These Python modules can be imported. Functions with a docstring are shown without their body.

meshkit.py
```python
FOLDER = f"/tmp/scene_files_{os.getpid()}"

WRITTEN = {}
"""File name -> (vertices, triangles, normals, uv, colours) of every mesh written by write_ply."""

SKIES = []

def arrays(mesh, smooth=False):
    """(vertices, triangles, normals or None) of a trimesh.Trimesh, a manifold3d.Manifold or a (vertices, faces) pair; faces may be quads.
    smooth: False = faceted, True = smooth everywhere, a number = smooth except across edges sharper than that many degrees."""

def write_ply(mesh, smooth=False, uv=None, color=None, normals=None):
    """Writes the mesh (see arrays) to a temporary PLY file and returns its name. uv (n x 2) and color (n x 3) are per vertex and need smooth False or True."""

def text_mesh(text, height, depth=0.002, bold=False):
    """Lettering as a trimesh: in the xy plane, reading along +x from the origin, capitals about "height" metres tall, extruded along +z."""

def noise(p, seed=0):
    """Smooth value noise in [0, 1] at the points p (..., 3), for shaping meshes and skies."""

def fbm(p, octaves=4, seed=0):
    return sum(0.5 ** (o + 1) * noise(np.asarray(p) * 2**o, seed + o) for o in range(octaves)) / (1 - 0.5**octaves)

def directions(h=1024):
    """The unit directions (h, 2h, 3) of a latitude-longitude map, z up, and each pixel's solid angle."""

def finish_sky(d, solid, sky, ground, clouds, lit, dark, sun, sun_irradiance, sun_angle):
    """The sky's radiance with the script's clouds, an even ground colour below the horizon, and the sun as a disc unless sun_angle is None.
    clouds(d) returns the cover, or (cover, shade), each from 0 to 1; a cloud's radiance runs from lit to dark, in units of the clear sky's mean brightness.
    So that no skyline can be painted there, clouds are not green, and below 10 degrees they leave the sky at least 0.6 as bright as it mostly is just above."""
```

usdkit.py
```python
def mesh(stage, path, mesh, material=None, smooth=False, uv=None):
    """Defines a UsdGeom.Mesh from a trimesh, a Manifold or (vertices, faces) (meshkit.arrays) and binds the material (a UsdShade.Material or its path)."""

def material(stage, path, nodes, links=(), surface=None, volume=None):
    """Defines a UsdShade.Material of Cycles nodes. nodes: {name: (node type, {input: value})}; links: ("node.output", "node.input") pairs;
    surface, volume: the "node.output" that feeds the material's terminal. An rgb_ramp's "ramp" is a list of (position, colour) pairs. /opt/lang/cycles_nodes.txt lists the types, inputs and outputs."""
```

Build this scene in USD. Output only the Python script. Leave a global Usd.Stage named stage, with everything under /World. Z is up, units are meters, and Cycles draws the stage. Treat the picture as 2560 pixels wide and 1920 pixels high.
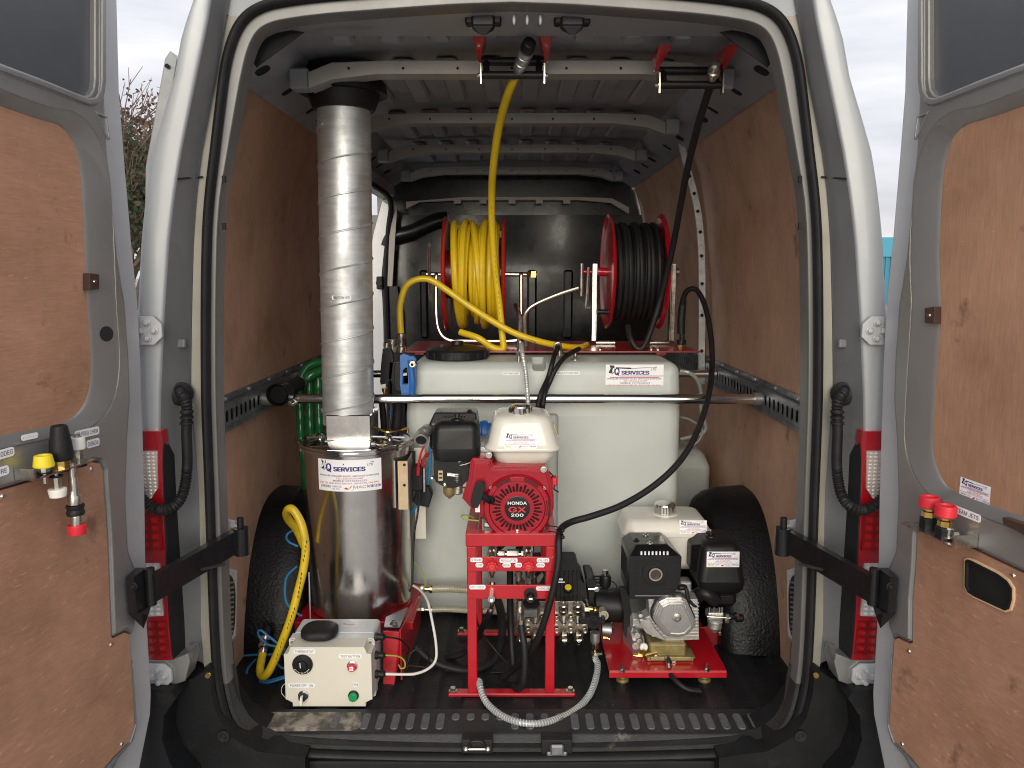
import math, random
import numpy as np, trimesh, meshkit, usdkit
from shapely.geometry import Polygon, Point, box as sbox, LineString
from shapely import affinity
from shapely.ops import unary_union
from pxr import Usd, UsdGeom, UsdLux, UsdShade, Gf

random.seed(7); rng = np.random.default_rng(7)
stage = Usd.Stage.CreateInMemory()
UsdGeom.SetStageUpAxis(stage, 'Z'); UsdGeom.SetStageMetersPerUnit(stage, 1.0)
UsdGeom.Xform.Define(stage, '/World'); UsdGeom.Scope.Define(stage, '/World/Looks')
PI = math.pi
# ---------------------------------------------------------------- camera (load floor of the van is z = 0, y runs into the van)
CAM = np.array([0.0, -2.0, 1.26]); PITCH = math.radians(8.2); F = 1923.0
EXPOSURE = 1.28
cam = UsdGeom.Camera.Define(stage, '/World/camera')
cam.CreateHorizontalApertureAttr(36.0); cam.CreateVerticalApertureAttr(27.0)
cam.CreateFocalLengthAttr(36.0 * F / 2560); cam.CreateClippingRangeAttr(Gf.Vec2f(0.05, 1000)); cam.CreateExposureAttr(EXPOSURE)
cam.AddTranslateOp().Set(Gf.Vec3d(*CAM)); cam.AddRotateXOp().Set(90 - 8.2)
# ---------------------------------------------------------------- sky and low hazy sun behind the photographer
SUN_EL, SUN_AZ = math.radians(14), math.radians(184)     # azimuth: atan2(x, y) of the direction towards the sun
dome = UsdLux.DomeLight.Define(stage, '/World/sky'); dome.GetPrim().SetCustomDataByKey('kind', 'structure')
skym = usdkit.material(stage, '/World/Looks/sky_air', {
    'tc': ('texture_coordinate', {}),
    'mp': ('mapping', {'scale': (1.0, 1.0, 5.0)}),
    'n': ('noise_texture', {'scale': 3.2, 'detail': 6, 'roughness': 0.55}),
    'r': ('rgb_ramp', {'ramp': [(0.28, (8.4, 8.5, 9.3)), (0.5, (11.4, 11.5, 12.1)), (0.72, (14.0, 13.9, 14.0))]}),
    'xyz': ('separate_xyz', {}),
    'g': ('rgb_ramp', {'ramp': [(0.0, (0.56, 0.545, 0.54)), (0.12, (0.60, 0.60, 0.61)), (0.4, (0.72, 0.72, 0.73)), (1.0, (1.0, 1.0, 1.0))]}),
    'm': ('mix', {'mix_type': 'multiply', 'fac': 1.0}),
    'sky': ('sky_texture', {'sky_type': 'single_scattering', 'sun_disc': False, 'sun_elevation': SUN_EL, 'sun_rotation': SUN_AZ}),
    'mx': ('mix', {'fac': 0.95}),
    'bg': ('background_shader', {'strength': 0.050})},
    [('tc.generated', 'mp.vector'), ('mp.vector', 'n.vector'), ('n.fac', 'r.fac'), ('tc.generated', 'xyz.vector'), ('xyz.z', 'g.fac'), ('r.color', 'm.color1'), ('g.color', 'm.color2'), ('sky.color', 'mx.color1'), ('m.color', 'mx.color2'), ('mx.color', 'bg.color')],
    surface='bg.background')
UsdShade.MaterialBindingAPI.Apply(dome.GetPrim()).Bind(skym)
sun = UsdLux.DistantLight.Define(stage, '/World/sun')
sun.CreateIntensityAttr(0.28); sun.CreateAngleAttr(40.0); sun.CreateColorAttr(Gf.Vec3f(1.0, 0.92, 0.77)); sun.CreateNormalizeAttr(True)
sun.AddRotateZOp().Set(-math.degrees(SUN_AZ)); sun.AddRotateXOp().Set(-(90 - math.degrees(SUN_EL)) + 180)
sun.ClearXformOpOrder()
sd = np.array([math.sin(SUN_AZ) * math.cos(SUN_EL), math.cos(SUN_AZ) * math.cos(SUN_EL), math.sin(SUN_EL)])
sxa = np.cross([0, 0, 1.0], sd); sxa /= np.linalg.norm(sxa); sya = np.cross(sd, sxa)
UsdGeom.Xformable(sun).AddTransformOp().Set(Gf.Matrix4d(*sxa, 0, *sya, 0, *sd, 0, 0, 0, 0, 1))

# ---------------------------------------------------------------- helpers: rays of the camera to points of the place
def ray(u, v):
    a, b = (u - 1280) / F, -(v - 960) / F
    return np.array([a, math.cos(PITCH) + b * math.sin(PITCH), -math.sin(PITCH) + b * math.cos(PITCH)])
def at(u, v, y):
    d = ray(u, v); return CAM + d * ((y - CAM[1]) / d[1])
def onz(u, v, z):
    d = ray(u, v); return CAM + d * ((z - CAM[2]) / d[2])
def onx(u, v, x):
    d = ray(u, v); return CAM + d * ((x - CAM[0]) / d[0])
def onplane(u, v, O, N):
    d = ray(u, v); return CAM + d * (np.dot(np.asarray(O) - CAM, N) / np.dot(d, N))
V = lambda *a: np.array(a, float)
unit = lambda v: np.asarray(v, float) / np.linalg.norm(v)
# ---------------------------------------------------------------- helpers: meshes
def TM(v, f): return trimesh.Trimesh(np.asarray(v, float), np.asarray(f), process=False)
def cat(*ms):
    ms = [m for a in ms for m in (a if isinstance(a, (list, tuple)) else [a])]
    return trimesh.util.concatenate(ms)
def mir(m):
    m = m.copy(); m.vertices = m.vertices * [-1, 1, 1]; m.faces = m.faces[:, ::-1]; return m
def hull(pts): return trimesh.convex.convex_hull(np.asarray(pts, float))
def box(x0, x1, y0, y1, z0, z1, b=0.0, n=1):
    x0, x1 = min(x0, x1), max(x0, x1); y0, y1 = min(y0, y1), max(y0, y1); z0, z1 = min(z0, z1), max(z0, z1)
    if b <= 0:
        return trimesh.creation.box(bounds=[[x0, y0, z0], [x1, y1, z1]])
    b = min(b, (x1 - x0) / 2.01, (y1 - y0) / 2.01, (z1 - z0) / 2.01)
    dirs = np.array([d for d in np.ndindex(3, 3, 3)]) - 1
    s = np.array([d for d in dirs if np.any(d)], float)
    if n > 1:
        s = trimesh.creation.icosphere(subdivisions=n - 1 if n > 2 else 1).vertices
    else:
        s = np.array([[1, 0, 0], [0, 1, 0], [0, 0, 1], [-1, 0, 0], [0, -1, 0], [0, 0, -1]], float)
    c = np.array([[x, y, z] for x in (x0 + b, x1 - b) for y in (y0 + b, y1 - b) for z in (z0 + b, z1 - b)])
    return hull((c[:, None] + b * s[None]).reshape(-1, 3))
def basis(d):
    d = unit(d); a = np.cross(d, [0, 0, 1.0] if abs(d[2]) < 0.9 else [1.0, 0, 0]); a = unit(a); return a, np.cross(d, a), d
def lathe(prof, p0, d, n=24, cap=True):
    a, b, d = basis(d); t = np.linspace(0, 2 * PI, n, endpoint=False)
    circ = np.cos(t)[:, None] * a + np.sin(t)[:, None] * b
    v = [np.asarray(p0, float) + h * d + r * circ for r, h in prof]
    return loft(v, cap)
def loft(rings, cap=True, close=True):
    rings = [np.asarray(r, float) for r in rings]; n = len(rings[0]); v = np.vstack(rings); f = []
    for k in range(len(rings) - 1):
        for i in range(n if close else n - 1):
            j = (i + 1) % n
            a, b, c, d = k * n + i, k * n + j, (k + 1) * n + j, (k + 1) * n + i
            f += [[a, b, c], [a, c, d]]
    if cap and close:
        for k, flip in ((0, True), (len(rings) - 1, False)):
            c = len(v); v = np.vstack([v, rings[k].mean(0)])
            for i in range(n):
                j = (i + 1) % n
                f.append([k * n + j, k * n + i, c] if flip else [k * n + i, k * n + j, c])
    m = TM(v, f)
    if cap and close and m.volume < 0: m.faces = m.faces[:, ::-1]
    return m
def cyl(p0, p1, r, n=16, r1=None):
    p0, p1 = np.asarray(p0, float), np.asarray(p1, float)
    return lathe([(r, 0), (r if r1 is None else r1, np.linalg.norm(p1 - p0))], p0, p1 - p0, n)
def ringd(p0, d, ro, ri, h, n=24):
    return lathe([(ri, 0), (ro, 0), (ro, h), (ri, h), (ri, 0)], p0, d, n) if False else loft_ring(p0, d, ro, ri, h, n)
def loft_ring(p0, d, ro, ri, h, n):
    a, b, d = basis(d); t = np.linspace(0, 2 * PI, n, endpoint=False); c = np.cos(t)[:, None] * a + np.sin(t)[:, None] * b
    P = np.asarray(p0, float)
    return loft([P + ri * c, P + ro * c, P + ro * c + h * d, P + ri * c + h * d, P + ri * c], cap=False)
def spline(pts, k=8):
    P = np.asarray(pts, float)
    if len(P) < 3: return np.array([P[0] + (P[1] - P[0]) * t for t in np.linspace(0, 1, k + 1)])
    Q = np.vstack([2 * P[0] - P[1], P, 2 * P[-1] - P[-2]]); out = []
    for i in range(1, len(Q) - 2):
        for s in np.linspace(0, 1, k, endpoint=False):
            a, b, c, d = Q[i - 1], Q[i], Q[i + 1], Q[i + 2]
            out.append(0.5 * (2 * b + (c - a) * s + (2 * a - 5 * b + 4 * c - d) * s * s + (3 * b - a - 3 * c + d) * s ** 3))
    out.append(P[-1]); return np.array(out)
def resample(P, step):
    L = np.r_[0, np.cumsum(np.linalg.norm(np.diff(P, axis=0), axis=1))]
    s = np.linspace(0, L[-1], max(3, int(L[-1] / step) + 1)); return np.stack([np.interp(s, L, P[:, k]) for k in range(3)], 1), s
def tube(pts, r, n=10, k=8, sp=True, rf=None, step=None, closed=False):
    P = spline(pts, k) if sp else np.asarray(pts, float)
    if step: P, S = resample(P, step)
    else: S = np.r_[0, np.cumsum(np.linalg.norm(np.diff(P, axis=0), axis=1))]
    T = np.gradient(P, axis=0); T /= np.maximum(np.linalg.norm(T, axis=1), 1e-9)[:, None]
    if closed: T[0] = T[-1] = unit(P[1] - P[-2])
    a = basis(T[0])[0]; t = np.linspace(0, 2 * PI, n, endpoint=False); rings = []
    for i in range(len(P)):
        a = unit(a - np.dot(a, T[i]) * T[i]); b = np.cross(T[i], a)
        rr = r if rf is None else rf(S[i], S[-1])
        rings.append(P[i] + rr * (np.cos(t)[:, None] * a + np.sin(t)[:, None] * b))
    return loft(rings, cap=not closed)
def bar(p0, p1, w, h, up=(0, 0, 1)):
    p0, p1 = np.asarray(p0, float), np.asarray(p1, float); d = unit(p1 - p0); s = unit(np.cross(d, up)); u = np.cross(s, d)
    q = [s * w / 2 + u * h / 2, -s * w / 2 + u * h / 2, -s * w / 2 - u * h / 2, s * w / 2 - u * h / 2]
    return loft([[p0 + x for x in q], [p1 + x for x in q]])
def ext(poly, h):
    gs = getattr(poly, 'geoms', [poly])
    return cat([trimesh.creation.extrude_polygon(g, h, engine='earcut') for g in gs if g.area > 1e-9])
def place(m, O, A, B, N=None):
    A, B = np.asarray(A, float), np.asarray(B, float); N = np.cross(A, B) if N is None else np.asarray(N, float)
    m = m.copy(); v = m.vertices; m.vertices = np.asarray(O, float) + v[:, :1] * A + v[:, 1:2] * B + v[:, 2:3] * N
    if np.dot(np.cross(A, B), N) < 0: m.faces = m.faces[:, ::-1]
    return m
def rrect(x0, x1, y0, y1, r, n=4):
    p = []
    for cx, cy, a0 in ((x1 - r, y1 - r, 0), (x0 + r, y1 - r, 90), (x0 + r, y0 + r, 180), (x1 - r, y0 + r, 270)):
        for k in range(n + 1):
            a = math.radians(a0 + 90 * k / n); p.append((cx + r * math.cos(a), cy + r * math.sin(a)))
    return np.array(p)
def rr_loft(levels, n=4):
    """levels: (z, x0, x1, y0, y1, r) -> a solid of rounded rectangles"""
    return loft([np.c_[rrect(a, b, c, d, r, n), np.full(4 * (n + 1), z)] for z, a, b, c, d, r in levels])
def pxz(poly, y0, y1):
    """polygon of (x, z) extruded from y0 to y1"""
    return place(ext(poly if hasattr(poly, 'area') else Polygon(poly), y1 - y0), (0, y0, 0), (1, 0, 0), (0, 0, 1), (0, 1, 0))
def pyz(poly, x0, x1):
    return place(ext(poly if hasattr(poly, 'area') else Polygon(poly), x1 - x0), (x0, 0, 0), (0, 1, 0), (0, 0, 1), (1, 0, 0))
def grid(fn, us, vs):
    p = np.array([[fn(u, v) for v in vs] for u in us], float); a, b = len(us), len(vs); f = []
    for i in range(a - 1):
        for j in range(b - 1):
            q = i * b + j; f += [[q, q + b, q + b + 1], [q, q + b + 1, q + 1]]
    return TM(p.reshape(-1, 3), f)
def sphere(c, r, s=2): 
    m = trimesh.creation.icosphere(subdivisions=s, radius=1); m.vertices = m.vertices * np.asarray(r) + np.asarray(c); return m
def hexb(p0, d, r, h): return lathe([(r, 0), (r, h * 0.8), (r * 0.85, h)], p0, d, 6)
def bolt(p, d, r=0.008, h=0.006): return cat(lathe([(r * 1.5, 0), (r * 1.5, h * 0.3)], p, d, 14), hexb(np.asarray(p) + unit(d) * h * 0.3, d, r, h))
# ---------------------------------------------------------------- helpers: things, parts, materials
used = {}
def numbered(path):
    n = used.get(path, 0); used[path] = n + 1
    return path if n == 0 else f'{path}_{n:03d}'
class Node:
    def __init__(s, path, base): s.path, s.base = path, base
    def prim(s): return stage.GetPrimAtPath(s.path)
    def add(s, name, mesh, mat, smooth=35, label=None, kind=None):
        p = numbered(s.path + '/' + name); m = mesh.copy(); m.vertices = m.vertices - s.base
        usdkit.mesh(stage, p, m, MAT[mat], smooth=smooth); n = Node(p, s.base)
        if label: n.prim().SetCustomDataByKey('label', label)
        if kind: n.prim().SetCustomDataByKey('kind', kind)
        return n
def tag(p, label=None, cat_=None, group=None, kind=None):
    for k, v in (('label', label), ('category', cat_), ('group', group), ('kind', kind)):
        if v: p.SetCustomDataByKey(k, v)
def thing(name, label, cat_, base=(0, 0, 0), group=None):
    p = numbered('/World/' + name); x = UsdGeom.Xform.Define(stage, p); x.AddTranslateOp().Set(Gf.Vec3d(*map(float, base)))
    tag(x.GetPrim(), label, cat_, group); return Node(p, np.asarray(base, float))
def sub(parent, name):
    p = numbered(parent.path + '/' + name); UsdGeom.Xform.Define(stage, p); return Node(p, parent.base)
def solo(name, mesh, mat, label=None, cat_=None, kind=None, smooth=35, group=None):
    p = numbered('/World/' + name); usdkit.mesh(stage, p, mesh, MAT[mat], smooth=smooth); tag(stage.GetPrimAtPath(p), label, cat_, group, kind); return Node(p, np.zeros(3))
MAT = {}
def mk(name, col, rough=0.5, metal=0.0, var=0.12, scale=14, stretch=(1, 1, 1), bump=0.0, bscale=120, bev=0.0, coat=0.0, rvar=0.15, spec=0.5, dirt=None, trans=0.0, sss=0.0, aniso=0.0, bstretch=None, dscale=6, dthr=(0.55, 0.75), rot=(0, 0, 0)):
    c = np.array(col, float)
    nd = {'g': ('geometry', {}), 'mp': ('mapping', {'scale': stretch, 'rotation': rot}), 'n': ('noise_texture', {'scale': scale, 'detail': 5, 'roughness': 0.62}),
          'r': ('rgb_ramp', {'ramp': [(0.3, tuple(c * (1 - var))), (0.7, tuple(np.minimum(c * (1 + var), 0.98)))]}),
          'n2': ('noise_texture', {'scale': scale * 0.37 + 3, 'detail': 6, 'roughness': 0.7}),
          'rr': ('rgb_ramp', {'ramp': [(0.3, (max(rough * (1 - rvar), 0.02),) * 3), (0.7, (min(rough * (1 + rvar), 1.0),) * 3)]}),
          'p': ('principled_bsdf', {'metallic': metal, 'coat_weight': coat, 'coat_roughness': 0.08, 'specular_ior_level': spec, 'transmission_weight': trans, 'anisotropic': aniso})}
    ln = [('g.position', 'mp.vector'), ('mp.vector', 'n.vector'), ('n.fac', 'r.fac'), ('g.position', 'n2.vector'), ('n2.fac', 'rr.fac'), ('rr.color', 'p.roughness')]
    src = 'r.color'
    if sss: nd['p'][1].update(subsurface_weight=sss, subsurface_radius=(0.03, 0.025, 0.02), subsurface_scale=1.0)
    if dirt is not None:
        nd['nd'] = ('noise_texture', {'scale': dscale, 'detail': 7, 'roughness': 0.68}); nd['rd'] = ('rgb_ramp', {'ramp': [(dthr[0], (0, 0, 0)), (dthr[1], (1, 1, 1))]}); nd['md'] = ('mix', {'color2': dirt})
        ln += [('g.position', 'nd.vector'), ('nd.fac', 'rd.fac'), ('rd.color', 'md.fac'), (src, 'md.color1')]; src = 'md.color'
    ln.append((src, 'p.base_color'))
    if bump:
        nd['nb'] = ('noise_texture', {'scale': bscale, 'detail': 3}); nd['b'] = ('bump', {'strength': bump, 'distance': 0.004})
        if bstretch: nd['mb'] = ('mapping', {'scale': bstretch}); ln += [('g.position', 'mb.vector'), ('mb.vector', 'nb.vector')]
        else: ln += [('g.position', 'nb.vector')]
        ln += [('nb.fac', 'b.height'), ('b.normal', 'p.normal')]
        if bev: nd['bv'] = ('bevel', {'radius': bev, 'samples': 4}); ln += [('bv.bevel', 'b.normal')]
    elif bev:
        nd['bv'] = ('bevel', {'radius': bev, 'samples': 4}); ln += [('bv.bevel', 'p.normal')]
    MAT[name] = usdkit.material(stage, '/World/Looks/' + name, nd, ln, surface='p.BSDF')
def mkply(name, c1, c2, stretch, light=0.5, scr=0.62):
    """varnished plywood: long grain, cloudy figure, pale scratches and dark stains with shapes of their own"""
    c1, c2 = np.array(c1), np.array(c2)
    nd = {'g': ('geometry', {}), 'mp': ('mapping', {'scale': stretch}), 'n': ('noise_texture', {'scale': 9, 'detail': 5, 'roughness': 0.52, 'distortion': 1.1}),
          'r': ('rgb_ramp', {'ramp': [(0.25, tuple(c1 * 0.65 + c2 * 0.35)), (0.5, tuple((c1 + c2) / 2)), (0.75, tuple(c2 * 0.72 + c1 * 0.28))]}),
          'nf': ('noise_texture', {'scale': 46, 'detail': 3, 'roughness': 0.6}), 'rf': ('rgb_ramp', {'ramp': [(0.3, (0.90,) * 3), (0.7, (1.06,) * 3)]}), 'm1': ('mix', {'mix_type': 'multiply', 'fac': 1.0}),
          'nc': ('noise_texture', {'scale': 4.5, 'detail': 6, 'roughness': 0.66}), 'rc': ('rgb_ramp', {'ramp': [(0.3, (0.76, 0.73, 0.70)), (0.5, (0.97,) * 3), (0.7, (1.12, 1.13, 1.15))]}), 'm2': ('mix', {'mix_type': 'multiply', 'fac': 1.0}),
          'ms': ('mapping', {'scale': (7, 7, 26), 'rotation': (0.5, 0.35, 0.2)}), 'ns': ('noise_texture', {'scale': 4.0, 'detail': 6, 'roughness': 0.75}), 'rs': ('rgb_ramp', {'ramp': [(scr, (0, 0, 0)), (scr + 0.09, (light,) * 3)]}), 'm3': ('mix', {'color2': tuple(np.minimum(c2 * 1.7, 0.8))}),
          'nk': ('noise_texture', {'scale': 8.5, 'detail': 7, 'roughness': 0.62}), 'rk': ('rgb_ramp', {'ramp': [(0.63, (0, 0, 0)), (0.71, (0.75,) * 3)]}), 'm4': ('mix', {'color2': tuple(c1 * 0.42)}),
          'b': ('bump', {'strength': 0.25, 'distance': 0.002}),
          'p': ('principled_bsdf', {'roughness': 0.5, 'specular_ior_level': 0.4})}
    ln = [('g.position', 'mp.vector'), ('mp.vector', 'n.vector'), ('mp.vector', 'nf.vector'), ('n.fac', 'r.fac'), ('nf.fac', 'rf.fac'), ('r.color', 'm1.color1'), ('rf.color', 'm1.color2'), ('g.position', 'nc.vector'), ('nc.fac', 'rc.fac'),
          ('m1.color', 'm2.color1'), ('rc.color', 'm2.color2'), ('g.position', 'ms.vector'), ('ms.vector', 'ns.vector'), ('ns.fac', 'rs.fac'), ('rs.color', 'm3.fac'), ('m2.color', 'm3.color1'),
          ('g.position', 'nk.vector'), ('nk.fac', 'rk.fac'), ('rk.color', 'm4.fac'), ('m3.color', 'm4.color1'), ('m4.color', 'p.base_color'), ('nf.fac', 'b.height'), ('b.normal', 'p.normal')]
    MAT[name] = usdkit.material(stage, '/World/Looks/' + name, nd, ln, surface='p.BSDF')
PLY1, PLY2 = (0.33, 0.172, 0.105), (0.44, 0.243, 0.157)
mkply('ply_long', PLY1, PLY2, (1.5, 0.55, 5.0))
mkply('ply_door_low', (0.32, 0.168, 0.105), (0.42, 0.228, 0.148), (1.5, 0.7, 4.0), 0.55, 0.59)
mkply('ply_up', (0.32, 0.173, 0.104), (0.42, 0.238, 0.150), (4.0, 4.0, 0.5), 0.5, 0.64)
mkply('ply_wall_lightened', (0.47, 0.275, 0.18), (0.60, 0.37, 0.255), (4.0, 4.0, 0.5), 0.45, 0.66)  # same ply as the doors, lightened to make up for dim light inside
mk('ply_edge', (0.62, 0.42, 0.24), 0.7)
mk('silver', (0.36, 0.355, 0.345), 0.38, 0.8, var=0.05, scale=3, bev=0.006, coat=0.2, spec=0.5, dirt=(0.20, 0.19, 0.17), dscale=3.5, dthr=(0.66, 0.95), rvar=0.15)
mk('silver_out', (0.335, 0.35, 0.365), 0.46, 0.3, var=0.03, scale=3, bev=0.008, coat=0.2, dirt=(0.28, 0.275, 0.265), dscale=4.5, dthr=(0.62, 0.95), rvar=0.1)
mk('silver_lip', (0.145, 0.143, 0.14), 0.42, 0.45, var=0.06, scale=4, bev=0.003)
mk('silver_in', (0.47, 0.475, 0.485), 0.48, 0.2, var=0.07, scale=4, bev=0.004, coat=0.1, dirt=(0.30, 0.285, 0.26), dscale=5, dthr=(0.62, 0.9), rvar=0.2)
mk('silver_shaded', (0.19, 0.195, 0.20), 0.40, 0.5, var=0.10, scale=5, bev=0.004, coat=0.2, dirt=(0.12, 0.115, 0.10), dscale=6, dthr=(0.56, 0.85), rvar=0.25)  # same silver paint, darkened for shade and dark reflections on inward faces
mk('silver_warm_lit', (0.235, 0.222, 0.185), 0.5, 0.2, var=0.07, scale=7, bev=0.003, dirt=(0.27, 0.25, 0.2), dscale=8, dthr=(0.58, 0.85))  # same silver paint with warm reflected light put into its colour
mk('ceiling_metal', (0.31, 0.32, 0.34), 0.5, 0.2, var=0.08, scale=4, dirt=(0.16, 0.16, 0.16), dscale=5)  # same silver paint in a cooler tone, for shade under the roof
mk('silver_bow_lit', (0.36, 0.348, 0.32), 0.5, 0.2, var=0.07, scale=5, bev=0.003, dirt=(0.27, 0.25, 0.22), dscale=7, dthr=(0.58, 0.85))  # same silver paint, warm light on rear-facing bows put into the colour
mk('grey_panel', (0.075, 0.08, 0.09), 0.42, 0.2, var=0.06, coat=0.15)
mk('black_rubber', (0.010, 0.010, 0.011), 0.55, spec=0.3, var=0.3, bump=0.15, bscale=300, dirt=(0.035, 0.033, 0.03), dscale=9, dthr=(0.58, 0.85))
mk('black_plastic', (0.009, 0.009, 0.0095), 0.42, spec=0.28, var=0.2, bev=0.003, bump=0.06, bscale=420)
mk('black_matt', (0.010, 0.010, 0.011), 0.6, spec=0.35, var=0.25, bump=0.2, bscale=350, bev=0.003)
mk('black_gloss', (0.007, 0.007, 0.008), 0.27, spec=0.4, var=0.2, coat=0.12, rvar=0.3)
mk('black_liner', (0.007, 0.007, 0.008), 0.40, spec=0.28, var=0.3, bump=0.55, bscale=110, dirt=(0.02, 0.019, 0.018), dscale=12, dthr=(0.6, 0.9), rvar=0.3)
mk('floor_liner', (0.009, 0.009, 0.0095), 0.45, spec=0.35, var=0.4, bump=0.6, bscale=160, dirt=(0.16, 0.15, 0.135), dscale=55, dthr=(0.66, 0.74), rvar=0.3)
mk('sill_plastic', (0.022, 0.0215, 0.021), 0.5, spec=0.35, var=0.3, bump=0.3, bscale=180, dirt=(0.23, 0.195, 0.155), dscale=5, dthr=(0.66, 0.76))
mk('sill_muddy', (0.07, 0.062, 0.053), 0.75, var=0.4, bump=0.6, bscale=90, dirt=(0.30, 0.265, 0.215), dscale=16, dthr=(0.45, 0.6))
mk('tread_pad', (0.10, 0.103, 0.11), 0.7, var=0.25, scale=60, stretch=(1, 14, 1), bump=0.4, bscale=90, bstretch=(1, 10, 1), dirt=(0.05, 0.045, 0.04), dscale=30, dthr=(0.55, 0.7))
mk('bumper_plastic', (0.008, 0.0085, 0.0095), 0.55, spec=0.2, var=0.3, bump=0.25, bscale=260, dirt=(0.04, 0.037, 0.032), dscale=8, dthr=(0.58, 0.85))
mk('galvanised', (0.50, 0.51, 0.52), 0.36, 0.9, var=0.16, scale=26, bump=0.08, bscale=90, rvar=0.3)
mk('galv_dark', (0.30, 0.31, 0.32), 0.42, 0.85, var=0.25, scale=20, rvar=0.3, dirt=(0.12, 0.12, 0.12), dscale=14)
mk('duct_steel', (0.58, 0.59, 0.60), 0.50, 0.8, var=0.14, scale=12, stretch=(1, 1, 6), bump=0.10, bscale=16, bstretch=(1, 1, 9), rvar=0.35, dirt=(0.42, 0.42, 0.415), dscale=9, dthr=(0.5, 0.75))
mk('stainless', (0.62, 0.60, 0.58), 0.19, 1.0, var=0.05, bump=0.05, bscale=7, bstretch=(2.5, 2.5, 0.6), rvar=0.3)
mk('stainless_lid', (0.62, 0.61, 0.60), 0.10, 1.0, var=0.05, bump=0.05, bscale=9, rvar=0.3)
mk('chrome', (0.68, 0.67, 0.64), 0.12, 1.0, var=0.06, rvar=0.3)
mk('zinc', (0.58, 0.56, 0.50), 0.26, 1.0, var=0.12, scale=40, rvar=0.3)
mk('nickel', (0.47, 0.43, 0.37), 0.27, 1.0, var=0.10, scale=60, rvar=0.3, bev=0.0015)
mk('brass', (0.62, 0.42, 0.13), 0.24, 1.0, var=0.12, scale=60, rvar=0.3)
mk('gold_cast', (0.30, 0.24, 0.105), 0.42, 0.55, var=0.2, scale=50, bump=0.2, bscale=300, bev=0.003)
mk('aluminium', (0.50, 0.495, 0.48), 0.40, 0.85, var=0.15, scale=60, bump=0.2, bscale=260, bev=0.002)
mk('alu_cover', (0.56, 0.545, 0.53), 0.30, 0.9, var=0.06, bev=0.003)
mk('red_paint', (0.40, 0.005, 0.013), 0.30, var=0.10, scale=9, coat=0.6, bev=0.0025, bump=0.03, bscale=60, dirt=(0.28, 0.01, 0.012), dscale=12, dthr=(0.6, 0.85))
mk('red_engine', (0.30, 0.002, 0.013), 0.3, spec=0.4, var=0.06, coat=0.25, bev=0.003)
mk('red_dark', (0.24, 0.012, 0.016), 0.34, var=0.12, coat=0.3, bev=0.002)
mk('red_reel', (0.42, 0.006, 0.016), 0.24, var=0.08, coat=0.6)
mk('red_rubber', (0.62, 0.018, 0.032), 0.5, var=0.06, bev=0.0015)
mk('cream', (0.62, 0.595, 0.53), 0.28, var=0.03, coat=0.35, bev=0.004)
mk('tank_poly', (0.465, 0.495, 0.475), 0.42, var=0.05, scale=4, sss=0.25, bump=0.06, bscale=14, dirt=(0.42, 0.41, 0.35), dscale=3, dthr=(0.55, 0.8))
mk('ivory_box', (0.62, 0.585, 0.50), 0.42, var=0.03, scale=6, bev=0.003, bump=0.05, bscale=500, dirt=(0.50, 0.46, 0.38), dscale=11, dthr=(0.62, 0.85))
mk('grey_box', (0.58, 0.595, 0.60), 0.42, var=0.03, bev=0.003, bump=0.05, bscale=500, dirt=(0.45, 0.45, 0.44), dscale=11, dthr=(0.62, 0.85))
mk('white_rubber', (0.78, 0.76, 0.70), 0.5, var=0.05, bev=0.0015)
mk('yellow_rubber', (0.78, 0.60, 0.02), 0.5, var=0.05, bev=0.0015)
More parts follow.
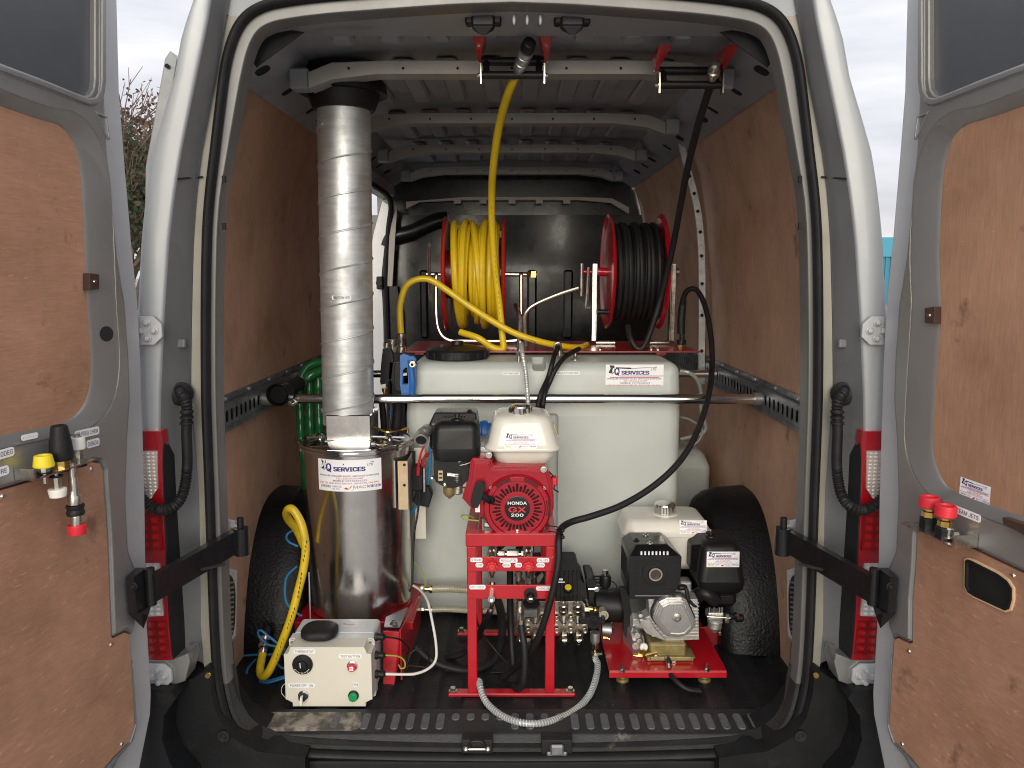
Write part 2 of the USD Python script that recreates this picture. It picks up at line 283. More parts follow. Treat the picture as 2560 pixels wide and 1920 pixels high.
mk('white_label', (0.78, 0.78, 0.80), 0.4, var=0.02)
mk('ink_navy', (0.03, 0.02, 0.16), 0.5, var=0.03); mk('ink_red', (0.50, 0.02, 0.035), 0.5, var=0.03); mk('ink_black', (0.012, 0.012, 0.014), 0.5, var=0.03); mk('ink_grey', (0.06, 0.06, 0.07), 0.5, var=0.03)
mk('ink_yellow', (0.72, 0.66, 0.10), 0.5, var=0.03); mk('ink_white', (0.75, 0.75, 0.75), 0.5, var=0.03)
mk('yellow_hose', (0.66, 0.455, 0.014), 0.36, var=0.10, scale=9, coat=0.15, dirt=(0.40, 0.29, 0.03), dscale=9, dthr=(0.55, 0.8), bump=0.05, bscale=200)
mk('black_hose', (0.009, 0.009, 0.0095), 0.52, spec=0.35, var=0.3, bump=0.25, bscale=500, dirt=(0.022, 0.021, 0.02), dscale=10, dthr=(0.55, 0.8))
mk('green_hose', (0.012, 0.13, 0.04), 0.16, var=0.15, coat=0.3, bump=0.15, bscale=160, bstretch=(0.2, 0.2, 2))
mk('blue_plastic', (0.015, 0.11, 0.36), 0.40, var=0.08, bev=0.002); mk('blue_cable', (0.03, 0.20, 0.42), 0.42, var=0.1)
mk('white_cable', (0.62, 0.60, 0.56), 0.45, var=0.08); mk('lime_wire', (0.30, 0.36, 0.05), 0.5, var=0.1); mk('red_wire', (0.55, 0.015, 0.02), 0.35, var=0.05)
mk('clear_hose', (0.27, 0.285, 0.28), 0.2, var=0.12, coat=0.5, scale=30, spec=0.6); mk('hose_wire', (0.66, 0.68, 0.67), 0.3, 0.3, var=0.1)
mk('hose_tint', (0.33, 0.31, 0.235), 0.25, var=0.15, coat=0.4)
mk('conduit', (0.62, 0.63, 0.63), 0.34, 0.6, var=0.1)
mk('brown_plastic', (0.05, 0.026, 0.02), 0.42, var=0.15, bev=0.002)
mk('beige_board', (0.50, 0.38, 0.24), 0.55, var=0.12, scale=40)
mk('green_button', (0.005, 0.26, 0.085), 0.22, var=0.05, coat=0.4)
mk('pink_trim', (0.45, 0.40, 0.36), 0.5, var=0.06)
mk('white_paint', (0.62, 0.62, 0.63), 0.3, var=0.04, coat=0.4)
mk('dark_void', (0.006, 0.006, 0.007), 0.8, var=0.2)  # flat black: shade inside holes, slots and bores put into the colour
mk('concrete', (0.27, 0.262, 0.25), 0.85, var=0.18, scale=3, bump=0.5, bscale=70, dirt=(0.17, 0.165, 0.155), dscale=0.6)
mk('blue_cladding', (0.03, 0.20, 0.30), 0.45, var=0.06); mk('blue_fascia', (0.05, 0.27, 0.38), 0.4, var=0.05)
mk('bark', (0.15, 0.115, 0.085), 0.85, var=0.3, scale=30); mk('twig', (0.17, 0.115, 0.085), 0.85, var=0.3, scale=8)
def leafmat(name, c):
    MAT[name] = usdkit.material(stage, '/World/Looks/' + name, {'g': ('geometry', {}), 'r': ('rgb_ramp', {'ramp': [(0, tuple(np.array(c) * 0.5)), (1, tuple(np.array(c) * 1.5))]}), 'd': ('principled_bsdf', {'roughness': 0.5}), 't': ('translucent_bsdf', {}), 'm': ('mix_closure', {'fac': 0.3})},
        [('g.random_per_island', 'r.fac'), ('r.color', 'd.base_color'), ('r.color', 't.color'), ('d.BSDF', 'm.closure1'), ('t.BSDF', 'm.closure2')], surface='m.closure')
leafmat('ivy_leaf', (0.085, 0.12, 0.055)); leafmat('dead_leaf', (0.16, 0.085, 0.055))
def glassy(name, col, sc, lo):
    """ribbed lamp glass: small square prisms over a bright reflector"""
    MAT[name] = usdkit.material(stage, '/World/Looks/' + name, {'g': ('geometry', {}), 'w1': ('wave_texture', {'bands_direction': 'z', 'scale': sc}), 'w2': ('wave_texture', {'bands_direction': 'x', 'scale': sc * 0.8}), 'm': ('mix', {'mix_type': 'multiply', 'fac': 1.0}), 'b': ('bump', {'strength': 0.5, 'distance': 0.003}),
        'n': ('noise_texture', {'scale': 24}), 'mm': ('mix', {'fac': 0.45}), 'r': ('rgb_ramp', {'ramp': [(0.1, tuple(np.array(col) * lo)), (0.6, tuple(col))]}), 'p': ('principled_bsdf', {'roughness': 0.14, 'coat_weight': 1.0, 'coat_roughness': 0.03, 'metallic': 0.35})},
        [('g.position', 'w1.vector'), ('g.position', 'w2.vector'), ('g.position', 'n.vector'), ('w1.color', 'm.color1'), ('w2.color', 'm.color2'), ('m.color', 'b.height'), ('m.color', 'mm.color1'), ('n.color', 'mm.color2'), ('mm.color', 'r.fac'), ('r.color', 'p.base_color'), ('b.normal', 'p.normal')], surface='p.BSDF')
glassy('lens_red', (0.42, 0.003, 0.007), 15, 0.25); glassy('lens_clear', (0.80, 0.79, 0.78), 26, 0.55); glassy('lens_pale', (0.78, 0.68, 0.63), 34, 0.6)
mk('lens_rim', (0.26, 0.003, 0.009), 0.2, var=0.1, coat=1.0, bev=0.003)
# ---------------------------------------------------------------- helpers: writing
def flat(text, w, h, bold=True):
    """lettering w wide and h high in the xy plane, its printed face only"""
    m = meshkit.text_mesh(text, h, 0.0002, bold); m = TM(m.vertices, m.faces[m.face_normals[:, 2] > 0.5]); m.remove_unreferenced_vertices()
    b = m.bounds; v = m.vertices.copy(); v[:, 0] = (v[:, 0] - b[0, 0]) / (b[1, 0] - b[0, 0]) * (w if w else (b[1, 0] - b[0, 0])); m.vertices = v; return m
def up(m, x, y, z): m = m.copy(); m.vertices = m.vertices * [1, 1, 0] + [x, y, z]; return m
def fl(poly, z): m = ext(poly if hasattr(poly, 'area') else Polygon(poly), 0.001); m = TM(m.vertices, m.faces[m.face_normals[:, 2] > 0.5]); m.vertices = m.vertices * [1, 1, 0] + [0, 0, z]; return m
_stk = {}
def sticker_parts():
    if _stk: return _stk
    z = 0.004
    nav = [up(flat('Q', 0.085, 0.115), 0.15, 0.305, z), up(flat('SERVICES', 0.475, 0.062), 0.275, 0.31, z), up(flat('SERVICES', 0.475, 0.062), 0.281, 0.3125, z + 0.0004), up(flat('SERVICES', 0.475, 0.062), 0.27, 0.3125, z + 0.0008), up(flat('Q', 0.085, 0.115), 0.157, 0.308, z + 0.0004), up(flat('LTD', 0.09, 0.034), 0.78, 0.385, z), fl(sbox(0.25, 0.282, 0.995, 0.291), z),
           up(flat('PRESSURE WASHER SALES, SERVICES & REPAIRS', 0.93, 0.023), 0.03, 0.226, z), up(flat('MOBILE: 07970636222', 0.51, 0.024), 0.26, 0.152, z), up(flat('kränzle', 0.21, 0.045), 0.775, 0.05, z), up(flat('Nilfisk', 0.15, 0.028, False), 0.25, 0.062, z), up(flat('ALTO', 0.11, 0.028, False), 0.25, 0.025, z)]
    red = [fl(sbox(0.08, 0.256, 0.93, 0.27), z), up(flat('TEL: 01524241487', 0.41, 0.024), 0.31, 0.189, z), up(flat('UNIT 5B, NEW ROAD IND EST, INGLETON, LA6 3NU', 0.93, 0.023), 0.02, 0.113, z),
           fl(Polygon([(0.43, 0.045), (0.45, 0.06), (0.555, 0.095), (0.535, 0.07), (0.54, 0.066), (0.52, 0.055), (0.525, 0.05), (0.50, 0.04), (0.505, 0.034), (0.46, 0.03)]), z), fl(sbox(0.43, 0.014, 0.555, 0.02), z)]
    blk = [fl(Polygon([(0.065, 0.475), (0.15, 0.468), (0.152, 0.43), (0.125, 0.42), (0.105, 0.345), (0.078, 0.33), (0.05, 0.345), (0.085, 0.42)]), z), fl(Polygon([(0.11, 0.42), (0.118, 0.42), (0.115, 0.33), (0.145, 0.36), (0.15, 0.42), (0.158, 0.42), (0.152, 0.35), (0.112, 0.315), (0.1, 0.33)]), z + 0.0005),
           fl(Polygon([(0.17, 0.44), (0.43, 0.43), (0.44, 0.422), (0.83, 0.44), (0.88, 0.447), (0.88, 0.432), (0.83, 0.434), (0.44, 0.412), (0.43, 0.406), (0.19, 0.417)]), z + 0.0007), up(flat('KÄRCHER', 0.17, 0.034), 0.05, 0.056, z)]
    gry = [up(flat('MAC', 0.185, 0.045, False), 0.57, 0.045, z), fl(sbox(0.57, 0.026, 0.755, 0.031), z)]
    yel = [fl(sbox(0.04, 0.018, 0.225, 0.042), z)]
    base = ext(Polygon(rrect(0, 1, 0, 0.485, 0.004, 1)), 0.003)
    base = base.subdivide_to_size(0.09)
    _stk.update(base=base, navy=cat(nav), red=cat(red), black=cat(blk), grey=cat(gry), yellow=cat(yel)); return _stk
def sticker(parent, w, O, A=(1, 0, 0), B=(0, 0, 1), N=(0, -1, 0), fn=None):
    """the printed trade sticker; fn bends it onto a curved thing"""
    S = sticker_parts()
    for k, mt, nm in (('base', 'white_label', 'sticker'), ('navy', 'ink_navy', 'sticker_lettering'), ('red', 'ink_red', 'sticker_lettering'), ('black', 'ink_black', 'sticker_lettering'), ('grey', 'ink_grey', 'sticker_lettering'), ('yellow', 'ink_yellow', 'sticker_lettering')):
        m = S[k].copy(); m.vertices = m.vertices * w * [1, 1, min(1, 0.25 / max(w, 0.01) * 0.5)]
        if fn:
            if k != 'base': m = m.subdivide_to_size(w * 0.12) if k in ('navy', 'red') and False else m
            m.vertices = np.array([fn(*p) for p in m.vertices])
        else: m = place(m, O, A, B, N)
        parent.add(nm, m, mt, smooth=False)
def tape(parent, text, w, h, O, A=(1, 0, 0), B=(0, 0, 1), N=(0, -1, 0), oct_=False, fn=None, tw=0.86):
    """a strip of white label tape with dark capitals"""
    p = Polygon([(h * 0.25, 0), (w - h * 0.25, 0), (w, h * 0.3), (w, h * 0.7), (w - h * 0.25, h), (h * 0.25, h), (0, h * 0.7), (0, h * 0.3)]) if oct_ else Polygon(rrect(0, w, 0, h, h * 0.28, 2))
    b = ext(p, 0.0008); t = up(flat(text, w * tw, h * 0.52, False), w * (1 - tw) / 2, h * 0.25, 0.0014)
    for nm, m, mt in (('label_strip', b, 'white_label'), ('label_lettering', t, 'ink_grey')):
        if fn: m = m.copy(); m.vertices = np.array([fn(*q) for q in m.vertices])
        else: m = place(m, O, A, B, N)
        parent.add(nm, m, mt, smooth=False)
def ftape(parent, text, u0, u1, v0, v1, y, **k):
    """label tape on a face at depth y that looks out of the van, between picture columns and rows"""
    a, b = at(u0, v1, y), at(u1, v0, y); tape(parent, text, b[0] - a[0], b[2] - a[2], (a[0], y, a[2]), **k)
# ================================================================ the ground, the building and the tree beyond
GZ = -0.60
solo('ground', grid(lambda u, v: (u, v, GZ), np.linspace(-160, 160, 9), np.linspace(-60, 260, 9)), 'concrete', kind='structure', smooth=False)
b = thing('industrial_unit', 'blue clad industrial unit with pale blue fascia far beyond the right side of the van', 'building', (19, 44, GZ))
bx0, by0 = 17.5, 44.0
b.add('wall', box(bx0, bx0 + 30, by0 + 0.12, by0 + 18, GZ, 3.0), 'blue_cladding', smooth=False)
for i in range(60): b.add('cladding_rib', box(bx0 + 0.1 + i * 0.3, bx0 + 0.2 + i * 0.3, by0 + 0.05, by0 + 0.118, GZ, 2.2), 'blue_cladding', smooth=False)
b.add('fascia', box(bx0 - 0.1, bx0 + 30.1, by0 - 0.05, by0 + 0.10, 2.22, 3.35), 'blue_fascia', smooth=False)
b.add('roof', box(bx0 - 0.1, bx0 + 30.1, by0 + 0.11, by0 + 18, 3.003, 3.3), 'blue_cladding', smooth=False)

def tree():
    r = random.Random(5); base = V(-6.5, 11.0, GZ); t = thing('bare_tree', 'leafless winter tree with ivy on its lower branches left of the van', 'tree', base)
    limbs, twigs, tips = [], [], []
    def seg(p, q, r0, r1, n, out): out.append(loft([p + r0 * c for c in circ(q - p, n)], cap=False) if False else cyl(p, q, r0, n, r1))
    def grow(p, d, L, rad, depth):
        q = p + d * L; (limbs if depth < 2 else twigs).append(cyl(p, q, rad, 7 if depth < 2 else 4, rad * 0.72))
        if depth >= 2: tips.append((q, depth))
        if depth >= 6: return
        for k in range(3 if depth < 5 else 2):
            nd = unit(d + V(r.gauss(0, 0.42), r.gauss(0, 0.42), r.gauss(0.16, 0.3))); grow(p + d * L * r.uniform(0.55, 1.0), nd, L * r.uniform(0.62, 0.86), rad * 0.62, depth + 1)
    trunk = tube([base, base + V(0.05, 0, 0.8), base + V(0.0, 0.05, 1.5)], 0.14, 9, rf=lambda s, l: 0.16 - 0.05 * s / l)
    t.add('trunk', trunk, 'bark')
    for k in range(12):
        a = k * 2.4; grow(base + V(0, 0, 0.4 + 0.1 * k), unit(V(math.cos(a) * 0.55, math.sin(a) * 0.55, 0.9)), 1.35, 0.07, 1)
    t.add('limbs', cat(limbs), 'bark', kind='stuff'); t.add('crown', cat(twigs), 'twig', kind='stuff', smooth=False)
    def leaves(n, f):
        Q = []
        while len(Q) < n:
            c, dp = r.choice(tips)
            if not f(c, r): continue
            c = c + np.array([r.gauss(0, 0.12) for _ in range(3)]); a = unit([r.gauss(0, 1) for _ in range(3)]); b_ = unit(np.cross(a, [r.gauss(0, 1) for _ in range(3)])); s = r.uniform(0.025, 0.055)
            Q.append([c + a * s, c + b_ * s * 0.6, c - a * s, c - b_ * s * 0.6])
        v = np.array(Q).reshape(-1, 3); k = np.arange(n)[:, None] * 4; return TM(v, np.vstack([k + [0, 1, 2], k + [0, 2, 3]]))
    t.add('ivy_leaves', leaves(24000, lambda c, r: c[2] < 3.3 and r.random() < (3.6 - c[2]) / 2.2), 'ivy_leaf', smooth=False, kind='stuff')
    t.add('dead_leaves', leaves(7000, lambda c, r: 2.0 < c[2] < 4.3), 'dead_leaf', smooth=False, kind='stuff')
tree()

# ================================================================ the van
van = thing('van', 'silver panel van seen from behind with both rear doors open, pressure washing gear inside', 'van', (0, 0, GZ))
YS = -0.07
half = [(1280, -38), (1120, -32), (908, -17), (800, -8), (716, 3), (660, 16), (617, 42), (587, 88), (565, 165), (549, 285), (537, 386), (525, 490), (518, 600), (515, 800), (516, 986), (520, 1110), (525, 1240), (531, 1420), (537, 1580), (545, 1690), (560, 1768), (580, 1815), (610, 1848), (650, 1868), (720, 1879), (900, 1887), (1100, 1891), (1280, 1892)]
Pl = np.array([at(u, v, YS)[[0, 2]] for u, v in half]); Pl[0, 0] = Pl[-1, 0] = 0
loop = np.vstack([Pl, (Pl[1:-1] * [-1, 1])[::-1]])
loop3 = np.c_[loop, np.zeros(len(loop))]; loop = spline(np.vstack([loop3, loop3[:1]]), 4)[:-1, :2]
T_ = np.roll(loop, -1, 0) - np.roll(loop, 1, 0); Nn = np.c_[T_[:, 1], -T_[:, 0]]; Nn /= np.linalg.norm(Nn, axis=1)[:, None]
if np.sum(Nn * (loop - loop.mean(0))) < 0: Nn = -Nn          # outward
for _ in range(3): Nn = (np.roll(Nn, 1, 0) + 2 * Nn + np.roll(Nn, -1, 0)) / 4
def rg(off, y): q = loop + Nn * off; return np.c_[q[:, 0], np.full(len(q), y), q[:, 1]]
def sweep(prof, closed=False):
    m = loft([rg(o, y) for o, y in prof] + ([rg(*prof[0])] if closed else []), cap=False); return m
topw = np.clip((loop[:, 1] - 1.45) / 0.3, 0, 1)
def rgl(off, offtop, y): q = loop + Nn * (off * (1 - topw) + offtop * topw)[:, None]; return np.c_[q[:, 0], np.full(len(q), y), q[:, 1]]
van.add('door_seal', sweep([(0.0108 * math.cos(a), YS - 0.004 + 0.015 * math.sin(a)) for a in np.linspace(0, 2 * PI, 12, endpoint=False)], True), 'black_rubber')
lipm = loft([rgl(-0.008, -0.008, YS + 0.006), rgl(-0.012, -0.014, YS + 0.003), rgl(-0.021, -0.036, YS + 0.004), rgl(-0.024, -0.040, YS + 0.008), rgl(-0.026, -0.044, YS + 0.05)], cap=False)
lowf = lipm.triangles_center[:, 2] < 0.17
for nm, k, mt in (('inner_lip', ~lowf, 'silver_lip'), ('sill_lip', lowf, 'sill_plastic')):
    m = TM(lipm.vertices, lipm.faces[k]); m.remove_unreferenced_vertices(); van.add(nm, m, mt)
# inside faces from the lip to the walls and roof
def WX(z): return float(np.interp(z, [-0.2, 0.95, 1.2, 1.5, 1.70, 1.80, 1.86], [0.892, 0.892, 0.88, 0.845, 0.805, 0.765, 0.70]))
lip = rgl(-0.026, -0.044, YS + 0.05); back = []
for p in lip:
    z = p[2]; x = p[0]
    if z > 1.62:
        w = min(abs(x) / 0.62, 1.0); zz = 1.885 - 0.0 * w if abs(x) < 0.5 else np.interp(abs(x), [0.5, 0.62, 0.70], [1.885, 1.875, 1.70]); xx = np.sign(x) * min(abs(x) * 1.16, 0.76)
        back.append((xx, 0.16, zz if abs(x) < 0.5 else np.interp(abs(xx), [0.58, 0.66, 0.74, 0.775], [1.885, 1.87, 1.82, 1.74])))
    else: back.append((np.sign(x) * WX(z) if abs(x) > 0.3 and z > 0.02 else x, 0.16 if z > 0.02 else -0.02, max(z, -0.012)))
back = np.array(back); keep = lip[:, 2] > 0.0
def run(cond):
    ix = [i for i in range(len(lip)) if cond(i)]; g = [k for k in range(1, len(ix)) if ix[k] - ix[k - 1] > 1]
    return ix[g[0]:] + ix[:g[0]] if g else ix
ret, ret2 = [grid(lambda i, t: lip[int(i)] * (1 - t) + back[int(i)] * t, run(lambda i: lip[i, 2] > 0.03 and s_ * lip[i, 0] > -0.004), np.linspace(0, 1, 4)) for s_ in (1, -1)]
van.add('rear_inner_frame', ret, 'ceiling_metal'); van.add('rear_inner_frame', ret2, 'ceiling_metal')
# flange, jamb and outer corner of each side
A_ = [(-90, 594), (15, 567), (58, 558), (116, 549), (193, 538), (290, 520), (386, 502), (490, 491), (600, 485), (800, 480), (986, 478), (1110, 488), (1240, 498), (1420, 501), (1568, 502), (1690, 512)]
B_ = [(-90, 545), (12, 527), (58, 520), (116, 508), (193, 492), (290, 472), (386, 453), (490, 437), (600, 424), (800, 411), (986, 403), (1078, 402), (1240, 409), (1420, 415), (1568, 420), (1660, 424)]
C_ = [(-90, 500), (0, 484), (38, 470), (100, 452), (193, 436), (290, 407), (386, 380), (490, 365), (600, 354), (800, 344), (986, 338), (1078, 336), (1240, 336), (1420, 338), (1568, 340), (1660, 344)]
vs = np.r_[np.linspace(-90, 1080, 26), np.linspace(1120, 1660, 10)]
col = lambda T, v, y: at(np.interp(v, [t[0] for t in T], [t[1] for t in T]), v, y)
lft = np.array([[k for k in range(len(loop))][i] for i in range(len(loop)) if loop[i, 0] < -0.1]);
def seal_edge(v, off=0.013):
    z = at(515, v, YS)[2]; L = [(loop[i] + Nn[i] * off) for i in range(len(loop)) if loop[i, 0] < -0.3]; L = np.array(L); o = np.argsort(L[:, 1])
    return V(np.interp(z, L[o, 1], L[o, 0]), YS, z)
YB, YC = -0.145, -0.155
vsf = np.linspace(40, 1690, 40)
sideparts = {'flange': (grid(lambda v, t: seal_edge(v, 0.010) * (1 - t) + col(A_, v, YS - 0.002 - 0.004 * (v < 2000)) * t, vsf, [0, 1]), 'silver_warm_lit'),
             'door_jamb': (grid(lambda v, t: (lambda a, b_: a * (1 - t) + b_ * t + V(0.012 * math.sin(PI * t), 0.018 * math.sin(PI * t), 0))(col(A_, v, YS - 0.004), col(B_, v, YB)), vs, np.linspace(0, 1, 6)), 'silver_shaded'),
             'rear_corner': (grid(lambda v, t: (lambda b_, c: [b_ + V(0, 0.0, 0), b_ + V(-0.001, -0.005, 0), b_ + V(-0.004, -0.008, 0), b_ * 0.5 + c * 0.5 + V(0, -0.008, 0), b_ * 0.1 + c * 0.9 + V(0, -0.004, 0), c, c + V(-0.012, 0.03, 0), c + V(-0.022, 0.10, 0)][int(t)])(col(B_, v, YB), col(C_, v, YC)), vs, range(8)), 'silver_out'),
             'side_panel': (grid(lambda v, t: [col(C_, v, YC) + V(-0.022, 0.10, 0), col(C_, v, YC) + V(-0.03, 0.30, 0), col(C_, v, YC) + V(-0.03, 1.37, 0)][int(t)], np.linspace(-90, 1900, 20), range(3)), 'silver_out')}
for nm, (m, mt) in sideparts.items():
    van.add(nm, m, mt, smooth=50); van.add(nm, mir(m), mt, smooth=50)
for s in (1, -1):     # weld seam across the jamb and small pressed marks
    for v in (443,):
        m = cat(bar(col(A_, v, YS - 0.01), col(B_, v + 4, YB - 0.001), 0.006, 0.004), bar(seal_edge(v, 0.02) + V(0, -0.006, 0), col(A_, v, YS - 0.01), 0.006, 0.004)); van.add('weld_seam', m if s > 0 else mir(m), 'dark_void')
    for (v, u, w) in ((520, 445, 0.02), (585, 440, 0.03), (730, 440, 0.02), (860, 446, 0.03)):
        p = at(u, v, -0.115); m = box(p[0] - w / 2, p[0] + w / 2, p[1] + 0.004, p[1] + 0.012, p[2] - 0.012, p[2] + 0.012, 0.004); van.add('pressed_mark', m if s > 0 else mir(m), 'silver_shaded')
    for v in (448, 566):
        p = at(560, v, YS + 0.0); m = box(p[0] - 0.004, p[0] + 0.004, p[1] - 0.004, p[1] + 0.004, p[2] - 0.008, p[2] + 0.008); van.add('lip_slot', m if s > 0 else mir(m), 'dark_void')
# rear header above the seal and roof
hd = [i for i in range(len(loop)) if loop[i, 1] > 1.84]
hd = sorted(hd, key=lambda i: loop[i, 0])
van.add('rear_header', grid(lambda i, t: (lambda p, n: [V(p[0] + n[0] * 0.011, YS + 0.002, p[1] + n[1] * 0.011), V(p[0] + n[0] * 0.05, YS - 0.01, p[1] + n[1] * 0.05), V(np.clip(p[0] * 1.03 + n[0] * 0.02, -0.655, 0.655), YS - 0.03, max(p[1] + 0.10, 1.80)), V(np.clip(p[0] * 1.0, -0.64, 0.64), YS + 0.02, 2.06)][int(t)])(loop[int(i)], Nn[int(i)]), hd, range(4)), 'silver_out', smooth=50)
ct_ = col(C_, -90, YC) + V(-0.022, 0.10, 0); roof = [(ct_[0], ct_[2]), (ct_[0] + 0.02, ct_[2] + 0.04), (ct_[0] + 0.07, ct_[2] + 0.07), (-0.5, ct_[2] + 0.10), (0, ct_[2] + 0.12)]; roof += [(-a, b_) for a, b_ in roof[-2::-1]]
van.add('roof', grid(lambda i, y: (roof[int(i)][0], y, roof[int(i)][1]), range(9), [-0.05, 1.5, 3.3]), 'silver_out')
# plywood lining
def wallprof(z0, z1, th=0.009, s=1):
    zs = np.linspace(z0, z1, 14); a = [(s * WX(z), z) for z in zs]; b_ = [(s * (WX(z) + th), z) for z in zs[::-1]]; return Polygon(a + b_).buffer(0)
van.add('plywood_wall', pxz(wallprof(0.0, 1.80, s=-1), 0.02, 1.88), 'ply_wall_lightened', label='plywood lining on the left wall, ending at the side door opening')
van.add('plywood_wall', pxz(wallprof(0.0, 1.80), 0.02, 2.96), 'ply_wall_lightened', label='plywood lining along the whole right wall')
# roof lining: panel with swages, cant rails, bows
van.add('ceiling', grid(lambda x, y: (x, y, 1.90 + 0.02 * (1 - (x / 0.65) ** 2)), np.linspace(-0.66, 0.66, 12), [0.10, 1, 2, 3.0]), 'ceiling_metal')
yb = [0.37, 1.12, 1.86, 2.66]
for k in range(4):
    y0 = ([0.17] + yb)[k] + 0.10; y1 = yb[k] - 0.09
    if k == 0: y0 = 0.2
    for i in range(8):
        x = -0.47 + i * 0.134; m = rr_loft([(1.914 - 0.02 * (x / 0.65) ** 2, x - 0.032, x + 0.032, y0, y1, 0.02), (1.902 - 0.02 * (x / 0.65) ** 2, x - 0.024, x + 0.024, y0 + 0.01, y1 - 0.01, 0.015)])
        van.add('roof_swage', m, 'ceiling_metal')
for y in yb:
    pr = [(-0.60, 1.80), (-0.60, 1.845), (-0.53, 1.872), (-0.36, 1.878), (0.36, 1.878), (0.53, 1.872), (0.60, 1.845), (0.60, 1.80), (0.53, 1.825), (0.40, 1.84), (-0.40, 1.84), (-0.53, 1.825)]
    rbm = van.add('roof_bow', cat(pxz(pr, y, y + 0.07)), 'silver_bow_lit')
    for i in range(7):
        x = -0.48 + i * 0.16; rbm.add('hole', cyl((x, y - 0.001, 1.856), (x, y + 0.003, 1.856), 0.004, 10), 'dark_void')
    for s in (-1, 1): rbm.add('gusset', box(s * 0.60, s * 0.66, y + 0.003, y + 0.067, 1.80, 1.86, 0.006), 'ceiling_metal')
for s in (-1, 1):
    cr = [(s * 0.762, 1.79), (s * 0.745, 1.80), (s * 0.66, 1.85), (s * 0.62, 1.905), (s * 0.64, 1.93), (s * 0.80, 1.85)]
    c = van.add('cant_rail', pxz(cr, 0.12, 2.97), 'ceiling_metal')
    for y, w in ((0.27, 0.05), (0.52, 0.03), (0.80, 0.025), (0.95, 0.06), (1.35, 0.05), (1.6, 0.025), (1.98, 0.05), (2.2, 0.03), (2.45, 0.05)):
        O = V(s * 0.7025, y, 1.8248); d1 = unit(V(-s * 0.085, 0, 0.05)); nn = unit(np.cross(V(0, 1, 0), d1)); nn = nn if nn[2] < 0 else -nn
        pl = Polygon(rrect(-w / 2, w / 2, -0.022, 0.022, min(w * 0.4, 0.018), 3)); c.add('rail_hole', place(ext(pl, 0.002), O - nn * 0.0005, V(0, 1, 0), d1, nn), 'dark_void', smooth=False)  # thin black plate drawn for the shade in each hole
# corner openings in the rear frame
for s in (-1, 1):
    P0 = [at(1280 + s * dx, v, 0.02) for dx, v in ((640, 95), (600, 78), (560, 74), (520, 80), (545, 98), (590, 118), (622, 150), (640, 168), (652, 150))]
    c = np.mean(P0, 0); van.add('corner_opening', hull([p + V(0, d, 0) for p in P0 for d in (0, 0.004)]), 'dark_void', smooth=False)
# the bulkhead
YBH = 2.92
bh = van.add('bulkhead', cat(grid(lambda x, z: (x, YBH - 0.05 * math.exp(-((z - 1.02) / 0.4) ** 2) * (1 - (abs(x) / 0.9) ** 4) - 0.03 * (meshkit.noise(V(x * 3, 0, z * 3)) - 0.5), z), np.linspace(-0.9, 0.9, 40), np.linspace(0, 1.62, 40)), box(-0.86, 0.86, YBH + 0.10, YBH + 0.13, 1.55, 1.92)), 'black_gloss')
bul = [at(u, v, YBH - 0.06) for u, v in ((968, 618), (978, 596), (1000, 588), (1030, 580), (1060, 566), (1092, 552), (1120, 548))]
bh.add('moulded_ridge', tube([q + V(0, 0.025, 0) for q in bul], 0.05, 14), 'black_gloss')
bh.add('moulded_ridge', tube([at(u, v, YBH - 0.05) for u, v in ((968, 625), (962, 700), (966, 800), (968, 950))], 0.022, 10), 'black_gloss')
for u, w in ((1060, 0.025), (1330, 0.03), (1420, 0.03)): p = at(u, 740, YBH - 0.06); bh.add('pressed_rib', box(p[0] - w, p[0] + w, YBH - 0.075, YBH - 0.02, 0.85, 1.28, 0.012), 'black_gloss')
p = at(1350, 640, YBH - 0.06); pass
hb = van.add('header_beam', pxz([(-0.66, 1.66), (-0.58, 1.70), (-0.30, 1.712), (0.42, 1.712), (0.62, 1.695), (0.73, 1.63), (0.73, 1.665), (0.62, 1.722), (0.42, 1.728), (-0.30, 1.728), (-0.66, 1.70)], YBH - 0.02, YBH + 0.02), 'pink_trim')
for x in (-0.34, -0.18, 0.0, 0.17, 0.34): hb.add('beam_tab', box(x - 0.022, x + 0.022, YBH - 0.026, YBH - 0.022, 1.688, 1.716), 'pink_trim', smooth=False)
van.add('pillar_trim', pxz([(0.775, 1.80), (0.80, 1.80), (0.86, 1.45), (0.845, 1.44)], YBH - 0.03, YBH), 'pink_trim')
# side door opening on the left: front pillar with its seal, sliding door pushed back outside
van.add('side_pillar', cat(pxz([(-0.93, 0.0), (-0.80, 0.0), (-0.80, 1.2), (-0.775, 1.5), (-0.735, 1.66), (-0.80, 1.7), (-0.86, 1.5), (-0.93, 1.1)], YBH - 0.06, YBH + 0.02)), 'white_paint')
van.add('side_door_seal', tube([V(-0.785, YBH - 0.09, 0.0), V(-0.785, YBH - 0.09, 0.9), V(-0.785, YBH - 0.09, 1.25), V(-0.762, YBH - 0.09, 1.52), V(-0.735, YBH - 0.14, 1.66), V(-0.735, YBH - 0.30, 1.715), V(-0.742, 2.2, 1.725), V(-0.742, 1.90, 1.725)], 0.017, 8), 'black_rubber')
van.add('pillar_trim', pxz([(-0.775, 1.18), (-0.745, 1.18), (-0.705, 1.66), (-0.73, 1.68), (-0.755, 1.5)], YBH - 0.10, YBH - 0.07), 'pink_trim')
van.add('black_pillar_trim', pxz([(-0.77, 0.0), (-0.68, 0.0), (-0.69, 1.0), (-0.72, 1.18), (-0.77, 1.18)], YBH - 0.075, YBH - 0.055), 'black_gloss')
van.add('opening_header', pxz([(-0.80, 1.71), (-0.735, 1.735), (-0.735, 1.80), (-0.86, 1.80)], 1.88, YBH), 'silver_in')
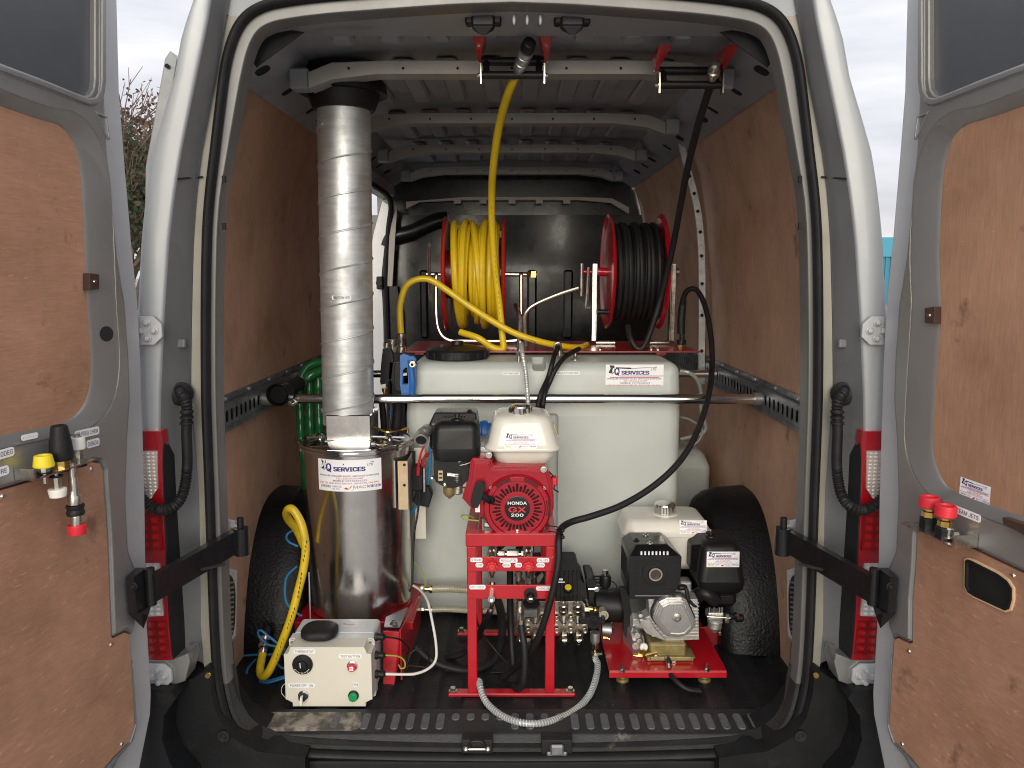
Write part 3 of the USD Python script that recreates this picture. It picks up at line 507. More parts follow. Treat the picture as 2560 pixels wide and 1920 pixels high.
p = at(936, 700, 2.86); van.add('door_latch', cat(box(-0.84, -0.80, 2.80, 2.85, 1.16, 1.24, 0.006), cyl((-0.82, 2.80, 1.2), (-0.82, 2.78, 1.2), 0.02, 10)), 'black_plastic')
sdp = [(-1.02, 0.0), (-1.03, 0.9), (-1.02, 1.30), (-1.012, 1.44), (-1.003, 1.55), (-0.932, 1.83), (-0.917, 1.85), (-0.90, 1.83), (-0.968, 1.55), (-0.985, 1.30), (-0.99, 0.9), (-0.98, 0.0)]
van.add('sliding_door', pxz(sdp, 0.17, 1.42), 'silver_shaded')  # darkened copy of the silver, since this door stands in shade
for p0 in ((-0.925, 0.165, 1.81),): van.add('door_screw', cyl(p0, V(*p0) + V(0, -0.004, 0), 0.006, 10), 'dark_void')
# floor, sill and its pads
fx = np.linspace(-0.90, 0.90, 181)
fz = lambda x: 0.0 if abs(x) > 0.84 else 0.011 * (0.5 + 0.5 * math.tanh(6 * math.sin(2 * PI * x / 0.145))) - 0.011
fl_ = van.add('load_floor', grid(lambda x, y: (x, y, fz(x)), fx, [0.085, 0.5, 1.2, 3.0]), 'floor_liner', smooth=60)
sl = van.add('sill', grid(lambda x, t: [(x, 0.09, -0.004), (x, 0.085, 0.002), (x, -0.028, 0.002), (x, -0.036, -0.004), (x * 1.0, -0.058, -0.040), (x, -0.064, -0.044)][int(t)], np.linspace(-0.82, 0.82, 60), range(6)), 'sill_plastic', smooth=40)
sl.add('muddy_corner', loft([np.c_[q, np.full(len(q), z)] for q, z in ((np.array([(-0.80, 0.07), (-0.83, 0.0), (-0.72, -0.026), (-0.45, -0.024), (-0.41, 0.0), (-0.44, 0.07)]), 0.0022), (np.array([(-0.79, 0.06), (-0.80, 0.0), (-0.71, -0.018), (-0.47, -0.018), (-0.44, 0.0), (-0.46, 0.06)]), 0.0075))]), 'sill_muddy')
sl.add('muddy_corner', loft([np.c_[q, np.full(len(q), z)] for q, z in ((np.array([(0.80, 0.06), (0.82, 0.0), (0.77, -0.02), (0.73, 0.0), (0.74, 0.05)]), 0.0022), (np.array([(0.79, 0.05), (0.80, 0.0), (0.77, -0.01), (0.745, 0.01), (0.75, 0.04)]), 0.007))]), 'sill_muddy')
rp = random.Random(3)
for i in range(38):
    x = -0.795 + i * 0.0423; lg = (0.0, 1.0)
    y0, y1 = -0.018, 0.058
    if abs(x + 0.10) < 0.075 or abs(x - 0.125) < 0.05: y0 = 0.026
    pm = rr_loft([(0.0024, x - 0.0115, x + 0.0115, y0, y1, 0.011), (0.0062 + (0.0025 if x < -0.43 else 0), x - 0.0105, x + 0.0105, y0 + 0.001, y1 - 0.001, 0.0102)], 3)
    sl.add('tread_pad', pm, 'sill_muddy' if x < -0.43 and rp.random() < 0.75 else 'tread_pad')
for x, k in ((-0.095, 0), (0.122, 1)):
    c = van.add('floor_latch', box(x - 0.042, x + 0.042, -0.070, -0.030, -0.046, 0.004, 0.002), 'black_matt')
    if k == 0: c.add('latch_roller', cat(cyl((x - 0.03, -0.076, -0.018), (x + 0.03, -0.076, -0.018), 0.004, 10), sphere((x - 0.03, -0.076, -0.018), 0.009), sphere((x + 0.03, -0.076, -0.018), 0.009)), 'zinc'); c.add('latch_plate', box(x - 0.038, x + 0.038, -0.078, -0.071, -0.046, -0.036, 0.001), 'galvanised'); c.add('latch_loop', tube([(x - 0.02, -0.074, -0.016), (x - 0.015, -0.074, 0.002), (x + 0.015, -0.074, 0.002), (x + 0.02, -0.074, -0.016)], 0.004, 8), 'black_plastic')
    else: c.add('latch_striker', cat(box(x - 0.018, x + 0.018, -0.084, -0.071, -0.034, -0.004, 0.004), box(x - 0.028, x + 0.028, -0.080, -0.071, -0.040, -0.026, 0.003)), 'galv_dark')
for s in (-1, 1):
    van.add('lower_trim', hull([(s * 0.74, -0.03, 0.0), (s * 0.78, -0.03, 0.0), (s * 0.755, -0.03, 0.20), (s * 0.775, -0.03, 0.20), (s * 0.888, 0.20, 0.0), (s * 0.889, 0.20, 0.20), (s * 0.83, 0.20, 0.0)]), 'black_matt')
    # ventilation grille on the inside of the corner
    q = [at(1280 + s * dx, v, y) for dx, v, y in ((735, 1412, -0.02), (690, 1425, 0.10), (673, 1585, 0.10), (738, 1640, -0.02))]; q[2] = q[1] + (q[3] - q[0]) * 0.76
    g0 = q[0]; du, dv = q[1] - q[0], q[3] - q[0]; nn = unit(np.cross(du, dv)); nn = nn if nn @ (CAM - g0) > 0 else -nn
    g = van.add('vent_panel', hull([p + nn * d for p in q for d in (0.0, 0.004)]), 'silver_in', smooth=False)
    gp = lambda a, b_: g0 + du * a + dv * b_ + nn * 0.0045
    ov = [gp(0.5 + 0.36 * math.cos(a) * (1 if abs(math.cos(a)) < .8 else 1), 0.44 + 0.36 * math.copysign(abs(math.sin(a)) ** 0.6, math.sin(a))) for a in np.linspace(0, 2 * PI, 24, endpoint=False)]
    g.add('vent_grille', hull([p + nn * d for p in ov for d in (0, 0.003)]), 'black_matt', smooth=False)
    for i in range(11):
        t = 0.16 + 0.056 * i; g.add('vent_slat', bar(gp(0.30, t + 0.02) + nn * 0.005, gp(0.68, t - 0.008) + nn * 0.005, 0.005, 0.004, nn), 'galv_dark')
# wheel arches under black lining
for s in (-1, 1):
    pr = np.array([(0.40, 0.0), (0.43, 0.12), (0.50, 0.28), (0.60, 0.395), (0.70, 0.445), (0.82, 0.455), (0.95, 0.43), (1.06, 0.34), (1.14, 0.20), (1.17, 0.0)])
    pr = np.c_[pr[:, 0], pr[:, 1], np.zeros(len(pr))]; pr = spline(pr, 3)[:, :2]
    cen = V(0.78, 0.0)
    rings = []
    for x, k in ((0.895, 1.0), (0.80, 0.985), (0.745, 0.955), (0.718, 0.91), (0.708, 0.85)):
        q = cen + (pr - cen) * k; rings.append(np.c_[np.full(len(q), s * x), q[:, 0], np.maximum(q[:, 1] - 0.0, -0.004)])
    m = loft(rings); van.add('wheel_arch', m, 'black_liner', smooth=50)
# slotted load rails along both walls
for s, y1 in ((-1, 1.88), (1, 2.4)):
    x = s * 0.872; poly = sbox(0.05, 0.796, y1, 0.862)
    sl_ = [Polygon(rrect(y, y + 0.022, 0.808, 0.846, 0.010, 3)) for y in np.arange(0.09, min(y1, 1.9) - 0.04, 0.042)]
    poly = poly.difference(unary_union(sl_))
    m = cat(place(ext(poly, 0.002), (x, 0, 0), (0, 1, 0), (0, 0, 1), (-s, 0, 0)), box(x, s * 0.891, 0.05, y1, 0.8625, 0.8645), box(x, s * 0.891, 0.05, y1, 0.7925, 0.7945), box(x - s * 0.0, x - s * 0.002, 0.05, y1, 0.7795, 0.792), box(s * 0.886, s * 0.8905, 0.05, y1, 0.866, 0.886))
    r_ = van.add('load_rail', m, 'galv_dark', smooth=False)
    r_.add('rail_back', box(s * 0.8865, s * 0.8905, 0.05, y1, 0.80, 0.858), 'dark_void')
    for y in np.arange(0.12, y1, 0.22): r_.add('rail_screw', bolt((s * 0.886, y, 0.876), (-s, 0, 0), 0.006, 0.005), 'galvanised')
# perforated pillar strap on the right wall
sp = [onx(u, v, 0.0) if False else at(u, v, 1.45) for u, v in ((1703, 338), (1716, 400), (1735, 470), (1750, 545), (1757, 640), (1758, 760), (1757, 900), (1757, 960))]
sp = spline(sp, 5); wv = V(0.022, 0, 0)
van.add('pillar_strap', loft([[p - wv + V(0, -0.012, 0), p + wv * 0.3 + V(0, -0.012, 0), p + wv * 0.3 + V(0, 0.004, 0), p - wv + V(0, 0.004, 0)] for p in sp]), 'galvanised')
for i in range(8, len(sp) - 1, 3): van.add('strap_hole', cyl(sp[i] + V(-0.008, -0.0125, 0), sp[i] + V(-0.008, -0.011, 0), 0.008, 12), 'dark_void')
# top latch strikers
for u in (1208, 1430):
    p = at(u, 52, YS + 0.09)
    t = van.add('top_latch', cat(box(p[0] - 0.045, p[0] + 0.045, p[1] - 0.01, p[1] + 0.02, p[2] - 0.010, p[2] + 0.012, 0.004), box(p[0] - 0.028, p[0] + 0.028, p[1] - 0.02, p[1] + 0.02, p[2] - 0.018, p[2] + 0.022, 0.004), hull([(p[0] - 0.025, p[1] - 0.018, p[2] - 0.018), (p[0] + 0.025, p[1] - 0.018, p[2] - 0.018), (p[0] - 0.008, p[1] - 0.012, p[2] - 0.036), (p[0] + 0.008, p[1] - 0.012, p[2] - 0.036), (p[0] - 0.025, p[1] + 0.015, p[2] - 0.018), (p[0] + 0.025, p[1] + 0.015, p[2] - 0.018)])), 'black_plastic')
for k in range(3): p = at(1285 + k * 33, 50, YS + 0.06); van.add('header_dimple', sphere(p, (0.004, 0.006, 0.012), 2), 'silver_in')
# bumper
for s in (-1, 1):
    pr = [at(u, v, -0.13)[[0, 2]] for u, v in ((330, 1722), (380, 1712), (440, 1716), (480, 1700), (505, 1684), (520, 1686), (524, 1740), (540, 1800), (575, 1850), (640, 1885), (760, 1900), (760, 2250), (300, 2250), (310, 1800))]
    m = cat(pxz([(q[0], q[1]) for q in pr], -0.12, 0.05))
    van.add('bumper_corner', m if s < 0 else mir(m), 'bumper_plastic')
    pr2 = [at(u, v, -0.20)[[0, 2]] for u, v in ((312, 1728), (372, 1722), (425, 1728), (440, 1745), (410, 1790), (405, 1850), (425, 1910), (470, 1960), (520, 2250), (280, 2250))]
    m = pxz([(q[0], q[1]) for q in pr2], -0.20, -0.122); van.add('bumper_corner', m if s < 0 else mir(m), 'bumper_plastic')
    p = at(521, 1687, -0.135); m = cyl(p, p + V(0, -0.006, 0), 0.007, 12); van.add('bumper_screw', m if s < 0 else mir(m), 'brass')
    p = at(559, 1840, -0.125); m = lathe([(0.016, 0), (0.016, 0.004), (0.009, 0.004), (0.007, 0.001)], p, (0, -1, 0), 16); van.add('bumper_screw', m if s < 0 else mir(m), 'black_matt')
van.add('sill_skirt', box(-0.66, 0.66, -0.072, -0.045, -0.50, -0.058, 0.004), 'black_matt')
van.add('step_bumper', cat(box(-0.60, 0.60, -0.20, -0.085, -0.50, -0.135, 0.02, 2)), 'bumper_plastic')
# tail lamps
for s in (-1, 1):
    f = (lambda m: m) if s < 0 else mir
    def lp(pts, y0, y1): return f(pxz([at(u, v, y0)[[0, 2]] for u, v in pts], y0, y1))
    lam = van.add('tail_lamp', lp(((345, 1078), (402, 1078), (405, 1100), (408, 1250), (414, 1400), (422, 1560), (430, 1650), (345, 1650)), -0.172, -0.14), 'lens_rim')
    sd_ = f(cat(hull([at(u, v, y) for u, v, y in ((404, 1100, -0.171), (404, 1100, -0.10), (436, 1120, -0.10), (447, 1150, -0.10), (408, 1250, -0.171), (447, 1250, -0.10), (452, 1400, -0.10), (414, 1400, -0.171), (430, 1650, -0.171), (468, 1640, -0.10), (468, 1600, -0.10))])))
    lam.add('lamp_housing', sd_, 'black_matt')
    for nm, mt, q in (('clear_lens', 'lens_pale', ((345, 1128), (392, 1128), (393, 1222), (383, 1238), (370, 1258), (345, 1266))), ('red_lens', 'lens_red', ((345, 1276), (400, 1262), (404, 1300), (406, 1378), (345, 1380))), ('clear_lens', 'lens_clear', ((345, 1410), (398, 1410), (402, 1480), (408, 1540), (345, 1542))), ('red_lens', 'lens_red', ((345, 1556), (414, 1556), (419, 1600), (424, 1638), (345, 1640)))):
        lam.add(nm, lp(q, -0.178, -0.1725), mt, smooth=False)
    # hinges
    for (u0, v0, k) in ((374, 826, 1.0), (402, 1686, 0.95)):
        p = at(u0, v0, -0.166); d = 0.034 * k
        oc = Polygon([(-1.3 * d, -d), (0.35 * d, -d), (0.95 * d, -0.45 * d), (0.95 * d, 0.45 * d), (0.35 * d, d), (-1.3 * d, d)])
        h = van.add('door_hinge', f(place(ext(oc, 0.008), p, (1, 0, 0), (0, 0, 1), (0, -1, 0))), 'silver_in')
        for dx, dz in ((-0.05, 0.55), (0.45, 0.0), (-0.05, -0.55)): h.add('hinge_bolt', f(bolt(p + V(dx * d, -0.008, dz * d), (0, -1, 0), 0.0065, 0.007)), 'silver_in')
        h.add('hinge_arm', f(cat(bar(p + V(-2.2 * d, -0.02, 0), p + V(-0.3 * d, -0.012, 0), 0.012, 0.012), cyl(p + V(-1.45 * d, -0.014, -0.03), p + V(-1.45 * d, -0.014, 0.03), 0.009, 10))), 'silver_in')
    m = pxz([at(u, v, -0.175)[[0, 2]] for u, v in ((425, 1655), (464, 1640), (470, 1660), (458, 1708), (430, 1718), (370, 1716), (370, 1655))], -0.164, -0.10); van.add('lower_corner', f(m), 'silver')
    # wiring sleeve with its rubber boot
    c0 = at(450, 985, -0.105)
    bt = van.add('wiring_sleeve', f(tube([at(u, v, y) for u, v, y in ((447, 972, -0.105), (452, 982, -0.125), (461, 995, -0.135), (467, 1015, -0.135), (467, 1045, -0.13), (466, 1085, -0.13), (468, 1130, -0.13), (468, 1165, -0.13), (464, 1205, -0.14), (455, 1240, -0.155), (437, 1264, -0.178), (413, 1275, -0.194), (388, 1272, -0.194), (366, 1258, -0.194), (348, 1238, -0.192), (335, 1215, -0.19))], 0.013, 12, step=0.0022, rf=lambda s, l: 0.0125 + (0.0016 * math.sin(s * 2 * PI / 0.0075) if (0.02 < s < 0.085 or s > l * 0.50) else 0.0))), 'black_rubber')
    bt.add('rubber_boot', f(lathe([(0.03, 0), (0.03, 0.006), (0.016, 0.012)], c0 + V(0.0, 0.004, 0), (0.55, -0.8, 0), 18)), 'black_rubber')
    for v in (1032, 1046, 1060): bt.add('clip', f(lathe([(0.0165, 0), (0.0165, 0.005)], at(467, v, -0.132), (0, 0, 1), 14)), 'black_matt')
    # door check arm
    a0, a1 = at(590, 1352, -0.03), None
    ck = dict(s=s, f=f); CK = CK + [ck] if 'CK' in globals() else [ck]

# ================================================================ rear doors
AL = math.radians(10); HP = at(346, 800, -0.17); DD = V(-math.sin(AL), -math.cos(AL), 0); DN = V(math.cos(AL), -math.sin(AL), 0)   # plane through the hinge; DN looks at the camera's axis
def dp(u, v, off=0.0):
    p = onplane(u, v, HP + DN * off, DN) - HP; return V(p @ DD, p[2] + HP[2])
def dw(s, z, off=0.0): return HP * [1, 1, 0] + DD * s + DN * off + V(0, 0, z)
DF = 0.045     # raised inner frame over the outer flange
DE = 0.74      # far edge of a door
def dpoly(px, off): return [tuple(dp(u, v, off)) for u, v in px]
def dext(poly, o0, o1): return place(ext(poly, o1 - o0), HP * [1, 1, 0] + DN * o0, DD, (0, 0, 1), DN)
fl_px = [(283, -120), (291, 0), (297, 231), (309, 386), (328, 610), (343, 754), (351, 909), (357, 1101), (361, 1240), (363, 1404), (367, 1568), (377, 1732), (375, 1785), (361, 1855), (348, 1920), (335, 1990)]
q = dpoly(fl_px, 0.016); flange = Polygon(q + [(DE, -0.25), (DE, 2.0), (q[0][0], 2.0)]).buffer(0)
in_px = [(250, -120), (262, 0), (262, 193), (272, 386), (297, 640), (316, 760), (326, 900), (329, 1000), (322, 1100), (318, 1240), (324, 1375), (331, 1395), (342, 1420), (342, 1560), (332, 1590), (341, 1690), (347, 1814), (336, 1855), (300, 1896), (282, 1935)]
q = dpoly(in_px, DF); inner = Polygon(q + [(DE - 0.03, -0.22), (DE - 0.03, 2.0), (q[0][0], 2.0)]).buffer(0)
def extend(px, off, k0, k1, end):
    """closes an opening whose outline starts and ends at the picture's edge: both ends run level to the door's far side"""
    q = [tuple(dp(u, v, off)) for u, v in px]; return Polygon(q + [(end, q[-1][1] + k1), (end, q[0][1] + k0)]).buffer(0)
up_px = [(0, 255), (60, 277), (120, 297), (166, 310), (190, 330), (206, 360), (216, 400), (223, 450), (227, 520), (232, 640), (237, 760), (246, 880), (246, 940), (240, 985), (228, 1015), (208, 1040), (181, 1058), (100, 1075), (0, 1094)]
lo_px = [(0, 1225), (77, 1202), (160, 1177), (235, 1152), (254, 1155), (263, 1175), (266, 1240), (269, 1265), (275, 1363), (283, 1588), (287, 1593), (316, 1578), (330, 1584), (336, 1691), (342, 1814), (328, 1855), (287, 1896), (255, 1935)]
up_r = up_px[:10] + [(230, 690), (227, 754), (234, 870), (242, 986), (247, 1082), (248, 1121), (241, 1159), (228, 1194), (209, 1221), (168, 1241), (86, 1271), (0, 1301)]
lo_r = [(0, 1433), (86, 1392), (152, 1360), (230, 1328), (264, 1323), (272, 1334), (276, 1420), (283, 1502), (284, 1604), (290, 1607), (320, 1592), (330, 1598), (336, 1691), (342, 1814), (328, 1855), (287, 1896), (255, 1935)]
UP = {-1: extend(up_px, DF, 0.02, 0.0, DE - 0.10), 1: extend(up_r, DF, 0.02, 0.0, DE - 0.10)}; LO = {}
for k_, L_ in ((-1, lo_px), (1, lo_r)): q = dpoly(L_, DF); LO[k_] = Polygon(q + [(DE - 0.10, q[-1][1]), (DE - 0.10, q[0][1])]).buffer(0)
wq = dpoly([(246, -130), (247, 0), (247, 100), (247, 195), (244, 220), (234, 237), (220, 240), (200, 233), (120, 200), (0, 154)], DF)
window = Polygon(wq + [(DE - 0.10, wq[-1][1] - 0.03), (DE - 0.10, wq[0][1])]).buffer(0)
emb = Polygon(dpoly([(236, 278), (266, 291), (273, 348), (268, 350), (262, 338)], DF)).buffer(0)
def slope(poly, hinge):
    r = np.array(poly.exterior.coords)[:-1]; L = np.r_[0, np.cumsum(np.linalg.norm(np.diff(np.vstack([r, r[:1]]), axis=0), axis=1))]
    t = np.linspace(0, L[-1], 220, endpoint=False); P = np.stack([np.interp(t, L, np.r_[r[:, k], r[0, k]]) for k in (0, 1)], 1)
    for _ in range(2): P = (np.roll(P, 1, 0) + 2 * P + np.roll(P, -1, 0)) / 4
    T = np.roll(P, -3, 0) - np.roll(P, 3, 0); N = np.c_[T[:, 1], -T[:, 0]]; N /= np.linalg.norm(N, axis=1)[:, None]
    if Polygon(P + N * 0.004).area < poly.area: N = -N
    for _ in range(4): N = (np.roll(N, 1, 0) + N + np.roll(N, -1, 0)) / 3
    w = 0.022 + (hinge - 0.022) * np.clip(-N[:, 0], 0, 1) ** 1.5
    for _ in range(6): w = (np.roll(w, 1) + w + np.roll(w, -1)) / 3
    O = P + N * w[:, None]; M = P + N * (w * 0.12)[:, None]; M2 = P + N * (w * 0.9)[:, None]
    R = lambda Q, o: [dw(q[0], q[1], o) for q in Q]
    return Polygon(O).buffer(0), loft([R(P, 0.0262), R(M, 0.030), R(M2, DF - 0.001), R(O, DF)], cap=False)
HW = 0.82 * (dp(232, 600, DF)[0] - dp(296, 600, DF)[0])
def frame_solid(upper, lower):
    so, sm = slope(upper, HW); fr = inner.difference(so).difference(lower).difference(window.buffer(0.012)); ms = [sm, dext(inner.difference(so.buffer(0.001)).difference(lower).difference(window.buffer(0.012)), 0.0165, DF - 0.008)]
    prev = DF - 0.008
    for k, o in ((0.0025, DF - 0.003), (0.007, DF)): ms.append(dext(fr.intersection(inner.buffer(-k)).difference(lower.buffer(k)).difference(window.buffer(0.012 + k)), prev, o)); prev = o
    return cat(ms)
door = {}; Z3 = V(0, 0, 1)
for s in (-1, 1):
    f = (lambda m: m) if s < 0 else mir; upper, lower = UP[s], LO[s]
    D = van.add('rear_door', f(dext(flange, 0.0, 0.016)), 'silver_in', label='left rear door swung open' if s < 0 else 'right rear door swung open'); door[s] = D
    D.add('door_frame', f(frame_solid(upper, lower)), 'silver', smooth=40)
    D.add('door_outer_skin', f(dext(flange.buffer(-0.02), -0.05, -0.002)), 'silver')
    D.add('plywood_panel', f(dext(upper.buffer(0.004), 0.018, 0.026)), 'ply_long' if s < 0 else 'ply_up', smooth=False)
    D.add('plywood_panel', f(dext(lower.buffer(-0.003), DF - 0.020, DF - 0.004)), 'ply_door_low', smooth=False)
    D.add('window_blank', f(dext(window.buffer(0.015), 0.017, 0.024)), 'grey_panel', smooth=False)
    D.add('window_rim', f(cat(dext(window.buffer(0.012).difference(window), 0.0165, DF - 0.008), dext(window.buffer(0.017).difference(window.buffer(0.005)), DF + 0.0003, DF + 0.004))), 'silver', smooth=False)
    D.add('embossed_mark', f(dext(emb.difference(emb.buffer(-0.004)), DF + 0.0002, DF + 0.002)), 'silver', smooth=False)
    ha, hb_ = dp(234, 837, 0.03), dp(297, 837, DF); hA = unit(DD * (hb_[0] - ha[0]) + DN * (DF - 0.001 - 0.030)); hc_ = (dw(ha[0], ha[1], 0.030) + dw(hb_[0], ha[1], DF - 0.001)) / 2
    hn = unit(np.cross(hA, Z3)); hn = hn if hn @ DN > 0 else -hn; D.add('access_hole', f(place(ext(Point(0, 0).buffer(0.0165, 12), 0.0008), hc_ + hn * 0.0012, hA, Z3, hn)), 'dark_void', smooth=False)
    dv_ = 0 if s < 0 else 84; bpp = dpoly([(227, 683 + dv_), (250, 686 + dv_), (250, 723 + dv_), (227, 725 + dv_)], DF); bb = Polygon(bpp); D.add('retainer_block', f(dext(bb, 0.0265, 0.043)), 'brown_plastic', smooth=False)
    bc = np.mean(bpp, 0); D.add('retainer_screw', f(lathe([(0.004, 0), (0.003, 0.003)], dw(bc[0], bc[1], 0.043), DN, 10)), 'zinc')
    for u, v in ((228, 1173), (277, 1612), (304, 1860), (6, 1241)) if s < 0 else ((27, 1439), (287, 1628), (304, 1860)):
        q = dp(u, v, DF - 0.004); D.add('panel_screw', f(lathe([(0.005, 0), (0.003, 0.003)], dw(q[0], q[1], DF - 0.004), DN, 12)), 'zinc')
    # hinge straps and the bracket of the check arm
    k0 = dp(338, 1470, DF + 0.0); P1 = dw(k0[0], k0[1], DF + 0.012)
    if s < 0: P1L = P1
    br = D.add('check_bracket', f(cat(hull([P1 + a for a in (V(-0.012, 0.012, 0.045), V(0.012, 0.012, 0.045), V(-0.012, 0.012, -0.045), V(0.012, 0.012, -0.045), V(-0.012, -0.035, 0.042), V(0.006, -0.035, 0.042), V(-0.012, -0.035, -0.045), V(0.006, -0.035, -0.045))]), cyl(P1 + V(0.022, 0.006, -0.042), P1 + V(0.022, 0.006, 0.046), 0.0115, 14))), 'black_gloss')
    br.add('bracket_foot', f(hull([P1 + a for a in (V(-0.012, 0.012, -0.046), V(0.018, 0.012, -0.046), V(-0.012, -0.035, -0.046), V(0.014, -0.03, -0.046), V(0.02, -0.01, -0.060), V(0.0, 0.0, -0.095), V(0.008, -0.012, -0.092))])), 'black_gloss'); br.add('bracket_bolt', f(bolt(P1 + V(0.004, -0.036, 0.02), (0, -1, 0), 0.007, 0.006)), 'black_plastic')
    a0 = at(592, 1350, -0.02); a1 = P1 + V(0.028, 0, 0.0)
    ca = van.add('check_arm', f(cat(bar(a1, a0, 0.020, 0.062), cyl(a0 + V(0.012, 0, -0.04), a0 + V(0.012, 0, 0.034), 0.020, 14))), 'black_gloss')
    ca.add('arm_pin', f(cyl(a0 + V(0.012, 0, 0.034), a0 + V(0.012, 0, 0.062), 0.009, 12)), 'black_plastic')
    mid = (a0 + a1) / 2; ca.add('arm_slot', f(bar(mid + V(0.012, -0.012, -0.014), mid + V(0.06, 0.02, -0.012), 0.006, 0.006)), 'dark_void')
    ca.add('arm_tab', f(hull([a0 + V(-0.02, 0, 0.034), a0 + V(0.012, 0, 0.036), a0 + V(-0.03, 0, 0.06), a0 + V(0.0, 0.01, 0.05), a0 + V(-0.03, 0.004, 0.034)])), 'galv_dark')
# right door only: grab recess, brown block, sticker, small tape
f = mir; D = door[1]
rp_ = lambda u, v, off=DF: dp(2560 - u, v, off)
hq = [tuple(rp_(u, v, DF - 0.004)) for u, v in ((2417, 1400), (2424, 1396), (2436, 1400), (2500, 1432), (2524, 1450), (2537, 1470), (2537, 1500), (2530, 1524), (2518, 1528), (2440, 1492), (2424, 1482), (2416, 1465))]
rec = Polygon(hq)
D.add('grab_recess', f(dext(rec.buffer(0.0018).difference(rec.buffer(-0.002)), DF - 0.0038, DF + 0.0006)), 'ply_edge', smooth=False)
D.add('grab_handle', f(cat(dext(rec.buffer(-0.0015).difference(rec.buffer(-0.006)), DF - 0.0038, DF + 0.0018), dext(rec.buffer(-0.005), DF - 0.0038, DF - 0.0022))), 'black_plastic', smooth=False)
bl = Polygon([tuple(rp_(u, v)) for u, v in ((2523, 1292), (2600, 1318), (2600, 1350), (2555, 1322), (2526, 1309))]); D.add('retainer_block', f(dext(bl, DF + 0.0003, DF + 0.015)), 'brown_plastic', smooth=False)
o = rp_(2398, 1237, 0.0262); e = rp_(2473, 1265, 0.0262); wst = abs(o[0] - e[0])
class MirrorAdd:
    """adds to a node the mirror image of what is built on the left-hand door's plane"""
    def __init__(s, n): s.n = n
    def add(s, nm, m, mt, **k): return s.n.add(nm, mir(m), mt, **k)
def rfix(m_fn): return m_fn
S_O = dw(o[0], o[1], 0.0262) * [-1, 1, 1]; RA, RN = DD * [-1, 1, 1], DN * [-1, 1, 1]
sticker(D, wst, S_O, RA, V(0, 0, 1), RN)
o = rp_(2383, 1265); tape(D, 'STEAM JETS', 0.075, 0.016, dw(o[0], o[1] - 0.012, DF + 0.0008) * [-1, 1, 1], RA, V(0, 0, 1), RN)
# left door only: label tapes (read towards the hinge)
D = door[-1]
def ltape(text, u0, v0, u1, v1, h=0.017, **k):
    a = dp(u0, v0, DF); b_ = dp(u1, v1, DF); w = np.linalg.norm(b_ - a); A2 = (b_ - a) / w
    A3 = unit(DD * A2[0] + V(0, 0, A2[1])); B3 = unit(np.cross(DN, A3)); tape(D, text, w, h, dw(a[0], a[1], DF + 0.0008), A3, B3, DN, **k)
ltape('FD 0DEG CHEM', 186, 1099, 247, 1085); ltape('CHEMICAL', 216, 1122, 248, 1113); ltape('E 40DEG', -22, 1155, 35, 1138); ltape('PRESSURE', -62, 1212, 22, 1184); ltape('- - - - -', 52, 1103, 94, 1094, h=0.011, oct_=True)
# ================================================================ the load
X_, Y_, Z_ = V(1, 0, 0), V(0, 1, 0), V(0, 0, 1)
def pts(L): return [at(u, v, y) for u, v, y in L]
# ---- water tank with lid
tk = thing('water_tank', 'big white plastic water tank behind the red engine stand', 'water tank', (0.11, 0.95, 0))
import manifold3d as m3
TX0, TX1, TY0, TY1, TZ = -0.382, 0.607, 0.70, 1.22, 0.945
def mfd(m): return m3.Manifold(m3.Mesh(np.asarray(m.vertices, np.float32), np.asarray(m.faces, np.uint32)))
def tmf(m): k = m.to_mesh(); return TM(k.vert_properties[:, :3], k.tri_verts)
body = hull(np.vstack([box(TX0, TX1, TY0, TY1, 0.003, 0.80, 0.045, 3).vertices, box(TX0 + 0.012, TX1 - 0.004, TY0 + 0.012, TY1 - 0.01, 0.5, TZ, 0.045, 3).vertices]))
body = mfd(body) - mfd(box(0.112, 0.166, TY0 - 0.05, TY0 + 0.022, 0.26, 0.765, 0.016, 3)) - mfd(box(0.072, 0.122, TY0 - 0.03, TY0 + 0.20, TZ - 0.03, TZ + 0.03, 0.012, 3))
tk.add('tank_body', tmf(body), 'tank_poly', smooth=40)
lc = V((1143 - 1280) / F * 2.86, 0.86, TZ)
lid = tk.add('tank_lid', lathe([(0.108, 0), (0.115, 0.004), (0.115, 0.030), (0.110, 0.037), (0.060, 0.050), (0.024, 0.052), (0.022, 0.066), (0.0, 0.066)], lc, Z_, 40), 'black_plastic')
for k in range(16): a = k * PI / 8; lid.add('lid_rib', box(-0.008, 0.008, -0.0025, 0.0025, 0.006, 0.029, 0.001).apply_transform(trimesh.transformations.translation_matrix(lc) @ trimesh.transformations.rotation_matrix(a, Z_) @ trimesh.transformations.translation_matrix([0, -0.1155, 0])), 'black_matt')
sticker(tk, 0.206, V(at(1514, 981, 0.70)[0], 0.7095, at(1514, 981, 0.709)[2]))
ftape(tk, 'RETURN DUMP', 1256, 1300, 929, 938, 0.7105); ftape(tk, 'REGULATOR RETURN', 1388, 1450, 928, 937, 0.7105)
sm = thing('chemical_tank', 'small white plastic tank by the right wall, behind the black wheel arch', 'chemical tank', (0.74, 1.37, 0))
sm.add('tank_body', hull(np.vstack([box(0.615, 0.862, 1.24, 1.50, 0.003, 0.45, 0.03, 3).vertices, box(0.625, 0.855, 1.245, 1.495, 0.3, 0.50, 0.06, 3).vertices])), 'tank_poly')
sm.add('tank_cap', lathe([(0.04, -0.004), (0.04, 0.025), (0.036, 0.03), (0, 0.031)], (0.70, 1.38, 0.50), Z_, 24), 'black_plastic')
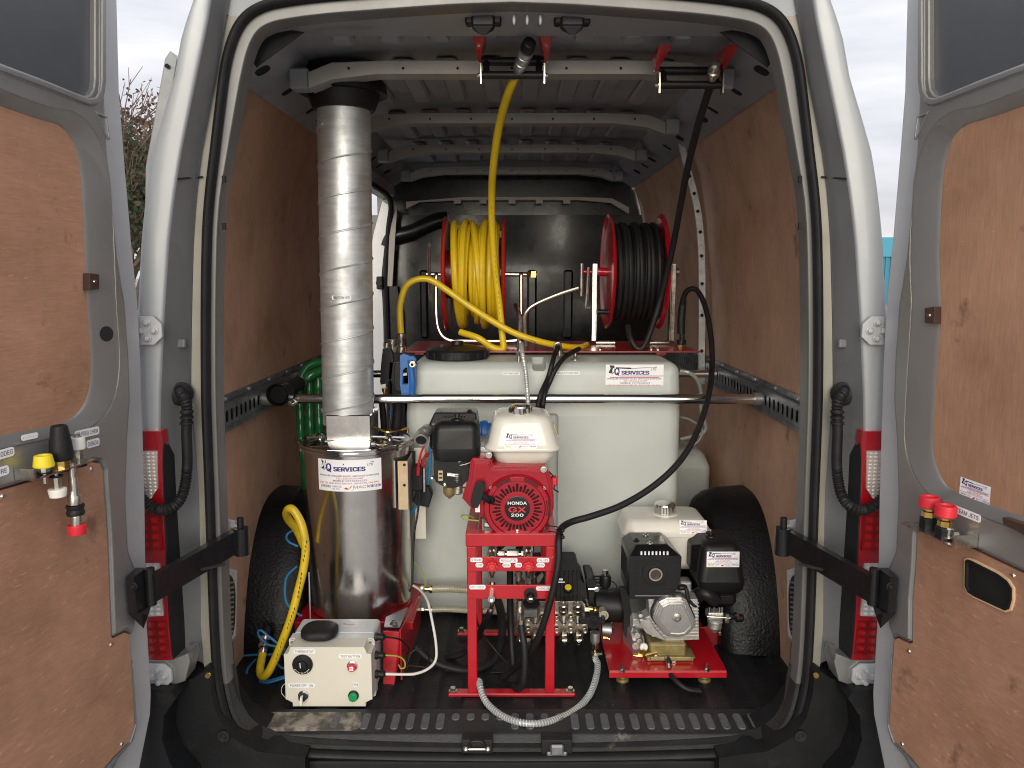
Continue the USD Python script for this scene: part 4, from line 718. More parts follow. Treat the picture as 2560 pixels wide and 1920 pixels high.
# ---- cross poles
def pole(label, y, z, x0, x1, r, sleeve):
    t = thing('steel_pole', label, 'pole', (0, y, z), ); t.add('tube', cyl((x0, y, z), (x1, y, z), r, 24), 'chrome')
    if sleeve: t.add('sleeve', cyl((sleeve, y, z), (x1 - 0.02, y, z), r * 1.06, 24), 'chrome')
    for x, s in ((x0, -1), (x1, 1)): t.add('end_cup', cyl((x - s * 0.03, y, z), (x, y, z), r * 1.35, 20), 'galvanised')
    return t
pole('chromed pole across the front of the white water tank', 0.635, 0.828, -0.868, 0.868, 0.0165, -0.31)
pole('chromed pole across behind the white water tank', 1.255, 0.835, -0.868, 0.868, 0.0165, None)
# ---- red shelf and hose reels
sh = thing('reel_shelf', 'thin red steel shelf over the water tank carrying the hose reels', 'shelf', (0.15, 1.1, 0.955))
SZ = 0.957
sh.add('shelf_plate', cat(ext(Polygon([(-0.42, 0.95), (0.725, 0.95), (0.70, 1.40), (-0.42, 1.40)]), 0.006).apply_translation([0, 0, SZ])), 'red_dark')
for u in (1628, 1645, 1500): p = at(u, 874, 1.0); sh.add('shelf_bolt', bolt((p[0], 1.0, SZ + 0.006), Z_, 0.007, 0.01), 'zinc')
for x in (-0.36, 0.58): sh.add('shelf_foot', box(x - 0.02, x + 0.02, 0.97, 1.19, TZ + 0.0005, SZ, 0.002), 'red_dark')
def reel(name, label, x0, x1, y, z, R, hub):
    t = thing(name, label, 'hose reel', (0.5 * (x0 + x1), y, SZ))
    for x, s in ((x0, -1), (x1, 1)):
        t.add('flange', lathe([(0.03, 0.012), (R * 0.55, 0.010), (R * 0.86, 0.003), (R * 0.94, 0.0), (R, 0.008), (R + 0.003, 0.012), (R, 0.015), (R * 0.94, 0.006), (R * 0.86, 0.008), (R * 0.55, 0.015), (0.03, 0.016)], (x - s * 0.012, y, z), (s, 0, 0), 48), 'red_reel')
    t.add('drum', cyl((x0 + 0.004, y, z), (x1 - 0.004, y, z), hub, 28), 'red_dark'); return t
yA, zA, RA_ = 1.26, 1.255, 0.236
rA = reel('hose_reel', 'red hose reel wound with yellow hose', -0.275, -0.03, yA, zA, RA_, 0.10)
fr = 0.0095
rA.add('reel_frame', tube([V(-0.315, yA, zA), V(-0.318, yA - 0.01, zA - 0.02), V(-0.318, yA - 0.02, zA - 0.18), V(-0.30, yA - 0.03, SZ + 0.05), V(-0.26, yA - 0.03, SZ + 0.022), V(-0.20, yA - 0.03, SZ + 0.02), V(0.0, yA - 0.03, SZ + 0.02), V(0.03, yA - 0.03, SZ + 0.035), V(0.038, yA - 0.03, SZ + 0.08), V(0.038, yA - 0.01, zA - 0.02), V(0.038, yA, zA)], fr, 10), 'zinc')
rA.add('axle', cat(cyl((-0.36, yA, zA), (-0.27, yA, zA), 0.009, 12), cyl((-0.03, yA, zA), (0.06, yA, zA), 0.0095, 12)), 'zinc')
rA.add('lock_rod', tube([V(-0.337, yA - 0.02, zA + 0.115), V(-0.342, yA - 0.02, zA + 0.12), V(-0.345, yA - 0.02, zA + 0.11), V(-0.345, yA - 0.02, zA - 0.085)], 0.006, 8, 4), 'zinc')
rA.add('swivel', cat(hexb((0.06, yA, zA), X_, 0.013, 0.018), box(0.078, 0.102, yA - 0.014, yA + 0.012, zA - 0.014, zA + 0.014, 0.002), lathe([(0.011, 0), (0.011, 0.006), (0.007, 0.006), (0.006, 0.001)], (0.09, yA - 0.014, zA), -Y_, 14)), 'brass')
rA.add('stay_rod', tube(pts([(1296, 880, 1.2), (1300, 800, 1.2), (1294, 775, 1.22), (1288, 762, 1.25)]), 0.009, 10), 'zinc')
yB, zB, RB = 1.26, 1.265, 0.236
rB = reel('hose_reel', 'red hose reel wound with black hose', 0.398, 0.618, yB, zB, RB, 0.10)
def flat_arm(x, s): return cat(box(x - 0.004, x + 0.004, yB - 0.025, yB + 0.012, SZ + 0.02, zB + 0.035, 0.002), box(x - 0.018, x + 0.0, yB - 0.03, yB - 0.0255, SZ + 0.02, zB + 0.035, 0.002) if s < 0 else box(x, x + 0.018, yB - 0.03, yB - 0.0255, SZ + 0.02, zB + 0.035, 0.002), box(min(x, x - s * 0.085), max(x, x - s * 0.085), yB - 0.03, yB + 0.012, SZ + 0.008, SZ + 0.0195, 0.003))
rB.add('reel_arm', flat_arm(0.352, -1), 'zinc'); rB.add('reel_arm', flat_arm(0.665, 1), 'zinc')
rB.add('axle', cat(cyl((0.30, yB, zB), (0.352, yB, zB), 0.009, 12), cyl((0.36, yB, zB), (0.40, yB, zB), 0.018, 16)), 'red_reel')
rB.add('axle', cyl((0.618, yB, zB), (0.70, yB, zB), 0.016, 14), 'galv_dark')
rB.add('crank', cat(tube([V(0.318, yB - 0.03, zB + 0.02), V(0.314, yB - 0.03, zB - 0.10), V(0.311, yB - 0.03, zB - 0.145), V(0.325, yB - 0.03, zB - 0.15)], 0.006, 8, 4), cyl((0.291, yB - 0.02, zB - 0.10), (0.291, yB - 0.02, zB + 0.035), 0.008, 10)), 'zinc')
rB.add('crank_knob', cyl((0.355, yB - 0.045, zB - 0.165), (0.40, yB - 0.045, zB - 0.165), 0.011, 12), 'black_plastic')
rB.add('stay_rod', tube(pts([(1316, 880, 1.2), (1312, 800, 1.2), (1320, 776, 1.2), (1345, 758, 1.2), (1400, 735, 1.2), (1446, 720, 1.2)]), 0.009, 10), 'zinc')
# ---- hoses on the reels
def coil(x0, x1, y, z, R, r, turns, seed, wob):
    q = random.Random(seed); P = []; n = int(turns * 20)
    for i in range(n + 1):
        a = i / 20 * 2 * PI; t = i / n; x = x0 + (x1 - x0) * (t + 0) ; x += wob * math.sin(a * 0.5 + seed) * math.sin(PI * t)
        rr = R + 0.25 * r * math.sin(a * 0.37 + seed); P.append((x, y - rr * math.sin(a), z + rr * math.cos(a)))
    return tube(P, r, 9, 2)
yh = thing('yellow_hose', 'thick yellow hose wound on the left reel, one end up through the ceiling roller', 'hose', (-0.15, yA, SZ))
cy = [coil(-0.225, -0.045, yA, zA, 0.168, 0.0135, 7, 1, 0.004), coil(-0.06, -0.232, yA, zA, 0.196, 0.0135, 6, 3, 0.016), coil(-0.238, -0.055, yA, zA, 0.214, 0.0135, 4.5, 6, 0.03)]
for m in cy: yh.add('hose_coil', m, 'yellow_hose')
yh.add('hose_run', tube(pts([(1150, 830, 1.03), (1195, 845, 1.0), (1230, 868, 1.0), (1257, 872, 0.99), (1256, 840, 0.99), (1248, 760, 0.99), (1238, 680, 0.97), (1231, 590, 0.93), (1229, 500, 0.85), (1233, 420, 0.72), (1245, 330, 0.56), (1262, 260, 0.42), (1282, 205, 0.31), (1296, 180, 0.275)]), 0.0133, 12), 'yellow_hose')
for (u, v, y, n) in ((1232, 520, 0.86, 4), (1240, 640, 0.945, 6), (1249, 730, 0.974, 7)):
    for k in range(n):
        p = at(u - 3 + k * 0.9, v + k * 13, y) + V(0, -0.0132, 0); yh.add('hose_print', box(p[0] - 0.0006, p[0] + 0.0006, p[1] - 0.0006, p[1] + 0.002, p[2] - 0.005, p[2] + 0.005), 'ink_black')
e0 = at(1296, 178, 0.27); ed = unit(at(1322, 112, 0.17) - e0); el = np.linalg.norm(at(1322, 112, 0.17) - e0)
yh.add('hose_end', cat(lathe([(0.015, 0), (0.016, el * 0.16), (0.019, el * 0.18), (0.019, el * 0.34), (0.0145, el * 0.36), (0.0145, el * 0.42), (0.02, el * 0.44), (0.02, el * 0.60), (0.016, el * 0.62), (0.021, el * 0.66), (0.021, el * 0.8)], e0, ed, 14)), 'galvanised')
yh.add('hose_end_cap', lathe([(0.017, 0), (0.02, 0.01), (0.018, 0.03), (0.012, 0.034)], e0 + ed * el * 0.81, ed, 16), 'black_plastic')
y2 = thing('yellow_hose', 'yellow hose arching across in front of the left reel from a steel coupling', 'hose', (0, 0.93, SZ))
y2.add('hose_run', tube(pts([(1003, 838, 0.98), (1000, 790, 0.98), (1002, 755, 0.98), (1014, 718, 0.98), (1036, 701, 0.98), (1062, 697, 0.98), (1085, 704, 0.98), (1118, 726, 0.97), (1180, 770, 0.95), (1240, 808, 0.95), (1290, 834, 0.95), (1350, 854, 0.96), (1410, 866, 0.99), (1450, 868, 1.06), (1466, 862, 1.16)]), 0.0125, 12), 'yellow_hose')
for k in range(9):
    p = at(1268 + k * 8.6, 823 + k * 3.9, 0.955) + V(0, -0.0125, 0.0); y2.add('hose_print', bar(p + V(-0.005, 0, 0.002), p + V(0.005, 0, -0.002), 0.002, 0.002), 'ink_black')
q0 = at(1003, 880, 0.98); y2.add('hose_coupling', cat(lathe([(0.022, 0), (0.022, 0.02), (0.016, 0.024), (0.016, 0.045), (0.019, 0.05), (0.019, 0.07), (0.014, 0.074)], q0, Z_, 14), lathe([(0.013, 0), (0.013, 0.03), (0.017, 0.032), (0.017, 0.048)], q0 + V(-0.035, 0, 0.0), Z_, 12), bar(q0 + V(-0.035, 0, 0.01), q0 + V(0.02, 0, 0.01), 0.02, 0.02)), 'zinc')
kh = thing('black_hose', 'black hose wound on the right reel, one end up through the right ceiling roller', 'hose', (0.5, yB, SZ))
for m in (coil(0.425, 0.60, yB, zB, 0.150, 0.0105, 8, 2, 0.003), coil(0.60, 0.428, yB, zB, 0.172, 0.0105, 8, 4, 0.005), coil(0.425, 0.60, yB, zB, 0.193, 0.0105, 8, 5, 0.008)): kh.add('hose_coil', m, 'black_hose')
kh.add('hose_run', tube(pts([(1570, 815, 1.04), (1578, 850, 1.0), (1595, 872, 0.99), (1612, 862, 0.99), (1634, 805, 0.98), (1657, 726, 0.96), (1681, 622, 0.88), (1700, 520, 0.76), (1717, 430, 0.64), (1742, 325, 0.47), (1763, 255, 0.36), (1779, 205, 0.27)]), 0.0115, 12), 'black_hose')
e0 = at(1781, 196, 0.25); ed = unit(at(1789, 158, 0.19) - e0); kh.add('hose_end', lathe([(0.013, 0), (0.014, 0.016), (0.018, 0.018), (0.018, 0.034), (0.013, 0.036), (0.013, 0.06), (0.008, 0.066)], e0, ed, 14), 'zinc')
# ---- ceiling rollers
def roller(label, ua, ub, vt, vb, y, grp):
    zl = at(0, vb, y)[2]; zu = zl + 0.046; xa, xb = at(ua, vb, y)[0], at(ub, vb, y)[0]
    t = thing('hose_roller', label, 'hose roller', (0.5 * (xa + xb), y, zu), )
    t.add('roller', cyl((xa, y, zl), (xb, y, zl), 0.011, 18), 'black_plastic'); t.add('roller', cyl((xa, y + 0.035, zu), (xb, y + 0.035, zu), 0.012, 18), 'black_plastic')
    for x in (xa + 0.012, xb - 0.012): t.add('roller_guide', cyl((x, y - 0.002, zl), (x, y + 0.033, zu), 0.009, 12), 'black_plastic')
    for x, s in ((xa, -1), (xb, 1)):
        t.add('end_plate', hull([(x + s * d, y + a, zl + b_) for d in (0.001, 0.005) for a, b_ in ((-0.012, -0.025), (0.012, -0.025), (0.018, 0.02), (-0.012, 0.03), (0.05, 0.06), (0.03, 0.075))]), 'zinc')
        for p in ((x + s * 0.005, y, zl), (x + s * 0.005, y + 0.03, zu)): t.add('plate_bolt', bolt(p, (s, 0, 0), 0.006, 0.007), 'zinc')
        t.add('hanger', hull([(x + s * 0.006, y + 0.02, zu - 0.005), (x + s * 0.012, y + 0.02, zu - 0.005), (x + s * 0.006, y + 0.035, zu - 0.005), (x + s * 0.022, y - 0.09, zu + 0.036), (x - s * 0.014, y - 0.09, zu + 0.036), (x + s * 0.02, y + 0.04, zu + 0.04), (x - s * 0.01, y + 0.04, zu + 0.04)]), 'red_paint')
    return t
roller('black hose roller on red hangers with the yellow hose through it', 1205, 1358, 135, 188, 0.27, None)
roller('black hose roller on red hangers with the black hose through it', 1650, 1803, 160, 212, 0.27, None)
# ---- hot box (boiler) and its flue
BX, BY, BR, BZ0, BZ1 = -0.524, 0.545, 0.174, 0.135, 0.705
bo = thing('boiler', 'polished steel cylinder boiler standing behind the ivory control box', 'boiler', (BX, BY, 0))
bo.add('boiler_shell', lathe([(BR, BZ0), (BR, BZ1 - 0.02)], (BX, BY, 0), Z_, 64), 'stainless')
bo.add('lid', lathe([(BR + 0.006, BZ1 - 0.0175), (BR + 0.008, BZ1 - 0.004), (BR + 0.004, BZ1), (BR - 0.02, BZ1 + 0.006), (0.10, BZ1 + 0.016), (0.0, BZ1 + 0.018)], (BX, BY, 0), Z_, 64), 'stainless_lid')
for dz in (-0.012, -0.001): bo.add('rim_band', loft_ring((BX, BY, BZ1 + dz - 0.004), Z_, BR + 0.0125, BR + 0.005, 0.007, 64), 'stainless_lid')
bo.add('lid_seam', tube([V(BX - 0.16, BY - 0.03, BZ1 + 0.012), V(BX, BY - 0.05, BZ1 + 0.02), V(BX + 0.165, BY - 0.03, BZ1 + 0.012)], 0.004, 6), 'stainless_lid')
cb = bo.add('flue_collar', box(BX - 0.083, BX + 0.064, BY - 0.085, BY + 0.06, BZ1 + 0.008, BZ1 + 0.098, 0.003), 'stainless')
cb.add('collar_flange', box(BX - 0.088, BX + 0.069, BY - 0.09, BY + 0.065, BZ1 + 0.004, BZ1 + 0.016, 0.002), 'galv_dark')
bo.add('copper_pipe', tube(pts([(936, 1068, 0.52), (948, 1072, 0.50), (962, 1079, 0.49), (975, 1080, 0.49), (1000, 1076, 0.51), (1018, 1071, 0.55), (1019, 1082, 0.55)]), 0.0035, 8), 'brass')
for u, v in ((800, 1098), (975, 1096)): bo.add('lid_knob', bolt(at(u, v, 0.5) * [1, 1, 0] + V(0, 0, BZ1 + 0.010), Z_, 0.007, 0.01), 'chrome')
p = at(751, 1106, 0.53); bo.add('lid_latch', cat(sphere(p, (0.014, 0.008, 0.006)), cyl(p, p + V(0, 0, -0.03), 0.004, 8)), 'brass')
# sticker wrapped round the shell
a0 = math.asin(np.clip((at(790, 1150, 0.37)[0] - BX) / BR, -1, 1)); zb = at(860, 1229, BY - BR)[2]
sticker(bo, 0.212, None, fn=lambda s, t, h: (BX + (BR + 0.0012 + h * 0.35) * math.sin(a0 + s / BR), BY - (BR + 0.0012 + h * 0.35) * math.cos(a0 + s / BR), zb + t))
aa = math.asin(0.93); br_ = V(BX + BR * math.sin(aa), BY - BR * math.cos(aa), 0)
pA, pB = at(1007, 1152, BY - 0.10), at(1007, 1273, BY - 0.10)
mp_ = bo.add('mounting_strip', box(pA[0] - 0.0165, pA[0] + 0.0165, BY - 0.106, BY - 0.10, pB[2], pA[2], 0.001), 'beige_board')
for v in (1162, 1213): q = at(1011, v, BY - 0.106); mp_.add('strip_hole', cyl(q, q + V(0, -0.0008, 0), 0.0048, 12), 'dark_void')
bo.add('strip_bracket', box(pA[0] - 0.03, pA[0] - 0.024, BY - 0.105, BY - 0.05, pB[2] + 0.005, pA[2] + 0.002, 0.001), 'galv_dark')
bo.add('strip_bracket', box(pA[0] + 0.012, pA[0] + 0.0165, BY - 0.0995, BY + 0.02, pB[2], pA[2], 0.001), 'galv_dark')
bo.add('side_plate', box(pA[0] + 0.017, pA[0] + 0.055, BY + 0.05, BY + 0.056, at(0, 1360, BY)[2], at(0, 1128, BY)[2], 0.001), 'cream')
# red base
bs = bo.add('base', cat(box(BX - 0.19, BX + 0.20, BY - 0.16, BY + 0.19, 0.10, 0.128, 0.002), box(BX - 0.19, BX - 0.182, BY - 0.16, BY + 0.19, 0.003, 0.0995, 0.002)), 'red_paint')
q = [at(969, 1578, 0.24), at(998, 1580, 0.24), at(1000, 1640, 0.24), at(985, 1716, 0.225), at(958, 1716, 0.225), at(958, 1580, 0.24)]
bs.add('base_leg', hull([p + V(0, d, 0) for p in q for d in (0, 0.006)]), 'red_paint', smooth=False)
q = [at(998, 1575, 0.248), at(1048, 1490, 0.60), at(1048, 1560, 0.60), at(1030, 1610, 0.50), at(1002, 1700, 0.24)]
bs.add('base_gusset', hull([p + V(d, 0, 0) for p in q for d in (0, 0.005)]), 'red_paint', smooth=False)
bs.add('clamp_plate', hull(pts([(960, 1570, 0.32), (1000, 1570, 0.30), (1020, 1520, 0.40), (965, 1545, 0.36)]) + [p + V(0, 0, 0.004) for p in pts([(960, 1570, 0.32), (1000, 1570, 0.30), (1020, 1520, 0.40), (965, 1545, 0.36)])]), 'galvanised'); bs.add('clamp_bolt', bolt(at(984, 1562, 0.31) + V(0, 0, 0.003), Z_, 0.008, 0.008), 'zinc')
bo.add('side_rod', cyl(at(772, 1430, 0.42), at(776, 1560, 0.38), 0.003, 8), 'galvanised')
# flue
fA, fB = V(-0.550, 0.545, 0.760), V(-0.534, 0.545, 1.80); fd = unit(fB - fA); FR = 0.0845
fu = thing('flue_pipe', 'tall galvanised spiral flue pipe rising from the boiler to the roof', 'flue pipe', fA)
fu.add('pipe', lathe([(FR, 0), (FR, np.linalg.norm(fB - fA)), (FR - 0.002, np.linalg.norm(fB - fA)), (FR - 0.002, 0), (FR, 0)], fA, fd, 48), 'duct_steel', smooth=60)
fa, fb_, _ = basis(fd)
hel = []; pitch = 0.1135; L = 1.02
for i in range(int(L / pitch * 40)):
    h = i / 40 * pitch + 0.0; th = 2 * PI * h / pitch + 1.2
    if h < 0.012 or h > 0.96: continue
    hel.append(fA + fd * h + (FR + 0.0005) * (math.cos(th) * unit(X_ - fd * fd[0]) + math.sin(th) * np.cross(fd, unit(X_ - fd * fd[0]))))
fu.add('spiral_seam', tube(hel[::-1], 0.0032, 6, sp=False), 'duct_steel')
for s in (-1, 1): p = fA + fd * 0.045 + V(s * FR, -0.0, 0); fu.add('flue_screw', bolt(p, (s, 0, 0), 0.008, 0.011), 'chrome')
lz = at(858, 744, 0.46)
tape(fu, 'CAUTION HOT', 0.062, 0.014, None, fn=lambda s, t, h: (fA[0] + (fd[0] / fd[2]) * (lz[2] - fA[2]) + (FR + 0.0008 + h) * math.sin(s / FR - 0.36), 0.545 - (FR + 0.0008 + h) * math.cos(s / FR - 0.36), lz[2] - 0.007 + t))
fu.add('roof_collar', lathe([(0.138, 1.06), (0.134, 1.09), (0.10, 1.13)], fA - fd * 0.0, fd, 36), 'black_rubber')
fu.add('roof_boot', lathe([(FR + 0.003, 1.01), (0.096, 1.012), (0.112, 1.05), (0.118, 1.14)], fA, fd, 36), 'black_rubber')
# ---- control box
cx0, cx1, cyf, cym, cyb = -0.662, -0.408, 0.095, 0.185, 0.275; CZ = 0.189
co = thing('control_box', 'ivory electrical control box with thermostat dial on the sill, left of the red stand', 'control box', (0.5 * (cx0 + cx1), 0.18, 0))
no = 0.020
fp = Polygon([(cx0 + no, 0.004), (cx1 - no, 0.004), (cx1 - no, 0.016), (cx1 - 0.006, 0.024), (cx1, 0.026), (cx1, CZ - 0.022), (cx1 - 0.012, CZ - 0.020), (cx1 - 0.020, CZ), (cx0 + 0.020, CZ), (cx0 + 0.012, CZ - 0.020), (cx0, CZ - 0.022), (cx0, 0.026), (cx0 + 0.006, 0.024), (cx0 + no, 0.016)])
co.add('front_panel', pxz(fp.buffer(-0.0004), cyf, cyf + 0.055), 'ivory_box', smooth=False)
co.add('box_lid', pxz(rrect(cx0, cx1, 0.003, CZ - 0.001, 0.006, 3), cyf + 0.0555, cym), 'grey_box')
co.add('box_base', pxz(rrect(cx0 + 0.004, cx1 - 0.004, 0.0035, CZ + 0.001, 0.012, 4), cym + 0.002, cyb), 'grey_box')
for x in (cx0 + 0.011, cx1 - 0.011): co.add('lid_screw', lathe([(0.0075, 0), (0.0075, 0.004), (0.004, 0.004), (0.003, 0.002)], (x, cyf + 0.053, CZ - 0.010), -Y_, 16), 'ivory_box'); co.add('screw_slot', cyl((x, cyf + 0.048, CZ - 0.010), (x, cyf + 0.0455, CZ - 0.010), 0.0042, 12), 'galv_dark')
def cp(u, v): return at(u, v, cyf)
pt = cp(757, 1660); dl = co.add('thermostat_dial', lathe([(0.0295, 0), (0.0295, 0.006), (0.027, 0.009), (0.016, 0.010), (0.0155, 0.017), (0.0, 0.018)], pt + V(0, 0, 0), -Y_, 36), 'black_plastic')
for k in range(12):
    a = math.radians(-150 + 120 / 11 * k); d = V(math.cos(a), 0, math.sin(a)); dl.add('dial_mark', bar(pt + d * 0.021 + V(0, -0.0108, 0), pt + d * (0.0255 if k % 3 == 0 else 0.0238) + V(0, -0.0102, 0), 0.0016, 0.001, (0, -1, 0)), 'ink_white', smooth=False)
dl.add('dial_pointer', bar(pt + V(-0.002, -0.0188, -0.003), pt + V(-0.003, -0.0188, 0.013), 0.002, 0.001, (0, -1, 0)), 'ink_white', smooth=False)
pb = cp(881, 1663); bt = co.add('test_button', lathe([(0.0155, 0), (0.015, 0.005), (0.012, 0.007)], pb, -Y_, 24), 'chrome'); bt.add('button_cap', lathe([(0.0115, 0.0), (0.0115, 0.009), (0.010, 0.011), (0, 0.011)], pb + V(0, -0.006, -0.002), -Y_, 24), 'red_rubber'); bt.add('button_mark', cat(box(pb[0] - 0.006, pb[0] + 0.006, pb[1] - 0.0185, pb[1] - 0.0172, pb[2] - 0.0085, pb[2] + 0.0045, 0.0004)), 'ink_white'); bt.add('button_symbol', loft_ring(pb + V(0.0, -0.0186, -0.002), -Y_, 0.0036, 0.0026, 0.0004, 16), 'ink_red')
pg = cp(884, 1738); gb = co.add('on_lamp', lathe([(0.0155, 0), (0.0155, 0.004), (0.013, 0.005)], pg, -Y_, 24), 'black_plastic'); gb.add('lamp_lens', lathe([(0.0125, 0.0), (0.0125, 0.010), (0.0105, 0.0125), (0, 0.013)], pg + V(0, -0.004, -0.001), -Y_, 28), 'green_button')
pw = cp(759, 1737); sw = co.add('power_switch', lathe([(0.0155, 0), (0.015, 0.005), (0.0125, 0.007)], pw, -Y_, 24), 'chrome'); sw.add('switch_body', lathe([(0.0115, 0.0), (0.011, 0.012), (0, 0.0125)], pw + V(0, -0.006, -0.001), -Y_, 24), 'black_plastic'); sw.add('switch_lever', hull([pw + V(a, b_, c) for a, b_, c in ((-0.004, -0.017, 0.007), (0.004, -0.017, 0.009), (-0.006, -0.019, -0.018), (0.002, -0.019, -0.019), (-0.003, -0.028, 0.006), (0.003, -0.028, 0.007), (-0.005, -0.027, -0.017), (0.001, -0.027, -0.018))]), 'white_rubber')
for tx, u0, u1, v0, v1 in (('THERMOSTAT', 734, 788, 1623, 1634), ('TEST BUTTON', 847, 904, 1635, 1646), ('POWER OFF  ON', 721, 787, 1708, 1719), ('ON', 880, 896, 1706, 1716)): ftape(co, tx, u0, u1, v0, v1, cyf - 0.0002)
for v, y in ((1592, 0.16), (1638, 0.155), (1685, 0.15)):
    z = at(965, v, y)[2]; g = co.add('cable_gland', cat(hexb((cx1 - 0.001, y, z), X_, 0.0125, 0.010), lathe([(0.0105, 0), (0.0105, 0.016), (0.006, 0.022)], (cx1 + 0.009, y, z), X_, 14)), 'black_plastic')
co.add('panel_wire', tube(pts([(716, 1706, 0.11), (706, 1716, 0.11), (704, 1732, 0.11), (716, 1746, 0.11)]), 0.0012, 6), 'ivory_box')
q = at(865, 1553, 0.24); sticker(co, 0.05, V(q[0] - 0.012, 0.222, CZ + 0.0012), X_, Y_, Z_)
pk = solo('earphone_case', None or rr_loft([(CZ + 0.0015, -0.618, -0.528, 0.125, 0.205, 0.03), (CZ + 0.008, -0.626, -0.520, 0.117, 0.213, 0.038), (CZ + 0.022, -0.626, -0.520, 0.117, 0.213, 0.038), (CZ + 0.030, -0.618, -0.528, 0.125, 0.205, 0.034), (CZ + 0.033, -0.60, -0.546, 0.143, 0.187, 0.02)], 8), 'black_matt', 'matt black rounded square case lying on top of the ivory control box', 'case', smooth=60)
# ---- cables from the control box
solo('white_cable', tube([V(cx1 + 0.03, 0.15, at(0, 1685, 0.15)[2])] + pts([(1010, 1686, 0.16), (1040, 1684, 0.17), (1070, 1672, 0.19), (1089, 1650, 0.21), (1090, 1610, 0.23), (1080, 1550, 0.27), (1068, 1500, 0.32), (1050, 1475, 0.40), (1030, 1462, 0.46)]), 0.0042, 10), 'white_cable', 'white mains cable looping from the control box up past the boiler', 'cable')
solo('black_cable', tube([V(cx1 + 0.03, 0.16, at(0, 1592, 0.16)[2])] + pts([(995, 1597, 0.18), (1012, 1608, 0.21), (1022, 1625, 0.24), (1015, 1640, 0.22), (1020, 1665, 0.2), (1015, 1690, 0.2), (1040, 1690, 0.22), (1065, 1670, 0.24), (1072, 1640, 0.24), (1055, 1622, 0.22), (1030, 1630, 0.21), (1018, 1660, 0.2)]), 0.0028, 8), 'black_plastic', 'thin black cable curling in a loop right of the control box', 'cable')
solo('earth_wire', tube([V(cx1 + 0.03, 0.155, at(0, 1638, 0.155)[2])] + pts([(990, 1640, 0.17), (1004, 1645, 0.18), (1012, 1655, 0.18), (1012, 1668, 0.18), (1002, 1671, 0.18), (997, 1662, 0.19)]), 0.0022, 8), 'lime_wire', 'short green and yellow earth wire out of the middle gland of the control box', 'wire')
solo('earth_wire', tube(pts([(1025, 1402, 0.60), (1046, 1415, 0.6), (1060, 1440, 0.6), (1063, 1465, 0.58), (1052, 1480, 0.55)]), 0.0022, 8), 'lime_wire', 'thin yellow green wire in an arc against the tank beside the boiler', 'wire')
# ---- relay box, plug and wires beside the boiler
rl = thing('relay_box', 'black relay box with red leads beside the boiler', 'relay box', at(1042, 1190, 0.56))
a, b_ = at(1021, 1228, 0.54), at(1056, 1168, 0.54); rl.add('box_body', box(a[0], b_[0], 0.54, 0.60, a[2], b_[2], 0.003), 'black_matt')
a, b_ = at(1056, 1232, 0.55), at(1064, 1170, 0.55); rl.add('box_cover', box(a[0] + 0.0005, b_[0], 0.55, 0.60, a[2], b_[2], 0.003), 'galv_dark')
q = pts([(1020, 1128, 0.57), (1038, 1128, 0.57), (1038, 1162, 0.57), (1020, 1148, 0.57)]); rl.add('bracket', hull([p + V(0, d, 0) for p in q for d in (0, 0.004)]), 'black_matt')
for L_ in ([(1045, 1186, 0.535), (1046, 1165, 0.535), (1052, 1135, 0.54), (1063, 1106, 0.55), (1062, 1101, 0.56), (1050, 1100, 0.58), (1026, 1101, 0.60)], [(1056, 1172, 0.56), (1058, 1150, 0.56), (1066, 1136, 0.57), (1080, 1130, 0.6), (1095, 1122, 0.62)], [(1038, 1142, 0.62), (1060, 1142, 0.62), (1075, 1137, 0.62)]):
    rl.add('lead', tube(pts(L_), 0.0038, 8), 'red_wire')
for u, v, y in ((1045, 1178, 0.533), (1056, 1158, 0.558)): rl.add('lead_boot', cyl(at(u, v + 10, y), at(u + 1, v - 10, y), 0.0062, 10), 'red_wire')
pl = thing('mains_plug', 'black moulded plug hanging on a blue cable between boiler and engine', 'plug', at(1062, 1240, 0.58))
q = pts([(1040, 1222, 0.57), (1072, 1213, 0.57), (1082, 1236, 0.57), (1072, 1269, 0.57), (1040, 1262, 0.57), (1032, 1252, 0.57), (1048, 1238, 0.57)]); pl.add('plug_body', hull([p + V(0, d, 0) for p in q for d in (0, 0.03)] + [p * 0.9 + np.mean(q, 0) * 0.1 + V(0, -0.006, 0) for p in q]), 'black_plastic')
pl.add('cable', tube(pts([(1070, 1212, 0.58), (1074, 1180, 0.58), (1076, 1150, 0.58), (1075, 1115, 0.6), (1080, 1095, 0.62)]), 0.0048, 8), 'blue_cable'); pl.add('cable', tube(pts([(1042, 1262, 0.585), (1030, 1280, 0.585), (1020, 1292, 0.59)]), 0.0048, 8), 'blue_cable')
solo('black_cable', tube(pts([(1050, 1226, 0.53), (1048, 1250, 0.52), (1043, 1290, 0.50), (1036, 1330, 0.49), (1033, 1380, 0.48), (1031, 1430, 0.46), (1030, 1462, 0.45), (1024, 1480, 0.44)]), 0.0036, 8), 'black_plastic', 'thin black cable hanging straight down beside the boiler from the relay box', 'cable')
